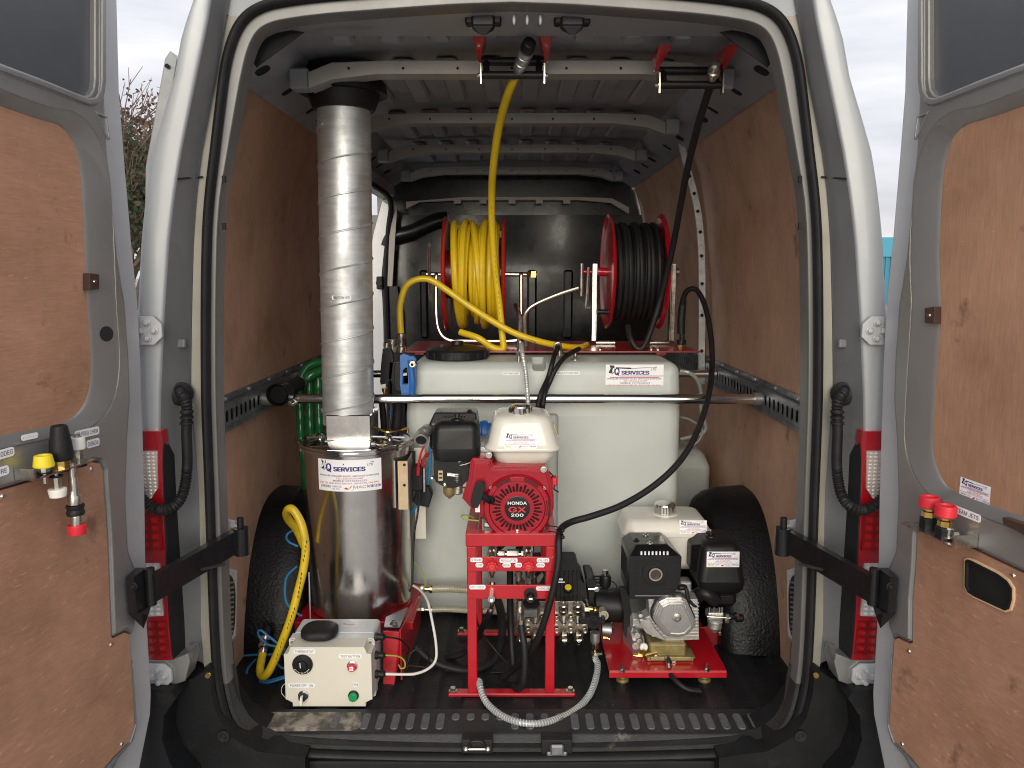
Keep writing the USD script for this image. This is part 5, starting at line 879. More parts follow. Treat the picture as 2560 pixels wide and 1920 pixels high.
# ---- hoses at the left: green suction hose with strainer, guns, yellow lead hose, blue air line
gh = thing('green_hose', 'coiled green ribbed suction hose behind the boiler and flue', 'hose', at(770, 1000, 0.85))
for i, (u, v) in enumerate(((753, 1092), (777, 1082), (800, 1078))): gh.add('hose_coil', tube(pts([(u - 4, 960 - 8 * i, 0.86), (u - 3, 1010, 0.85), (u, v, 0.84), (u + 8, 1150, 0.84), (u + 14, 1240, 0.86)]), 0.0165, 12, step=0.006, rf=lambda s, l: 0.0165 + 0.0006 * math.sin(s * 900)), 'green_hose')
gh.add('hose_run', tube(pts([(756, 955, 0.80), (775, 940, 0.80), (800, 928, 0.82), (826, 922, 0.86), (850, 925, 0.9)]), 0.0165, 12, step=0.006), 'green_hose')
gh.add('hose_run', tube(pts([(752, 945, 0.88), (770, 918, 0.90), (800, 905, 0.92), (830, 908, 0.94), (855, 930, 0.94)]), 0.0165, 12, step=0.006), 'green_hose')
st = thing('suction_strainer', 'black funnel shaped suction foot on the end of the green hose', 'strainer', at(695, 985, 0.58))
s0, s1 = at(693, 988, 0.56), at(752, 956, 0.78); sd = unit(s1 - s0)
st.add('strainer_cup', lathe([(0.030, 0.006), (0.034, 0.02), (0.037, 0.0), (0.0395, 0.0), (0.039, 0.05), (0.030, 0.075), (0.026, 0.08), (0.0, 0.081)], s0, sd, 28), 'black_plastic')
st.add('strainer_body', lathe([(0.0255, 0.082), (0.0255, 0.20), (0.021, 0.205)], s0, sd, 20), 'black_matt')
st.add('hose_clip', lathe([(0.0225, 0.206), (0.0225, 0.222), (0.018, 0.222)], s0, sd, 20), 'zinc'); st.add('clip_screw', cyl(s0 + sd * 0.21 + V(-0.008, -0.022, 0.006), s0 + sd * 0.21 + V(0.012, -0.022, 0.01), 0.005, 10), 'zinc')
st.add('tie', tube([s0 + sd * 0.06 + V(0.02, -0.03, -0.03), s0 + sd * 0.07 + V(0.03, -0.02, -0.045), s0 + sd * 0.09 + V(0.05, 0, -0.03)], 0.006, 8), 'galvanised')
gn = thing('spray_gun', 'black trigger gun hanging with its barrel down behind the front pole', 'spray gun', at(965, 940, 0.72))
gy = 0.74
def gp(L, y=gy, d=0.03): q = [at(u, v, y) for u, v in L]; return hull([p + V(0, k, 0) for p in q for k in (0, d)])
gn.add('gun_body', cat(gp([(957, 872), (974, 870), (980, 880), (983, 900), (978, 945), (970, 958), (952, 962), (950, 955), (953, 905)]), gp([(975, 905), (1000, 915), (1003, 950), (1000, 982), (990, 974), (972, 945)]), gp([(988, 908), (1002, 905), (1006, 960), (1002, 980), (988, 975), (985, 930)], gy - 0.006, 0.03)), 'black_plastic')
gn.add('gun_nozzle', lathe([(0.010, 0), (0.009, 0.012), (0.005, 0.02), (0.004, 0.05)], at(961, 970, gy + 0.01), -Z_, 12), 'brass'); gn.add('gun_tip', lathe([(0.011, 0), (0.011, 0.016), (0.006, 0.02)], at(966, 868, gy + 0.01), Z_, 12), 'chrome')
g2 = thing('spray_gun', 'blue trigger gun hanging at the left end of the water tank', 'spray gun', at(1020, 940, 0.66))
by_ = 0.655
outer_ = Polygon([tuple(at(u, v, by_)[[0, 2]]) for u, v in ((1001, 890), (1009, 886), (1019, 889), (1025, 893), (1033, 892), (1038, 899), (1040, 915), (1038, 922), (1038, 960), (1035, 985), (1028, 990), (1005, 988), (1001, 960), (1002, 920))]).buffer(0.002)
inner_ = Polygon([tuple(at(u, v, by_)[[0, 2]]) for u, v in ((1007, 925), (1017, 918), (1020, 935), (1020, 961), (1006, 961))])
g2.add('gun_body', pxz(outer_.difference(inner_), by_, by_ + 0.028), 'blue_plastic')
g2.add('gun_guard', tube(pts([(1026, 900, by_ - 0.004), (1028, 925, by_ - 0.008), (1031, 955, by_ - 0.010), (1030, 985, by_ - 0.006)]), 0.010, 10), 'blue_plastic')
g2.add('gun_trigger', pxz([tuple(at(u, v, by_)[[0, 2]]) for u, v in ((1008, 934), (1017, 932), (1018, 938), (1008, 940))], by_ - 0.001, by_ + 0.02), 'galv_dark')
nb = at(1033, 909, by_); g2.add('gun_inlet', cat(hexb(nb + V(0, 0.0, 0), -Y_, 0.0135, 0.018), loft_ring(nb + V(0, -0.018, 0), -Y_, 0.0095, 0.005, 0.012, 18)), 'zinc'); g2.add('inlet_bore', cyl(nb + V(0, -0.0182, 0), nb + V(0, -0.0195, 0), 0.005, 12), 'dark_void')
solo('lance', tube(pts([(955, 1004, 0.78), (958, 1040, 0.78), (960, 1075, 0.78)]), 0.012, 10), 'black_matt', 'black lance tube standing behind the boiler left of the water tank', 'lance')
ln_ = thing('lance', 'black lance with a dark blue band behind the boiler, nearest the water tank', 'lance', at(985, 1040, 0.76)); ln_.add('lance_tube', tube(pts([(977, 1004, 0.77), (977, 1040, 0.77), (973, 1085, 0.77)]), 0.0055, 10), 'chrome'); ln_.add('lance_grip', tube(pts([(995, 1004, 0.75), (994, 1040, 0.75), (990, 1078, 0.75)]), 0.0175, 12), 'black_matt'); ln_.add('lance_band', cyl(at(977, 1024, 0.77), at(977, 1034, 0.77), 0.0062, 10), 'blue_plastic')
y3 = thing('yellow_hose', 'short yellow hose with a chromed coupling bending on the floor left of the boiler', 'hose', at(700, 1600, 0.27))
y3.add('hose_run', tube(pts([(760, 1365, 0.42), (742, 1325, 0.40), (722, 1300, 0.36), (716, 1284, 0.33), (722, 1272, 0.30), (734, 1276, 0.29), (750, 1302, 0.285), (760, 1335, 0.28), (764, 1375, 0.275), (758, 1425, 0.27), (747, 1470, 0.265), (727, 1545, 0.25), (705, 1605, 0.24), (684, 1655, 0.23), (668, 1684, 0.225), (655, 1690, 0.235), (650, 1675, 0.255), (654, 1648, 0.285), (657, 1632, 0.30)]), 0.0128, 12), 'yellow_hose')
for k in range(30):
    t = k / 29; u = np.interp(t, [0, 0.45, 1], [765, 742, 686]); v = np.interp(t, [0, 0.45, 1], [1352, 1500, 1650]); y = np.interp(t, [0, 1], [0.275, 0.232]); p = at(u + 2, v, y) + V(0.002, -0.0126, 0)
    if k % 8 not in (5, 6): y3.add('hose_print', box(p[0] - 0.0007, p[0] + 0.0007, p[1] - 0.0006, p[1] + 0.003, p[2] - 0.0042, p[2] + 0.0042), 'ink_black')
c0, c1 = at(657, 1634, 0.30), at(664, 1590, 0.34); cd = unit(c1 - c0); y3.add('hose_coupling', lathe([(0.015, 0), (0.015, 0.012), (0.011, 0.014), (0.017, 0.02), (0.018, 0.03), (0.013, 0.034), (0.018, 0.04), (0.018, 0.052), (0.014, 0.056)], c0, cd, 18), 'chrome'); y3.add('coupling_plug', lathe([(0.0155, 0.057), (0.017, 0.064), (0.014, 0.085), (0.0, 0.088)], c0, cd, 16), 'black_plastic')
bl_ = thing('air_line', 'thin blue air line in loose loops on the floor beside the left wheel arch', 'air line', at(660, 1700, 0.3))
for L_ in ([(608, 1640, 0.34), (640, 1637, 0.33), (680, 1636, 0.32), (712, 1635, 0.31)], [(712, 1625, 0.30), (690, 1605, 0.30), (668, 1588, 0.30), (652, 1576, 0.30), (645, 1580, 0.30), (650, 1594, 0.30), (672, 1612, 0.29), (712, 1618, 0.28)], [(640, 1648, 0.36), (622, 1668, 0.32), (617, 1685, 0.29), (630, 1697, 0.27), (660, 1703, 0.26), (690, 1697, 0.26), (714, 1690, 0.26)], [(612, 1692, 0.28), (640, 1703, 0.26), (672, 1706, 0.25), (713, 1694, 0.25)], [(690, 1656, 0.33), (702, 1668, 0.31), (714, 1672, 0.3)],
           [(745, 1322, 0.42), (722, 1332, 0.42), (716, 1344, 0.41), (724, 1356, 0.40), (745, 1366, 0.40)], [(742, 1416, 0.36), (718, 1440, 0.36), (712, 1470, 0.35), (714, 1500, 0.34), (724, 1518, 0.34), (745, 1535, 0.34), (755, 1540, 0.34)]): bl_.add('line', tube(pts(L_), 0.0036, 8), 'blue_cable')
# ================================================================ red stand with the regulator valves
sx = lambda u, z, y: (u - 1280) / F * ((y + 2) * math.cos(PITCH) + (1.26 - z) * math.sin(PITCH))
FY0, FY1 = 0.15, 0.57
sd_ = thing('engine_stand', 'red square tube stand with valve labels in the middle of the load floor', 'stand', (0, 0.36, 0))
xl0, xl1, xr0, xr1 = -0.132, -0.104, 0.099, 0.127
for y0 in (FY0, FY1 - 0.028):
    for a, b_ in ((xl0, xl1), (xr0, xr1)): sd_.add('leg', box(a, b_, y0, y0 + 0.028, 0.0135, 0.472, 0.002), 'red_paint')
    ft = sd_.add('foot_bar', box(-0.192, 0.19, y0 - 0.002, y0 + 0.030, 0.001, 0.013, 0.003), 'red_paint')
    for x in (-0.178, 0.176): ft.add('foot_bolt', cat(lathe([(0.013, 0), (0.013, 0.002)], (x, y0 + 0.014, 0.0132), Z_, 16), hexb((x, y0 + 0.014, 0.0152), Z_, 0.0095, 0.010)), 'zinc')
TP = 0.512
for nm, m in (('top_rail', box(xl0 - 0.003, xr1 + 0.003, FY0 - 0.003, FY0 + 0.028, 0.4725, TP, 0.002)), ('top_rail', box(xl0 - 0.003, xr1 + 0.003, FY1 - 0.028, FY1, 0.4725, TP, 0.002)), ('top_rail', box(xl0 - 0.003, xl1, FY0 + 0.0285, FY1 - 0.0285, 0.4725, TP, 0.002)), ('top_rail', box(xr0, xr1 + 0.003, FY0 + 0.0285, FY1 - 0.0285, 0.4725, TP, 0.002))): sd_.add(nm, m, 'red_paint')
zb = lambda v: at(1280, v, FY0)[2]
b1 = sd_.add('valve_bar', box(xl0 + 0.001, xr1 - 0.003, FY0 - 0.0045, FY0 - 0.0005, zb(1427), zb(1391), 0.001), 'red_paint')
b2 = sd_.add('valve_bar', box(xl0 + 0.001, xr1 - 0.010, FY0 - 0.0045, FY0 - 0.0005, zb(1496), zb(1461), 0.001), 'red_paint')
FP = FY0 - 0.0047
for tx, u0, u1, v0, v1, oc in (('STEAM', 1176, 1206, 1394.5, 1405, 0), ('REGULATOR', 1249, 1294, 1395.5, 1406.5, 0), ('VALVES', 1342, 1373, 1395, 1405.5, 0), ('LOW', 1189, 1208, 1407, 1418, 1), ('HIGH', 1256.5, 1277.5, 1407, 1418, 1), ('LOW', 1287, 1305, 1407, 1418, 1), ('HIGH', 1341, 1362, 1407, 1418, 1), ('HOT-COLD', 1173, 1214, 1462, 1473, 1), ('CHEMICAL', 1340, 1378, 1466, 1476, 1)): ftape(sd_, tx, u0, u1, v0, v1, FP, oct_=bool(oc), tw=0.82)
rg_ = thing('regulator_valves', 'pair of red knobbed steam regulator valves behind the upper bar of the red stand', 'regulator valves', at(1280, 1410, 0.17))
for u in (1230, 1321):
    k = at(u, 1413, FP - 0.001)
    kp = Polygon([((0.0148 + 0.0016 * math.cos(8 * a)) * math.cos(a), (0.0148 + 0.0016 * math.cos(8 * a)) * math.sin(a)) for a in np.linspace(0, 2 * PI, 64, endpoint=False)])
    kb = rg_.add('knob', cat(place(ext(kp, 0.014), k, X_, Z_, -Y_), lathe([(0.012, 0), (0.0095, 0.006), (0.0, 0.007)], k + V(0, -0.014, 0), -Y_, 20)), 'red_rubber')
    kb.add('knob_screw', lathe([(0.004, 0), (0.003, 0.003)], k + V(0, -0.021, 0), -Y_, 10), 'brass')
    rg_.add('valve_body', cat(lathe([(0.012, 0), (0.012, 0.03), (0.015, 0.03), (0.015, 0.07)], at(u, 1396, 0.155), (0, 1, 0.1), 14), lathe([(0.012, -0.03), (0.012, 0.012), (0.009, 0.014), (0.009, 0.03)], at(u, 1393, 0.19), Z_, 6), cyl(at(u, 1430, 0.17), at(u, 1444, 0.17), 0.010, 12, 0.004)), 'zinc')
m = [at(1222, 1385, 0.20), at(1330, 1385, 0.20)]
rg_.add('manifold_pipe', cat(cyl(m[0], m[1], 0.009, 14), *[hexb(m[0] + (m[1] - m[0]) * t, X_, r, l) for t, r, l in ((0.08, 0.014, 0.015), (0.22, 0.012, 0.02), (0.42, 0.0145, 0.035), (0.75, 0.013, 0.016), (0.9, 0.0145, 0.014))]), 'zinc')
vt = thing('ball_valve', 'chromed outlet valve under the lower bar, at the left post of the red stand', 'valve', at(1229, 1485, 0.15))
q = at(1229, 1488, FP); vt.add('outlet', cat(lathe([(0.0105, 0), (0.0105, 0.02), (0.009, 0.022)], q, -Y_, 6), loft_ring(q + V(0, -0.02, 0), -Y_, 0.0105, 0.006, 0.01, 16)), 'chrome'); vt.add('valve_stem', cat(cyl(q + V(0.002, 0.005, 0.012), q + V(0.002, 0.02, 0.03), 0.009, 10), tube(pts([(1232, 1499, 0.145), (1230, 1512, 0.15), (1228, 1522, 0.16)]), 0.006, 10), lathe([(0.008, 0), (0.0095, 0.006), (0.007, 0.014)], at(1228, 1521, 0.16), (-0.3, 0.2, -1), 12)), 'chrome')
vc = thing('chemical_valve', 'black collared chemical valve with brass hexagon end under the lower bar of the red stand', 'valve', at(1326, 1490, 0.15))
q = at(1326, 1484, FP); vc.add('collar', cat(loft_ring(q, -Y_, 0.0185, 0.011, 0.016, 20), lathe([(0.025, 0), (0.025, 0.003), (0.012, 0.004)], at(1328, 1509, 0.15), (0, -0.3, 1), 20)), 'black_plastic'); vc.add('hexagon_end', lathe([(0.0105, 0), (0.0105, 0.024), (0.008, 0.026), (0, 0.0262)], at(1326, 1486, FP), (0, -0.85, -0.4), 6), 'zinc')
inj = thing('unloader_valve', 'nickel pipe fittings and hose tails hanging inside the red stand at the right', 'fittings', at(1300, 1540, 0.22))
for u, v, y, r, h in ((1297, 1440, 0.24, 0.012, 0.03), (1304, 1462, 0.24, 0.013, 0.028), (1327, 1440, 0.22, 0.0155, 0.045), (1300, 1512, 0.20, 0.012, 0.03), (1302, 1540, 0.18, 0.0135, 0.03), (1303, 1562, 0.17, 0.0115, 0.035), (1318, 1620, 0.30, 0.013, 0.055), (1272, 1540, 0.34, 0.014, 0.03)): inj.add('fitting', lathe([(r * 0.8, 0), (r, 0.002), (r, h * 0.45), (r * 0.78, h * 0.5), (r * 0.78, h * 0.6), (r * 0.95, h * 0.62), (r * 0.95, h)], at(u, v, y) - V(0, 0, h / 2), Z_, 6 if r > 0.0125 else 14), 'nickel')
inj.add('fitting_block', box(*sum([[a, b_] for a, b_ in zip(at(1290, 1560, 0.26), at(1345, 1528, 0.26))], [])[:2], 0.26, 0.29, at(0, 1545, 0.26)[2], at(0, 1525, 0.26)[2], 0.003), 'galv_dark')
# ---- red petrol engine on the stand
EY = 0.17       # face of the recoil cover
en = thing('petrol_engine', 'red and cream petrol engine with recoil starter on top of the red stand', 'engine', (0.0, 0.32, TP))
ec = at(1293, 1268, EY); k_ = 2.29 / F       # metres per picture pixel there
def EP(L, y=EY): return [tuple(at(1020 + X * 0.2893, 980 + Yp * 0.2893, y)[[0, 2]]) for X, Yp in L]
hs = Polygon(EP([(535, 610), (560, 578), (715, 590), (735, 640), (1185, 650), (1222, 700), (1250, 790), (1262, 900), (1262, 1010), (1240, 1090), (1200, 1150), (1110, 1215), (1040, 1235), (850, 1235), (770, 1205), (700, 1130), (640, 1085), (560, 1030), (465, 925), (490, 850), (520, 760)]))
en.add('blower_housing', cat(pxz(hs, EY + 0.012, EY + 0.085), pxz(hs.buffer(-0.005), EY + 0.004, EY + 0.0125), pxz(hs.buffer(-0.011), EY, EY + 0.0045)), 'red_engine')
c2 = lambda r, n=40: Point(0, 0).buffer(r, n)
gr = c2(0.0805).difference(unary_union([affinity.rotate(Polygon(rrect(-0.0031, 0.0031, 0.049, 0.0735 - (0.007 if i % 2 else 0), 0.003, 3)), 360 / 36 * i, origin=(0, 0)) for i in range(36)]))
en.add('recoil_dish', lathe([(0.1005, 0), (0.098, 0.010), (0.094, 0.014), (0.082, 0.014), (0.0812, 0.004)], ec, -Y_, 56, False), 'red_engine')
en.add('recoil_grille', place(ext(gr, 0.010), ec + V(0, 0, 0), X_, Z_, -Y_), 'red_engine', smooth=False)
en.add('grille_shade_disc', place(ext(c2(0.0803), 0.0015), ec + V(0, -0.0004, 0), X_, Z_, -Y_), 'dark_void', smooth=False)  # black disc added to paint the shade behind the slots
for a0_, n in ((58, 4), (102, 4), (10, 3)):
    for i in range(n if a0_ != 10 else 0): pass
for ang in (62, 118):
    for r in (0.0855, 0.0895, 0.0935):
        t = np.linspace(math.radians(ang - 15), math.radians(ang + 15), 8); en.add('vent_slot', tube([ec + V(r * math.cos(a), -0.0142, r * math.sin(a)) for a in t], 0.0014, 5, sp=False), 'dark_void')
for r in (0.087, 0.092):
    t = np.linspace(math.radians(-14), math.radians(16), 8); en.add('vent_slot', tube([ec + V(r * math.cos(a), -0.0142, r * math.sin(a)) for a in t], 0.0014, 5, sp=False), 'dark_void')
bd = en.add('badge', lathe([(0.0365, 0), (0.0365, 0.003), (0.035, 0.004), (0, 0.004)], ec + V(0, -0.0102, 0), -Y_, 40), 'black_gloss')
for tx, w, h, dz, mt in (('HONDA', 0.055, 0.0085, 0.0125, 'ink_white'), ('GX', 0.050, 0.0155, -0.0105, 'red_rubber'), ('200', 0.036, 0.0085, -0.0235, 'ink_white')): en.add('badge_lettering', place(up(flat(tx, w, h), -w / 2, 0, 0.0008), ec + V(0, -0.0142, dz), X_, Z_, -Y_), mt, smooth=False)
for X, Yp in ((727, 835), (1165, 838), (945, 1212), (1172, 668), (700, 545)): en.add('cover_bolt', bolt(at(1020 + X * 0.2893, 980 + Yp * 0.2893, EY - (0.004 if 700 < Yp < 900 else 0.001)), -Y_, 0.0062, 0.006), 'zinc')
hd_ = [(X, Yp) for X, Yp in ((560, 985), (548, 940), (566, 870), (590, 790), (640, 780), (662, 800), (655, 850), (640, 890), (625, 940), (600, 985))]
en.add('pull_handle', cat(pxz(Polygon(EP(hd_, EY - 0.03)).buffer(0.002), EY - 0.042, EY - 0.018), tube(pts([(1205, 1237, EY - 0.028), (1214, 1244, EY - 0.026), (1222, 1249, EY - 0.022)]), 0.011, 10), lathe([(0.012, 0), (0.0125, 0.006), (0.009, 0.014)], at(1224, 1250, EY - 0.025), (0.6, 0.6, -0.2), 14)), 'black_plastic')
q = at(1194, 1270, EY - 0.0); en.add('warning_label', box(q[0] - 0.007, q[0] + 0.007, EY - 0.0018, EY - 0.0006, q[2] - 0.012, q[2] + 0.012), 'white_label', smooth=False)
# fuel tank
def lv(v, u0, u1, y0, y1, r, y=0.25): a, b_ = at(u0, v, y), at(u1, v, y); return (a[2], a[0], b_[0], y0, y1, r)
zz = lambda v: at(1300, v, 0.22)[2]; xx = lambda u, v: at(u, v, 0.22)[0]
TK = [(1162, 1250, 1372, 0.23, 0.37, 0.03), (1157, 1240, 1379, 0.212, 0.385, 0.035), (1140, 1233, 1386, 0.205, 0.39, 0.036), (1125, 1229, 1391, 0.203, 0.395, 0.036), (1123.5, 1213, 1402, 0.186, 0.41, 0.044), (1119, 1210, 1403, 0.184, 0.412, 0.045), (1115, 1212, 1401, 0.186, 0.41, 0.044), (1108, 1219, 1396, 0.194, 0.402, 0.04), (1075, 1226, 1386, 0.202, 0.395, 0.04), (1056, 1230, 1380, 0.208, 0.39, 0.04), (1046, 1235, 1374, 0.216, 0.382, 0.04), (1040, 1243, 1366, 0.228, 0.37, 0.04), (1037, 1256, 1352, 0.245, 0.355, 0.036)]
ft_ = en.add('fuel_tank', rr_loft([(zz(v), xx(a, v), xx(b_, v), y0, y1, r) for v, a, b_, y0, y1, r in TK], 6), 'cream', smooth=50)
fc = V(xx(1301, 1045), 0.268, zz(1037)); cap_ = Polygon([((0.0345 + 0.0022 * math.cos(9 * a)) * math.cos(a), (0.0345 + 0.0022 * math.cos(9 * a)) * math.sin(a)) for a in np.linspace(0, 2 * PI, 56, endpoint=False)])
ft_.add('fuel_cap', cat(place(ext(cap_, 0.018), fc + V(0, 0, -0.004), X_, Y_, Z_), lathe([(0.0325, 0), (0.030, 0.006), (0.022, 0.008), (0, 0.009)], fc + V(0, 0, 0.0142), Z_, 30)), 'chrome')
sticker(en, 0.094, V(xx(1261, 1118), 0.1865, zz(1115)), X_, unit(V(0, 0.30, 1)), unit(V(0, -1, 0.30)))
q = at(1387, 1076, 0.3); en.add('tank_warning', bar(q + V(-0.004, 0, 0.022), q + V(0.010, 0, -0.018), 0.04, 0.002, (1, 0, 0.4)), 'yellow_rubber', smooth=False)
# air cleaner, silencer, carburettor, elbow
ax = lambda u, y=0.2, v=1110: at(u, v, y)[0]; az = lambda v, y=0.2: at(1140, v, y)[2]
AC = [(1154, 1092, 1198, 0.20, 0.30, 0.02), (1151, 1082, 1199, 0.195, 0.31, 0.024), (1122, 1078, 1199, 0.19, 0.315, 0.024), (1120, 1081, 1197, 0.193, 0.312, 0.022), (1078, 1082, 1196, 0.195, 0.31, 0.022), (1066, 1085, 1194, 0.20, 0.305, 0.022), (1060, 1092, 1186, 0.21, 0.295, 0.02), (1057, 1100, 1178, 0.225, 0.28, 0.018)]
ac = en.add('air_cleaner', rr_loft([(az(v), ax(a), ax(b_), y0, y1, r) for v, a, b_, y0, y1, r in AC], 5), 'black_plastic', smooth=45)
ac.add('wing_nut', cat(lathe([(0.020, -0.006), (0.018, 0.004), (0.008, 0.007), (0.005, 0.02)], V(ax(1141), 0.245, az(1057)), Z_, 18), box(ax(1141) - 0.009, ax(1141) + 0.009, 0.241, 0.249, az(1057) + 0.010, az(1057) + 0.022, 0.003)), 'black_plastic')
si = en.add('silencer_guard', hull(np.vstack([box(ax(1076, 0.36), ax(1196, 0.36), 0.325, 0.45, az(1120, 0.36), az(1048, 0.36), 0.012, 2).vertices, box(ax(1086, 0.36), ax(1192, 0.36), 0.34, 0.44, az(1048, 0.36), az(1029, 0.36), 0.008, 2).vertices])), 'black_gloss')
for k in range(8): si.add('guard_slot', box(ax(1107 + k * 7.6, 0.33), ax(1107 + k * 7.6, 0.33) + 0.0045, 0.3285, 0.334, az(1047, 0.33), az(1039, 0.33), 0.001), 'chrome')
si.add('guard_bolt', bolt(V(ax(1175, 0.36), 0.36, az(1030, 0.36)), Z_, 0.007, 0.006), 'black_plastic')
e1, e2 = at(1056, 1080, 0.30), at(1078, 1073, 0.36)
en.add('exhaust_elbow', cat(tube([e1 + V(0, -0.03, -0.016), e1 + V(0.0, -0.014, -0.006), e1 + V(0.008, 0.0, 0.0), e2 + V(-0.008, -0.02, 0.002), e2 + V(0.01, 0, 0.002)], 0.019, 16), loft_ring(e1 + V(0, -0.026, -0.014), V(0, -1, -0.45), 0.022, 0.0165, 0.012, 20)), 'aluminium'); en.add('elbow_bore', cyl(e1 + V(0, -0.031, -0.0165), e1 + V(0, -0.033, -0.0175), 0.0165, 16), 'dark_void')
ct = Polygon(EP([(222, 590), (430, 585), (520, 600), (530, 650), (520, 760), (470, 810), (400, 830), (300, 815), (240, 780), (222, 730)], 0.21))
cn = en.add('control_plate', pxz(ct, 0.212, 0.235), 'black_plastic'); 
q = EP([(262, 680), (300, 680), (300, 768), (262, 768)], 0.21); cn.add('choke_label', pxz(Polygon(q), 0.2105, 0.2118), 'beige_board', smooth=False)
for dz in (0.006, -0.006): cn.add('choke_mark', box(q[0][0] + 0.002, q[1][0] - 0.002, 0.2098, 0.2104, np.mean([a[1] for a in q]) + dz - 0.003, np.mean([a[1] for a in q]) + dz + 0.003), 'ink_black', smooth=False)
for X, Yp in ((210, 742), (320, 798)): cn.add('acorn_nut', lathe([(0.007, 0), (0.007, 0.006), (0.005, 0.011), (0, 0.013)], at(1020 + X * .2893, 980 + Yp * .2893, 0.211), -Y_, 12), 'chrome')
en.add('choke_lever', cat(bar(at(1122, 1186, 0.20), at(1146, 1189, 0.20), 0.006, 0.008), hull([at(1123, 1186, 0.2) + V(a, b_, c) for a in (-0.006, 0.006) for b_ in (-0.004, 0.004) for c in (-0.004, 0.004)])), 'white_rubber')
en.add('governor_spring', cat(*[loft_ring(at(1143, 1188 + k * 4, 0.205), Z_, 0.010, 0.006, 0.003, 14) for k in range(4)], cyl(at(1143, 1183, 0.205), at(1143, 1206, 0.205), 0.004, 8)), 'galv_dark')
en.add('carburettor', cat(lathe([(0.0, 0), (0.012, 0.0), (0.019, 0.010), (0.020, 0.028), (0.016, 0.032)], at(1124, 1240, 0.25), Z_, 20), lathe([(0.005, -0.006), (0.007, 0.0), (0.0065, 0.004)], at(1124, 1241, 0.25), Z_, 8)), 'gold_cast'); en.add('carburettor_body', cat(lathe([(0.010, 0), (0.014, 0.004), (0.014, 0.03)], at(1145, 1235, 0.25), Z_, 16), box(ax(1118, 0.25), ax(1178, 0.25), 0.25, 0.30, az(1222, 0.25), az(1160, 0.25), 0.006)), 'aluminium')
en.add('linkage', cat(tube(pts([(1146, 1156, 0.2), (1160, 1150, 0.2), (1178, 1142, 0.2)]), 0.002, 6), tube(pts([(1150, 1164, 0.2), (1172, 1158, 0.2), (1190, 1146, 0.2)]), 0.002, 6), box(ax(1148, 0.22), ax(1170, 0.22), 0.215, 0.225, az(1158, 0.22), az(1148, 0.22), 0.002)), 'zinc')
en.add('crankcase', cat(box(-0.10, 0.115, EY + 0.086, 0.42, TP + 0.002, TP + 0.16, 0.012), box(-0.16, -0.05, EY + 0.10, 0.40, TP + 0.10, TP + 0.24, 0.012)), 'aluminium')
en.add('engine_foot', box(-0.085, 0.09, EY + 0.02, EY + 0.0855, TP + 0.002, TP + 0.02, 0.004), 'aluminium')
q = at(1386, 1204, 0.2); en.add('stop_switch', cat(box(q[0] - 0.008, q[0] + 0.008, 0.196, 0.23, q[2] - 0.012, q[2] + 0.012, 0.003)), 'red_rubber'); en.add('switch_wire', tube(pts([(1372, 1178, 0.21), (1384, 1192, 0.2), (1388, 1208, 0.2), (1385, 1222, 0.2), (1396, 1230, 0.21), (1394, 1228, 0.22)]), 0.002, 6), 'black_plastic')
solo('power_inlet', cat(cyl(at(1196, 1080, 0.44), at(1224, 1084, 0.44), 0.036, 20), lathe([(0.03, 0), (0.042, 0.004), (0.042, 0.02)], at(1203, 1083, 0.44), X_, 20), box(at(1197, 0, 0.44)[0], at(1212, 0, 0.44)[0], 0.42, 0.45, at(0, 1068, 0.44)[2], at(0, 1054, 0.44)[2], 0.004)), 'blue_plastic', 'blue round plastic plug between the black silencer and the cream fuel tank', 'connector')
solo('earth_wire', tube(pts([(1197, 1302, 0.2), (1178, 1300, 0.2), (1160, 1298, 0.21), (1153, 1291, 0.22), (1158, 1288, 0.23), (1172, 1289, 0.24), (1184, 1294, 0.25)]), 0.0022, 8), 'lime_wire', 'short green and yellow earth wire looped at the foot of the red engine', 'wire')
# ---- big engine on its red plate
BY0, BY1, BXA, BXB, PZ = 0.212, 0.60, 0.298, 0.660, 0.052
ba = thing('base_plate', 'red folded steel plate under the black engine at the right', 'base plate', (0.48, 0.4, 0))
ba.add('plate', cat(box(BXA, BXB, BY0, BY1, PZ - 0.004, PZ, 0.0015), box(BXA, BXB, BY0 - 0.001, BY0 + 0.003, PZ - 0.024, PZ - 0.0035, 0.0012)), 'red_paint', smooth=False)
for u, v in ((1556, 1673), (1767, 1671), (1529, 1568), (1800, 1580)):
    q = onz(u, v, PZ + 0.008); ba.add('stud', cat(lathe([(0.0085, 0), (0.0085, 0.0015)], V(q[0], q[1], PZ), Z_, 14), hexb(V(q[0], q[1], PZ + 0.0015), Z_, 0.0072, 0.007), cyl((q[0], q[1], PZ + 0.008), (q[0], q[1], PZ + 0.024), 0.0038, 10)), 'zinc')
for x in (0.345, 0.60): ba.add('foot', lathe([(0.02, 0.001), (0.02, 0.010), (0.012, 0.013), (0.012, PZ - 0.005)], (x, BY0 + 0.035, 0), Z_, 20), 'gold_cast'); ba.add('foot', lathe([(0.02, 0.001), (0.02, 0.010), (0.012, 0.013), (0.012, PZ - 0.005)], (x, BY1 - 0.04, 0), Z_, 20), 'gold_cast')
be = thing('petrol_engine', 'black and silver petrol engine with cream tank beside the right wheel arch', 'engine', (0.5, 0.42, PZ))
def Q(X, Yp): return 1460 + X * 0.3738, 1240 + Yp * 0.3738
def QP(L, y): return [tuple(at(*Q(X, Yp), y)[[0, 2]]) for X, Yp in L]
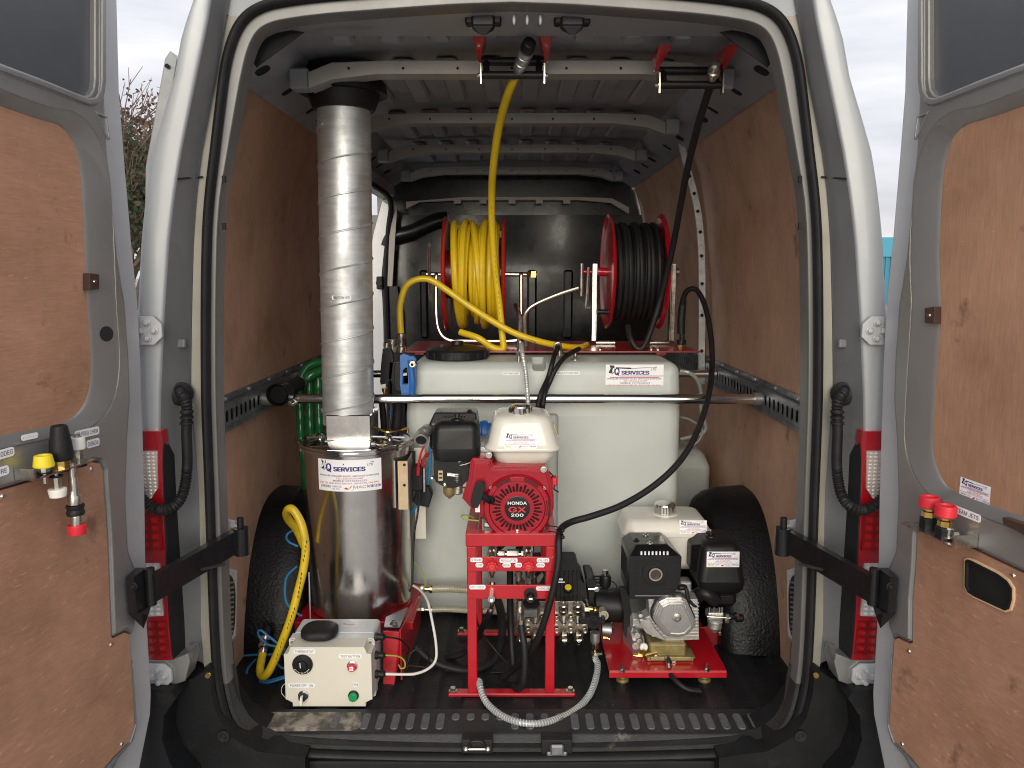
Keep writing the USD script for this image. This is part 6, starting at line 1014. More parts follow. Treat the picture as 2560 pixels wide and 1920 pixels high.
# silencer guard
MY = 0.285
mf = QP([(300, 402), (305, 690), (560, 692), (600, 660), (640, 580), (655, 400)], MY); mk_ = Polygon(mf).buffer(-0.006).buffer(0.006)
top_ = at(*Q(235, 262), 0.45), at(*Q(560, 240), 0.45)
zt = at(*Q(300, 400), MY)[2]
X0, X1 = mf[0][0], mf[-1][0]
gm = be.add('silencer_guard', hull(np.vstack([pxz(mk_, MY, MY + 0.005).vertices, box(X0, X1 - 0.010, MY + 0.03, 0.46, mf[1][1], zt + 0.004, 0.010, 2).vertices, box(X0 + 0.02, X1 - 0.03, MY + 0.035, 0.45, zt, zt + 0.022, 0.012, 2).vertices])), 'black_gloss')
for X in range(8): p = at(*Q(382 + X * 24, 380), MY + 0.018); gm.add('guard_slot', hull([at(*Q(378 + X * 25 + dx, yy_), MY + yo) for dx in (0, 12) for yy_, yo in ((395, -0.001), (370, 0.011), (395, 0.004), (370, 0.016))]), 'white_label', smooth=False)
for r_ in ((335, 432, 400, 448), (335, 462, 365, 478), (335, 490, 365, 505), (545, 430, 620, 442), (568, 458, 618, 472), (580, 487, 618, 500), (340, 600, 440, 612), (340, 632, 438, 640), (515, 600, 600, 612), (525, 628, 580, 640), (340, 664, 565, 670)):
    a, b_ = at(*Q(r_[0], r_[3]), MY), at(*Q(r_[2], r_[1]), MY); gm.add('guard_slot', box(a[0], b_[0], MY - 0.0012, MY + 0.002, a[2], b_[2], 0.0005), 'dark_void' if r_[1] < 660 else 'galv_dark', smooth=False)
q = at(*Q(475, 517), MY); gm.add('outlet_boss', loft_ring(q + V(0, 0, 0), -Y_, 0.040, 0.022, 0.003, 36), 'black_plastic'); gm.add('exhaust_outlet', loft_ring(q, -Y_, 0.021, 0.0165, 0.012, 28), 'zinc'); gm.add('outlet_bore', cyl(q + V(0, -0.002, 0), q + V(0, -0.004, 0), 0.0165, 24), 'brown_plastic')
for X, Yp in ((412, 262), (350, 296), (440, 318)): p = onz(*Q(X, Yp), zt + 0.0225); gm.add('guard_bolt', cat(lathe([(0.010, 0), (0.010, 0.0015)], p, Z_, 14), bolt(p + V(0, 0, 0.001), Z_, 0.0045, 0.005)), 'zinc' if X > 400 else 'black_plastic')
for k in range(6): p = V(X0 - 0.0006, 0.32 + k * 0.022, zt - 0.05); gm.add('side_slot', box(p[0] - 0.0008, p[0] + 0.001, p[1], p[1] + 0.010, p[2] - 0.05, p[2] + 0.03, 0.0004), 'dark_void', smooth=False)
# cream tank
ty = 0.56; tz = lambda Yp: at(*Q(500, Yp), ty - 0.06)[2]; tx_ = lambda X: at(*Q(X, 250), ty - 0.06)[0]
bt_ = be.add('fuel_tank', rr_loft([(tz(470), tx_(300), tx_(790), 0.475, 0.64, 0.03), (tz(420), tx_(275), tx_(835), 0.465, 0.655, 0.035), (tz(255), tx_(258), tx_(856), 0.46, 0.66, 0.035), (tz(245), tx_(252), tx_(862), 0.457, 0.663, 0.038), (tz(238), tx_(256), tx_(856), 0.46, 0.66, 0.036), (tz(215), tx_(266), tx_(838), 0.466, 0.655, 0.036), (tz(170), tx_(276), tx_(812), 0.475, 0.648, 0.038), (tz(152), tx_(290), tx_(796), 0.485, 0.64, 0.036), (tz(146), tx_(310), tx_(770), 0.50, 0.625, 0.03)], 6), 'cream', smooth=50)
q = V(tx_(556), 0.55, tz(146)); bt_.add('filler_neck', lathe([(0.046, -0.004), (0.044, 0.003), (0.034, 0.006)], q, Z_, 30), 'cream')
cp_ = Polygon([((0.036 + 0.002 * math.cos(9 * a)) * math.cos(a), (0.036 + 0.002 * math.cos(9 * a)) * math.sin(a)) for a in np.linspace(0, 2 * PI, 72, endpoint=False)])
bt_.add('fuel_cap', cat(place(ext(cp_, 0.026), q + V(0, 0, 0.004), X_, Y_, Z_), lathe([(0.0355, 0), (0.034, 0.006), (0.024, 0.010), (0, 0.0105)], q + V(0, 0, 0.030), Z_, 30)), 'chrome')
p = onz(*Q(430, 195), tz(170)); tape(be, '- - - - - -', 0.05, 0.016, (p[0] - 0.025, 0.472, tz(208)), X_, unit(V(0, 0.25, 1)), unit(V(0, -1, 0.25)))
sticker(be, 0.092, V(tx_(622), 0.461, tz(228)), X_, unit(V(0, 0.30, 1)), unit(V(0, -1, 0.30)))
# air cleaner
ay = 0.34; azz = lambda Yp: at(*Q(900, Yp), ay)[2]; axx = lambda X: at(*Q(X, 480), ay)[0]
b_ac = be.add('air_cleaner', rr_loft([(azz(680), axx(830), axx(1075), 0.37, 0.50, 0.02), (azz(640), axx(790), axx(1088), 0.345, 0.52, 0.025), (azz(585), axx(770), axx(1092), 0.338, 0.53, 0.026), (azz(575), axx(768), axx(1092), 0.337, 0.53, 0.026), (azz(570), axx(772), axx(1086), 0.341, 0.527, 0.024), (azz(370), axx(790), axx(1056), 0.35, 0.52, 0.026), (azz(345), axx(800), axx(1045), 0.36, 0.51, 0.026), (azz(333), axx(815), axx(1030), 0.375, 0.50, 0.024)], 6), 'black_plastic', smooth=45)
b_ac.add('cleaner_side', hull(np.vstack([box(axx(745), axx(800), 0.40, 0.53, azz(560), azz(365), 0.012, 2).vertices, box(axx(790), axx(815), 0.37, 0.53, azz(565), azz(345), 0.01, 2).vertices])), 'black_plastic')
q = V(axx(890), 0.43, azz(333)); b_ac.add('wing_nut', cat(lathe([(0.02, -0.003), (0.018, 0.004), (0.007, 0.006), (0.006, 0.014)], q, Z_, 18), box(q[0] - 0.016, q[0] + 0.016, q[1] - 0.004, q[1] + 0.004, q[2] + 0.008, q[2] + 0.017, 0.003)), 'black_plastic'); b_ac.add('cleaner_stud', cyl(q + V(0, 0, 0.014), q + V(0, 0, 0.024), 0.003, 8), 'zinc')
sticker(be, 0.104, V(axx(821), 0.3435, azz(478)), X_, unit(V(0, 0.045, 1)), unit(V(0, -1, 0.045)))
be.add('air_duct', cat(tube(pts([(*Q(880, 700), 0.36), (*Q(830, 660), 0.35), (*Q(780, 650), 0.36), (*Q(740, 690), 0.38)]), 0.022, 12), box(axx(880), axx(1060), 0.38, 0.48, azz(780), azz(682), 0.012)), 'black_plastic')
# cylinder, valve cover, crankcase, sump
vq = QP([(505, 720), (560, 692), (660, 690), (690, 705), (755, 850), (745, 890), (690, 945), (640, 955), (560, 950), (500, 885), (470, 840), (470, 800)], 0.262); vp = Polygon(vq).buffer(-0.008).buffer(0.008)
vcv = be.add('valve_cover', cat(pxz(vp, 0.275, 0.30), pxz(vp.buffer(-0.004), 0.268, 0.2755), pxz(vp.buffer(-0.009), 0.262, 0.2685)), 'alu_cover')
vcv.add('cover_gasket', pxz(vp.buffer(0.005), 0.300, 0.3055), 'black_matt')
vc_ = vp.buffer(-0.014); vcv.add('cover_face', cat(pxz(vc_.difference(vc_.buffer(-0.003)), 0.2595, 0.2622)), 'alu_cover')
q = at(*Q(622, 812), 0.262); vcv.add('cover_bolt', cat(lathe([(0.014, 0), (0.013, 0.003), (0.009, 0.004)], q, -Y_, 24), hexb(q + V(0, -0.004, 0), -Y_, 0.0075, 0.006)), 'zinc')
q = at(*Q(622, 738), 0.262); w = 0.056; vcv.add('cover_lettering', place(up(flat('OHV', w, 0.013), -w / 2, -0.0065, 0.0006), q, -X_, -Z_, -Y_), 'aluminium', smooth=False)
be.add('cylinder_head', cat(pxz(Polygon(QP([(430, 690), (760, 690), (770, 960), (545, 970), (420, 920), (375, 860), (380, 830), (440, 800)], 0.306)), 0.306, 0.36), *[pxz(Polygon(QP([(450, 700 + k * 22), (762, 700 + k * 22), (762, 710 + k * 22), (450, 710 + k * 22)], 0.32)), 0.30 + 0.0062, 0.42) for k in range(11)]), 'aluminium')
sc = Polygon(QP([(372, 832), (400, 825), (440, 830), (470, 880), (520, 935), (550, 965), (500, 950), (430, 905), (400, 870)], 0.295)); be.add('cooling_shroud', pxz(sc, 0.292, 0.302), 'aluminium')
be.add('crankcase', cat(box(at(*Q(310, 0), 0.38)[0], at(*Q(760, 0), 0.38)[0], 0.362, 0.55, PZ + 0.05, at(*Q(0, 780), 0.38)[2], 0.015), lathe([(0.05, 0), (0.055, 0.01), (0.04, 0.03)], at(*Q(350, 960), 0.37), (-1, -0.3, 0), 20)), 'aluminium')
be.add('crankcase_boss', cat(*[lathe([(r, 0), (r, 0.02)], at(*Q(X, Yp), 0.33), -Y_, 12) for X, Yp, r in ((350, 915, 0.010), (365, 955, 0.009), (340, 985, 0.012), (372, 785, 0.007))], hull([at(*Q(X, Yp), 0.345) + V(0, d, 0) for X, Yp in ((320, 880), (400, 940), (420, 1040), (330, 1040), (310, 960)) for d in (0, 0.03)])), 'aluminium')
smp = QP([(416, 1070), (440, 1000), (600, 985), (690, 1040), (740, 1066), (740, 1128), (416, 1128)], 0.275); be.add('reduction_gearbox', cat(box(smp[0][0], smp[4][0], 0.264, 0.33, PZ + 0.013, smp[0][1], 0.005, 2), box(smp[1][0], smp[3][0], 0.285, 0.44, PZ + 0.003, smp[1][1] + 0.002, 0.006), box(smp[0][0] + 0.010, smp[4][0] - 0.012, 0.258, 0.2635, PZ + 0.020, smp[0][1] - 0.008, 0.002)), 'gold_cast')
be.add('gearbox_foot', box(smp[0][0] + 0.002, smp[4][0] - 0.004, 0.268, 0.38, PZ + 0.0005, PZ + 0.0115, 0.002), 'gold_cast')
for X, Yp in ((600, 1105), (480, 1075)): be.add('gearbox_bolt', bolt(at(*Q(X, Yp), 0.262), -Y_, 0.004, 0.004), 'zinc')
q = at(*Q(398, 1005), 0.29); be.add('oil_filler', cat(lathe([(0.0125, 0), (0.0125, 0.008), (0.010, 0.010), (0, 0.0102)], q, -Y_, 18), box(q[0] - 0.0015, q[0] + 0.0015, q[1] - 0.014, q[1] - 0.010, q[2] - 0.010, q[2] + 0.010, 0.0005)), 'white_rubber')
q = at(*Q(385, 1068), 0.275); be.add('drain_fitting', cat(hexb(q + V(-0.012, 0, 0), X_, 0.0085, 0.016), hexb(q + V(0.006, 0, 0), Z_, 0.006, 0.022), cyl(q + V(-0.026, 0, 0.002), q + V(-0.012, 0, 0), 0.005, 10), cyl(q + V(0.004, 0, 0), q + V(0.05, 0.01, 0.008), 0.005, 10)), 'brass')
# carburettor
q = at(*Q(875, 860), 0.33); be.add('carburettor', cat(lathe([(0.0, -0.012), (0.010, -0.012), (0.016, 0.0), (0.022, 0.004), (0.022, 0.020), (0.0245, 0.022), (0.0245, 0.026), (0.02, 0.03)], q - V(0, 0, 0.012), Z_, 24), box(q[0] - 0.026, q[0] + 0.026, 0.32, 0.36, q[2] + 0.018, q[2] + 0.045, 0.006, 2)), 'aluminium'); be.add('carburettor_linkage', cat(cyl(q + V(-0.03, -0.012, 0.033), q + V(0.045, -0.012, 0.028), 0.0035, 8), *[cyl(q + V(dx, -0.006, 0.045), q + V(dx, -0.006, 0.062), r, 8) for dx, r in ((-0.02, 0.004), (-0.006, 0.003), (0.012, 0.005), (0.02, 0.003))], box(q[0] + 0.03, q[0] + 0.042, 0.315, 0.335, q[2] + 0.01, q[2] + 0.04, 0.002)), 'zinc')
be.add('fuel_tap', cat(tube(pts([(*Q(945, 800), 0.33), (*Q(985, 805), 0.33), (*Q(1020, 800), 0.335)]), 0.011, 10), lathe([(0.013, 0), (0.013, 0.02), (0.009, 0.024)], at(*Q(1015, 815), 0.33), X_, 14)), 'black_plastic'); be.add('tap_end', cyl(at(*Q(1020, 800), 0.325), at(*Q(1030, 800), 0.32), 0.006, 10), 'zinc')
be.add('plug_lead', tube(pts([(*Q(640, 610), 0.33), (*Q(680, 620), 0.32), (*Q(690, 650), 0.315), (*Q(700, 690), 0.31), (*Q(735, 730), 0.31), (*Q(770, 735), 0.315)]), 0.0065, 10), 'black_hose'); be.add('plug_cap', sphere(at(*Q(655, 610), 0.325), (0.018, 0.012, 0.010)), 'black_plastic')
be.add('tank_bracket', box(at(*Q(650, 0), 0.44)[0], at(*Q(735, 0), 0.44)[0], 0.42, 0.47, at(*Q(0, 690), 0.44)[2], at(*Q(0, 560), 0.44)[2], 0.005), 'aluminium')
be.add('red_bracket', hull([at(*Q(X, Yp), 0.50) + V(0, d, 0) for X, Yp in ((770, 880), (1000, 850), (990, 900), (900, 945), (870, 1010), (780, 1010)) for d in (0, 0.004)]), 'red_dark')
ol = at(*Q(555, 1105), 0.258); solo('drain_hose', tube([ol + V(0, 0.004, 0.012), ol + V(0.002, -0.014, 0.006)] + pts([(*Q(570, 1165), 0.235), (*Q(590, 1210), 0.20), (*Q(640, 1260), 0.175), (*Q(700, 1295), 0.165), (*Q(780, 1305), 0.168)]), 0.0078, 12), 'black_hose', 'short black drain hose from the gold gearbox curving onto the floor before the red plate', 'hose')
solo('drain_fitting', cat(hexb(ol + V(0, 0.002, 0.014), V(0.1, -0.8, -0.45), 0.009, 0.012), cyl(ol + V(0.001, -0.008, 0.008), ol + V(0.003, -0.026, -0.010), 0.0085, 12)), 'nickel', 'small nickel hose fitting on the front of the gold gearbox', 'fitting')
# ---- pump
def W(X, Yp): return 1380 + X * 0.14467, 1420 + Yp * 0.14467
def WP(L, y): return [tuple(at(*W(X, Yp), y)[[0, 2]]) for X, Yp in L]
PY = 0.40
pu = thing('pressure_pump', 'pressure pump with black ribbed case and nickel valve head left of the black engine', 'pump', at(1430, 1540, PY))
cs = Polygon(WP([(-330, 90), (-300, 50), (440, 40), (480, 80), (500, 220), (570, 300), (600, 560), (-330, 560)], PY + 0.02)); pu.add('pump_case', pxz(cs, PY + 0.03, PY + 0.19), 'black_matt')
for k in range(11): a = WP([(-290 + k * 72, 60), (-262 + k * 72, 60), (-240 + k * 72, 545), (-272 + k * 72, 545)], PY + 0.02); pu.add('case_fin', pxz(Polygon(a), PY + 0.0192, PY + 0.0295), 'black_matt')
q = at(*W(280, 345), PY + 0.005); pu.add('oil_cap', cat(lathe([(0.0145, 0), (0.0145, 0.012), (0.012, 0.014)], q + V(0, 0.01, -0.012), (0, -0.5, 0.86), 18)), 'black_plastic'); pu.add('oil_cap_top', lathe([(0.0115, 0), (0.011, 0.003), (0, 0.0032)], q + V(0, 0.003, 0.0005), (0, -0.5, 0.86), 18), 'yellow_rubber')
for X0_, Y0_, X1_, Y1_ in ((118, 180, 188, 210), (108, 235, 222, 255)): a, b_ = at(*W(X0_, Y1_), PY + 0.018), at(*W(X1_, Y0_), PY + 0.018); pu.add('type_plate', box(a[0], b_[0], PY + 0.017, PY + 0.0188, a[2], b_[2]), 'white_label', smooth=False)
pu.add('coupling_flange', cat(pxz(Polygon(WP([(570, 140), (600, 115), (690, 115), (740, 180), (745, 300), (700, 460), (760, 700), (640, 680), (620, 400)], PY + 0.03)), PY + 0.0, PY + 0.12)), 'black_plastic')
cA, cB = at(*W(735, 640), PY + 0.06), at(*W(1240, 640), PY + 0.06); pu.add('coupling_tube', lathe([(0.0, -0.008), (0.05, -0.006), (0.056, 0.0), (0.056, np.linalg.norm(cB - cA)), (0.0, np.linalg.norm(cB - cA))], cA, cB - cA, 32), 'black_plastic')
pu.add('engine_flange', pxz(Polygon(WP([(1170, 350), (1340, 350), (1350, 1180), (1260, 1200), (1230, 1100), (1240, 800)], PY - 0.03)), PY - 0.03, PY - 0.01), 'black_plastic')
pu.add('vent_housing', cat(*[cyl(at(*W(720, yv), PY + 0.04), at(*W(960, yv), PY + 0.04), 0.008, 10) for yv in (170, 215, 285, 330)], lathe([(0.014, 0), (0.019, 0.01), (0.019, 0.035), (0.015, 0.042)], at(*W(920, 330), PY + 0.03), Z_, 14)), 'black_plastic')
q = at(*W(920, 150), PY + 0.03); pu.add('vent_plug', cat(lathe([(0.009, -0.006), (0.009, 0.002), (0.0055, 0.004), (0.0055, 0.012)], q, Z_, 12), hexb(q + V(0, 0, 0.011), Z_, 0.0115, 0.012)), 'zinc')
pu.add('thermal_wire', tube(pts([(*W(1010, 220), PY), (*W(1080, 260), PY), (*W(1120, 330), PY), (*W(1060, 400), PY), (*W(970, 405), PY), (*W(950, 370), PY)]), 0.002, 6), 'black_plastic')
q = at(*W(770, 365), PY - 0.005); pu.add('flange_bolt', bolt(q, -Y_, 0.006, 0.006), 'chrome'); pu.add('flange_bolt', cyl(at(*W(630, 365), PY - 0.006), at(*W(770, 360), PY - 0.006), 0.004, 8), 'chrome')
mfp = Polygon(WP([(-760, 600), (-700, 570), (60, 575), (540, 580), (600, 650), (640, 700), (640, 1000), (650, 1120), (560, 1160), (-740, 1160), (-780, 1050)], PY - 0.03))
hd2 = pu.add('valve_head', cat(pxz(mfp.buffer(-0.006).buffer(0.002), PY - 0.020, PY + 0.028)), 'nickel')
for k in range(-3, 2):
    X = 200 + 245 * k
    hd2.add('valve_cap', cat(lathe([(0.0150, 0), (0.0150, 0.010), (0.0135, 0.012), (0.0135, 0.016), (0.0155, 0.018), (0.0155, 0.030), (0.0125, 0.034), (0.010, 0.034), (0.009, 0.030), (0, 0.030)], at(*W(X - 3, 760), PY - 0.027), (0, -0.28, 1), 20)), 'nickel')
    hd2.add('valve_port', lathe([(0.016, 0), (0.010, 0.012), (0.006, 0.02), (0.0, 0.021)], at(*W(X, 880), PY - 0.03), (0, -0.9, -0.5), 16), 'nickel')
    hd2.add('valve_cap', cat(lathe([(0.0165, 0), (0.0165, 0.016), (0.0145, 0.018), (0.0145, 0.021), (0.0158, 0.023), (0.0158, 0.033), (0.0125, 0.037)], at(*W(X + 8, 1110), PY - 0.024), (0, -0.80, -0.60), 6), loft_ring(at(*W(X + 8, 1110), PY - 0.024) + unit(V(0, -0.8, -0.6)) * 0.037, V(0, -0.8, -0.6), 0.0125, 0.008, 0.002, 20), lathe([(0.0075, 0), (0.0065, 0.002), (0, 0.0021)], at(*W(X + 8, 1110), PY - 0.024) + unit(V(0, -0.8, -0.6)) * 0.0372, V(0, -0.8, -0.6), 18)), 'nickel')
    for yv in (870, 1075): hd2.add('head_bolt', cat(lathe([(0.0078, 0), (0.0078, 0.010), (0.0065, 0.012), (0.004, 0.012), (0.004, 0.008)], at(*W(X + 125, yv), PY - 0.03), -Y_, 14)), 'zinc')
for X, Yp, r, l in ((590, 720, 0.0115, 0.02), (690, 720, 0.009, 0.018)): hd2.add('outlet_union', hexb(at(*W(X - 30, Yp), PY - 0.03), X_, r, l), 'nickel')
q = at(*W(735, 730), PY - 0.035); pu.add('elbow', cat(tube([q + V(-0.02, 0.004, 0.004), q, q + V(0.003, -0.002, -0.02)], 0.009, 12), sphere(q + V(0.002, -0.004, 0.003), 0.0095)), 'brass')
q = at(*W(885, 800), PY - 0.06); pu.add('sight_glass', cat(loft_ring(q, V(0.1, -1, 0.1), 0.015, 0.010, 0.012, 6 * 4), cyl(q + V(0, -0.001, 0), q + V(0, -0.003, 0), 0.0098, 20), cyl(q + V(0, 0.03, 0), q, 0.013, 18)), 'hose_tint')
kq = at(*W(712, 920), PY - 0.085); kn = [(X, Yp) for X, Yp in ((490, 875), (640, 870), (680, 835), (740, 822), (800, 840), (840, 872), (920, 868), (922, 965), (850, 960), (800, 1040), (700, 1065), (630, 1030), (600, 965), (495, 975))]
pu.add('valve_knob', pxz(Polygon(WP(kn, PY - 0.085)).buffer(-0.002).buffer(0.002), PY - 0.085, PY - 0.045), 'black_plastic'); pu.add('knob_cap', lathe([(0.0135, 0), (0.0125, 0.003), (0, 0.0036)], at(*W(740, 908), PY - 0.085), -Y_, 22), 'black_gloss')
q = at(*W(742, 1250), PY - 0.065); pu.add('bypass_body', lathe([(0.0135, 0.0), (0.0155, 0.004), (0.0155, 0.034), (0.012, 0.036)], q - V(0, 0, 0.006), Z_, 20), 'galvanised'); pu.add('bypass_nut', lathe([(0.009, -0.016), (0.0125, -0.014), (0.0125, 0.0), (0.011, 0.004)], q - V(0, 0, 0.012), Z_, 6), 'nickel'); pu.add('bypass_barb', cyl(q - V(0, 0, 0.028), q - V(0, 0, 0.052), 0.006, 12), 'brass')
q2 = at(*W(880, 1205), PY - 0.05); pu.add('drain_tail', cat(hexb(q2, X_, 0.006, 0.012), cyl(q2 + V(0.010, 0, 0), q2 + V(0.022, -0.002, -0.003), 0.0035, 8)), 'brass')
pu.add('inlet_pipe', lathe([(0.022, 0), (0.022, 0.03), (0.017, 0.034)], at(*W(860, 1060), PY - 0.0), X_, 18), 'galv_dark')
# ---- hoses on the floor and round the stand
hc = q - V(0, 0, 0.046)
ch = thing('clear_hose', 'clear braided hose looping low from the pump to the left post of the red stand', 'hose', at(1350, 1800, 0))
ch.add('hose_run', tube([hc, hc + V(0.002, -0.004, -0.015)] + pts([(1494, 1660, 0.30), (1491, 1690, 0.25), (1477, 1731, 0.17), (1448, 1767, 0.10), (1404, 1793, 0.045), (1352, 1808, 0.0), (1300, 1806, 0.0), (1255, 1789, 0.04), (1222, 1763, 0.085), (1206, 1737, 0.115), (1200, 1715, 0.138), (1198, 1702, 0.165)]), 0.0092, 14, step=0.0025, rf=lambda s, l: 0.0092 + 0.00035 * math.sin(s * 2 * PI / 0.0078)), 'clear_hose')
chP = spline([hc, hc + V(0.002, -0.004, -0.015)] + pts([(1494, 1660, 0.30), (1491, 1690, 0.25), (1477, 1731, 0.17), (1448, 1767, 0.10), (1404, 1793, 0.045), (1352, 1808, 0.0), (1300, 1806, 0.0), (1255, 1789, 0.04), (1222, 1763, 0.085), (1206, 1737, 0.115), (1200, 1715, 0.138), (1198, 1702, 0.165)]), 8)
hp_, hs_ = resample(chP, 0.0009); ht = np.gradient(hp_, axis=0); ht /= np.linalg.norm(ht, axis=1)[:, None]; hu = np.cross(ht, V(0.3, 1, 0.2)); hu /= np.linalg.norm(hu, axis=1)[:, None]; hw_ = np.cross(ht, hu); ph = hs_ * 2 * PI / 0.0085
ch.add('hose_spiral', tube(hp_ + 0.0091 * (np.cos(ph)[:, None] * hu + np.sin(ph)[:, None] * hw_), 0.0013, 4, sp=False), 'hose_wire')
ch.add('hose_clip', cat(lathe([(0.0115, 0), (0.0115, 0.007)], hc - V(0, 0, 0.003), Z_, 18), bar(hc + V(-0.004, -0.012, 0.004), hc + V(0.022, -0.012, 0.008), 0.007, 0.007)), 'zinc')
for lab, v0, v1, y, n_ in (('upper ribbed clear hose running from the boiler to the red stand', 1472, 1474, 0.62, 1), ('lower ribbed clear hose running from the boiler to the red stand', 1524, 1526, 0.60, 2)):
    t = thing('ribbed_hose', lab, 'hose', at(1120, v0, y)); r = 0.0135 if n_ == 1 else 0.0105
    t.add('hose_run', tube(pts([(1078, v0, y), (1120, v0 - 1, y), (1170, v1, y - 0.02), (1230, v1 + 2, y - 0.04), (1290, v1 + 8, y - 0.1)]), r, 12, step=0.003, rf=lambda s, l, r=r: r + 0.0007 * math.sin(s * 2 * PI / 0.010)), 'hose_tint')
    t.add('hose_clip', cat(lathe([(r * 1.15, 0), (r * 1.15, 0.010)], at(1074, v0, y), X_, 16), bar(at(1074, v0, y) + V(0, -0.006, r), at(1076, v0, y) + V(0.004, -0.006, r + 0.008), 0.007, 0.007)), 'brass'); t.add('hose_tail', cat(cyl(at(1046, v0, y), at(1078, v0, y), r * 0.7, 12), hexb(at(1052, v0, y), X_, r, 0.014)), 'nickel')
solo('black_hose', tube(pts([(1705, 858, 1.02), (1705, 825, 1.02), (1707, 790, 1.02), (1707, 768, 1.02), (1712, 736, 1.0), (1727, 722, 0.98), (1744, 728, 0.96), (1760, 758, 0.92), (1772, 805, 0.86), (1779, 860, 0.80), (1780, 920, 0.72), (1772, 985, 0.58), (1752, 1055, 0.48), (1722, 1120, 0.40), (1680, 1175, 0.34), (1620, 1225, 0.30), (1550, 1265, 0.26), (1480, 1290, 0.23), (1428, 1305, 0.21), (1403, 1322, 0.17), (1397, 1350, 0.13), (1396, 1400, 0.115), (1386, 1460, 0.11), (1368, 1530, 0.115), (1345, 1595, 0.14), (1315, 1645, 0.20), (1280, 1675, 0.26), (1250, 1700, 0.28), (1236, 1711, 0.285)]), 0.0102, 12), 'black_hose', 'long black hose looping from the red shelf down past the red engine to the floor', 'hose')
hz = thing('hose_coupling', 'black sleeved hose coupling standing upright on the right end of the red shelf', 'coupling', at(1703, 860, 1.02)); hz.add('sleeve', tube(pts([(1703, 834, 1.02), (1703, 800, 1.02), (1707, 760, 1.02), (1709, 745, 1.01)]), 0.0155, 12, rf=lambda s, l: 0.0155 - 0.004 * max(0, s / l - 0.6) / 0.4), 'black_rubber'); hz.add('stem', cyl(at(1704, 834, 1.02), at(1703, 870, 1.02), 0.006, 10), 'chrome'); hz.add('collar', lathe([(0.0185, 0), (0.0185, 0.018)], at(1703, 861, 1.02), Z_, 18), 'black_plastic'); hz.add('union', hexb(at(1703, 873, 1.02), Z_, 0.012, 0.020), 'brass')
hf = at(1236, 1711, 0.285); solo('hose_union', lathe([(0.012, 0), (0.014, 0.004), (0.014, 0.016), (0.009, 0.018), (0.009, 0.022), (0, 0.0221)], hf, (-0.8, -0.5, -0.2), 6), 'chrome', 'shiny hexagon end of the long black hose on the floor inside the red stand', 'hose union')
solo('cable_ties', cat(*[tube(pts([(1370 + 0, v0, 0.13), (1392, v0 + 3, 0.105), (1408, v0 + 8, 0.125), (1390, v0 + 10, 0.15)]), 0.0015, 6) for v0 in (1314, 1328)], *[sphere(at(1407, v, 0.12), 0.006) for v in (1326, 1343)]), 'black_plastic', 'black cable ties holding the hose to the top right corner of the red stand', 'cable tie')
def bh_(lab, L, r=0.0105, name='black_hose'): return solo(name, tube(pts(L), r, 12), 'black_hose', lab, 'hose')
bh_('black hose hanging from the nickel fittings inside the red stand', [(1303, 1562, 0.17), (1307, 1590, 0.155), (1311, 1620, 0.145), (1312, 1655, 0.14), (1310, 1695, 0.14), (1304, 1715, 0.15), (1292, 1722, 0.165), (1286, 1715, 0.19)], 0.0105)
bh_('thick black hose from the boiler curving over the floor up into the red stand', [(1040, 1618, 0.36), (1070, 1645, 0.34), (1110, 1665, 0.33), (1160, 1676, 0.32), (1200, 1672, 0.31), (1235, 1650, 0.30), (1252, 1610, 0.28), (1256, 1560, 0.24), (1250, 1520, 0.19), (1243, 1498, 0.165)], 0.0125)
bh_('black hose behind the red stand bending from the floor up to the chromed valve', [(1090, 1646, 0.42), (1130, 1643, 0.40), (1165, 1628, 0.38), (1190, 1600, 0.33), (1206, 1568, 0.27), (1218, 1543, 0.20), (1226, 1527, 0.17)], 0.0100)
bh_('straight black hose dropping through the middle of the red stand', [(1276, 1395, 0.34), (1275, 1450, 0.34), (1276, 1540, 0.33), (1280, 1620, 0.30), (1284, 1668, 0.27)], 0.0105)
bh_('black hose leading from the regulator pipe up to the underside of the red engine', [(1242, 1376, 0.22), (1254, 1366, 0.25), (1266, 1356, 0.30), (1280, 1340, 0.36)], 0.0075)
bh_('wide black hose in front of the tank behind the regulator valves', [(1325, 1340, 0.42), (1322, 1380, 0.42), (1326, 1425, 0.38), (1330, 1470, 0.34)], 0.0175)
bh_('narrow black hose beside the wide one behind the regulator valves', [(1300, 1345, 0.40), (1297, 1390, 0.40), (1296, 1440, 0.36), (1299, 1460, 0.30)], 0.0120)
solo('thin_cable', tube(pts([(1190, 1545, 0.28), (1200, 1572, 0.28), (1222, 1605, 0.28), (1250, 1638, 0.27), (1272, 1662, 0.27)]), 0.0032, 8), 'black_plastic', 'thin black cable slanting across inside the red stand to the floor', 'cable')
solo('floor_cable', tube(pts([(1010, 1662, 0.33), (1060, 1668, 0.33), (1120, 1677, 0.32), (1200, 1682, 0.315), (1262, 1680, 0.31)]), 0.0032, 8), 'black_plastic', 'thin black cable lying flat on the floor between control box and red stand', 'cable')
solo('grey_hose', tube(pts([(1342, 1455, 0.40), (1352, 1440, 0.42), (1362, 1428, 0.46), (1372, 1415, 0.5)]), 0.0085, 10), 'hose_tint', 'pale grey hose slanting up behind the right post of the red stand', 'hose')
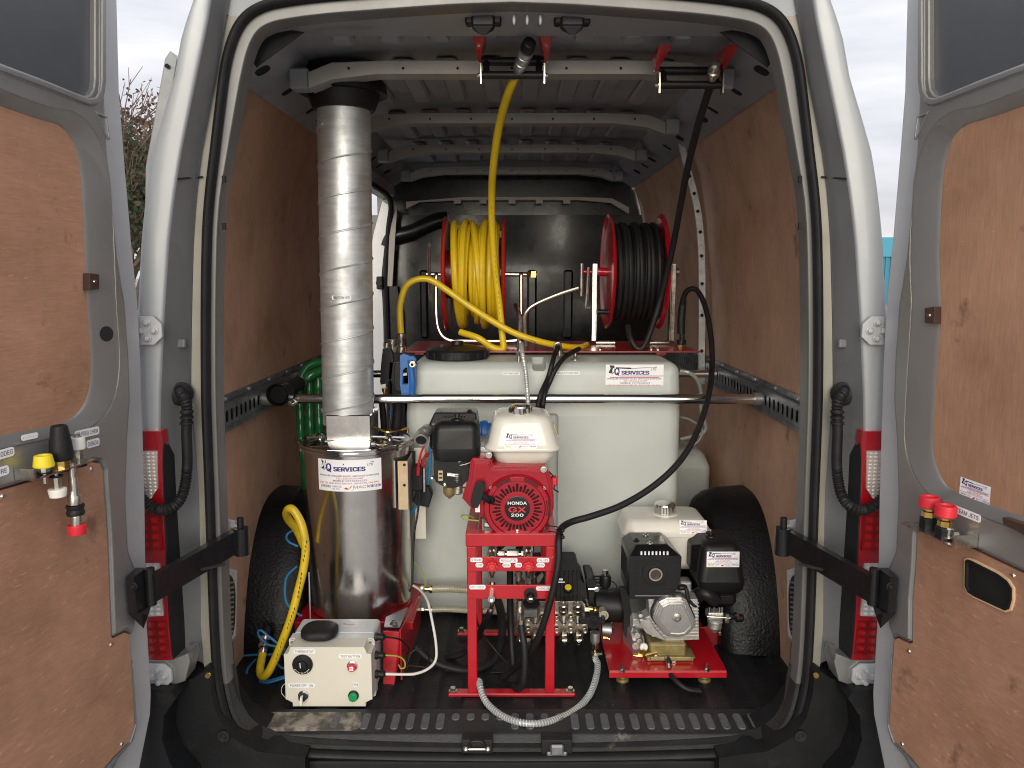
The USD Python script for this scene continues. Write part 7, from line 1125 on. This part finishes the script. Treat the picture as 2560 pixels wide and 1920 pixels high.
# conduit and black hoses down the face of the tank
cd_ = thing('flexible_conduit', 'silver flexible conduit running down the front of the white tank behind the cream fuel tank', 'conduit', at(1310, 940, 0.66))
cd_.add('conduit_run', tube(pts([(1303, 860, 0.76), (1304, 872, 0.70), (1308, 895, 0.665), (1314, 930, 0.655), (1318, 975, 0.61), (1320, 1005, 0.60), (1319, 1035, 0.58), (1316, 1060, 0.54)]), 0.0078, 12, step=0.0022, rf=lambda s, l: 0.0078 + 0.0007 * math.sin(s * 2 * PI / 0.0075)), 'conduit'); cd_.add('conduit_fitting', cat(hexb(at(1297, 890, 0.76), Z_, 0.011, 0.018), cyl(at(1297, 905, 0.76), at(1300, 852, 0.76), 0.007, 12)), 'zinc')
bh_('black hose from the left tank union down the front of the white tank', [(1396, 868, 0.80), (1388, 882, 0.74), (1380, 910, 0.675), (1370, 945, 0.66), (1352, 985, 0.60), (1344, 1020, 0.59), (1340, 1045, 0.52)], 0.0088)
bh_('black hose arching from the right tank union down the front of the white tank', [(1448, 872, 0.82), (1432, 880, 0.78), (1410, 895, 0.70), (1388, 925, 0.66), (1372, 960, 0.65), (1362, 985, 0.605), (1356, 1020, 0.59), (1352, 1045, 0.52)], 0.0088)
for u, lab in ((1399, 'left zinc union on the top front edge of the white tank'), (1438, 'right zinc union on the top front edge of the white tank')):
    p = at(u, 892, 0.80); t = thing('tank_union', lab, 'union', p); t.add('union_body', cat(lathe([(0.012, 0), (0.012, 0.003)], V(p[0], p[1], TZ), Z_, 14), hexb(V(p[0], p[1], TZ + 0.003), Z_, 0.009, 0.012), cyl((p[0], p[1], TZ + 0.01), (p[0], p[1], TZ + 0.035), 0.006, 12)), 'zinc')
solo('overflow_hose', tube(pts([(1700, 928, 0.98), (1722, 932, 0.97), (1742, 948, 0.97), (1752, 980, 0.97), (1752, 1020, 0.97), (1760, 1050, 0.97), (1764, 1072, 0.97), (1752, 1085, 0.97), (1725, 1092, 0.97), (1700, 1098, 0.97)]), 0.008, 10), 'clear_hose', 'clear overflow hose beside the right end of the white tank', 'hose')
solo('overflow_hose', tube(pts([(1700, 1042, 0.85), (1722, 1048, 0.86), (1748, 1064, 0.87), (1756, 1080, 0.88), (1748, 1100, 0.88), (1735, 1112, 0.88), (1722, 1126, 0.88)]), 0.0042, 8), 'clear_hose', 'thin clear tube looping above the small chemical tank', 'tube')
solo('tank_shackle', cat(tube(pts([(1388, 876, 0.83), (1388, 862, 0.83), (1398, 858, 0.83), (1402, 872, 0.83)]), 0.006, 8), hexb(at(1404, 892, 0.8), Z_, 0.007, 0.03)), 'zinc', 'small zinc loop on the red shelf edge beside the black hoses', 'shackle')
# ---- nozzle racks on the doors
dwl = lambda u, v, off: (lambda q: dw(q[0], q[1], off))(dp(u, v, off))
nr = thing('nozzle_rack', 'steel nozzle bracket with clips on the left rear door', 'rack', dwl(140, 1190, DF))
a, e = dp(76, 1188, DF + 0.03), dp(228, 1160, DF + 0.03); zr = dp(100, 1190, DF + 0.03)[1] - 0.002
s0_, s1_ = a[0], e[0]
def rk(s, z, o): return dw(s, z, o)
nr.add('rack_plate', cat(bar(rk(s0_, zr, DF + 0.018), rk(s1_ - 0.01, zr, DF + 0.018), 0.003, 0.035, DN) if False else loft([[rk(s, zr + d, o) for d, o in ((0, DF + 0.001), (0.003, DF + 0.001), (0.003, DF + 0.042), (0, DF + 0.042))] for s in (s0_ + 0.004, s1_)]), loft([[rk(s, z, o) for z, o in ((zr + 0.001, DF + 0.001), (zr + 0.022, DF + 0.001), (zr + 0.022, DF + 0.042), (zr + 0.001, DF + 0.042))] for s in (s0_ + 0.0015, s0_ + 0.005)])), 'zinc')
def noz(label, u, v, parts_, off, upd=1):
    p0 = dwl(u, v, off); t = thing('nozzle', label, 'nozzle', p0)
    for nm, prof, mt, n in parts_: t.add(nm, lathe(prof, p0, Z_ * upd, n), mt)
    return t
no_ = DF + 0.028
noz('yellow capped spray nozzle standing in the left door rack', 111, 1180, [('stem', [(0.005, -0.022), (0.005, -0.004), (0.010, -0.003), (0.010, 0.012), (0.0085, 0.014)], 'zinc', 8), ('nozzle_cap', [(0.0175, 0.010), (0.0185, 0.013), (0.0155, 0.031), (0.0145, 0.0325), (0.010, 0.0325), (0.009, 0.030), (0, 0.030)], 'yellow_rubber', 28), ('clip', [(0.014, -0.002), (0.014, 0.0), (0.010, 0.001)], 'black_plastic', 16)], no_ + 0.004)
noz('white capped spray nozzle hanging upside down from the left door rack', 141, 1196, [('stem', [(0.0085, -0.002), (0.0085, 0.022), (0.008, 0.024)], 'zinc', 8), ('nozzle_cap', [(0.0155, 0.020), (0.0165, 0.0225), (0.0145, 0.036), (0.010, 0.036), (0.009, 0.033), (0, 0.033)], 'white_rubber', 28), ('clip', [(0.012, -0.006), (0.012, -0.003)], 'black_plastic', 16), ('tip', [(0.004, -0.016), (0.004, -0.006)], 'zinc', 10)], no_ + 0.004, -1)
noz('black cone shaped turbo nozzle standing in the left door rack', 156, 1166, [('hexagon', [(0.014, -0.006), (0.015, -0.004), (0.015, 0.012), (0.0145, 0.014)], 'brass', 8), ('cone', [(0.0185, 0.013), (0.021, 0.016), (0.0215, 0.028), (0.0195, 0.05), (0.0155, 0.075), (0.0145, 0.080), (0.012, 0.082), (0.008, 0.081), (0.0, 0.079)], 'black_rubber', 30), ('clip', [(0.013, -0.009), (0.013, -0.006)], 'black_plastic', 16)], no_)
noz('white capped spray nozzle at the hinge end of the left door rack', 197, 1154, [('stem', [(0.006, -0.006), (0.0065, 0.004), (0.009, 0.008), (0.010, 0.026), (0.008, 0.030), (0.007, 0.056)], 'zinc', 8), ('nozzle_cap', [(0.0135, 0.026), (0.0145, 0.028), (0.0145, 0.049), (0.0135, 0.051), (0.010, 0.051), (0.0095, 0.046), (0, 0.046)], 'white_rubber', 28), ('clip', [(0.015, -0.009), (0.015, -0.006)], 'black_plastic', 16)], no_ - 0.004)
noz('long nozzle with black and red ends hanging down from the left door rack', 180, 1172, [('stem', [(0.007, -0.012), (0.0075, 0.014), (0.0085, 0.018), (0.0095, 0.05), (0.013, 0.056), (0.013, 0.072), (0.009, 0.074)], 'zinc', 10), ('grip_ring', [(0.017, 0.074), (0.017, 0.078), (0.0145, 0.082), (0.017, 0.088), (0.016, 0.094)], 'black_rubber', 24), ('lower_stem', [(0.010, 0.094), (0.0115, 0.098), (0.0115, 0.116)], 'zinc', 14), ('nozzle_cap', [(0.0165, 0.114), (0.0175, 0.116), (0.0165, 0.132), (0.0155, 0.134), (0.009, 0.134)], 'red_rubber', 28)], no_ + 0.004, -1)
dwr = lambda u, v, off: dwl(2560 - u, v, off) * [-1, 1, 1]
rr_ = thing('nozzle_rack', 'steel nozzle bracket holding two red nozzles on the right rear door', 'rack', dwr(2340, 1340, DF))
a, e = dp(2560 - 2276, 1312, DF + 0.03), dp(2560 - 2408, 1350, DF + 0.03); zr2 = dp(2560 - 2360, 1345, DF + 0.03)[1] - 0.002
rr_.add('rack_plate', mir(cat(loft([[rk(s, zr2 + d, o) for d, o in ((0, DF + 0.001), (0.004, DF + 0.001), (0.004, DF + 0.052), (0, DF + 0.052))] for s in (a[0], e[0])]), loft([[rk(s, z, o) for z, o in ((zr2, DF + 0.001), (zr2 + 0.026, DF + 0.001), (zr2 + 0.026, DF + 0.05), (zr2, DF + 0.052))] for s in (e[0], e[0] + 0.004)]))), 'zinc')
q = dwr(2372, 1343, DF + 0.03); rr_.add('rack_stud', cat(lathe([(0.013, 0), (0.013, 0.002), (0.0085, 0.002), (0.0085, 0.018), (0.007, 0.020)], q, Z_, 12)), 'zinc'); q = dwr(2392, 1338, DF + 0.01); rr_.add('rack_stud', lathe([(0.009, 0), (0.009, 0.016)], q, RN, 6), 'zinc')
for u, v, lab, o in ((2319, 1316, 'red capped brass nozzle nearest the hinge on the right door rack', DF + 0.022), (2360, 1336, 'red capped brass nozzle farther from the hinge on the right door rack', DF + 0.032)):
    p0 = dwr(u, v, o); p0[2] = zr2 + 0.003; t = thing('nozzle', lab, 'nozzle', p0)
    t.add('base', cat(lathe([(0.017, 0.0), (0.017, 0.022), (0.015, 0.024)], p0, Z_, 8)), 'black_plastic'); t.add('hexagon', cat(lathe([(0.010, 0.024), (0.014, 0.025), (0.014, 0.036), (0.010, 0.038), (0.010, 0.046)], p0, Z_, 6)), 'brass'); t.add('nozzle_cap', lathe([(0.019, 0.045), (0.0205, 0.047), (0.0195, 0.066), (0.018, 0.068), (0.0145, 0.068), (0.013, 0.064), (0, 0.064)], p0, Z_, 30), 'red_rubber')
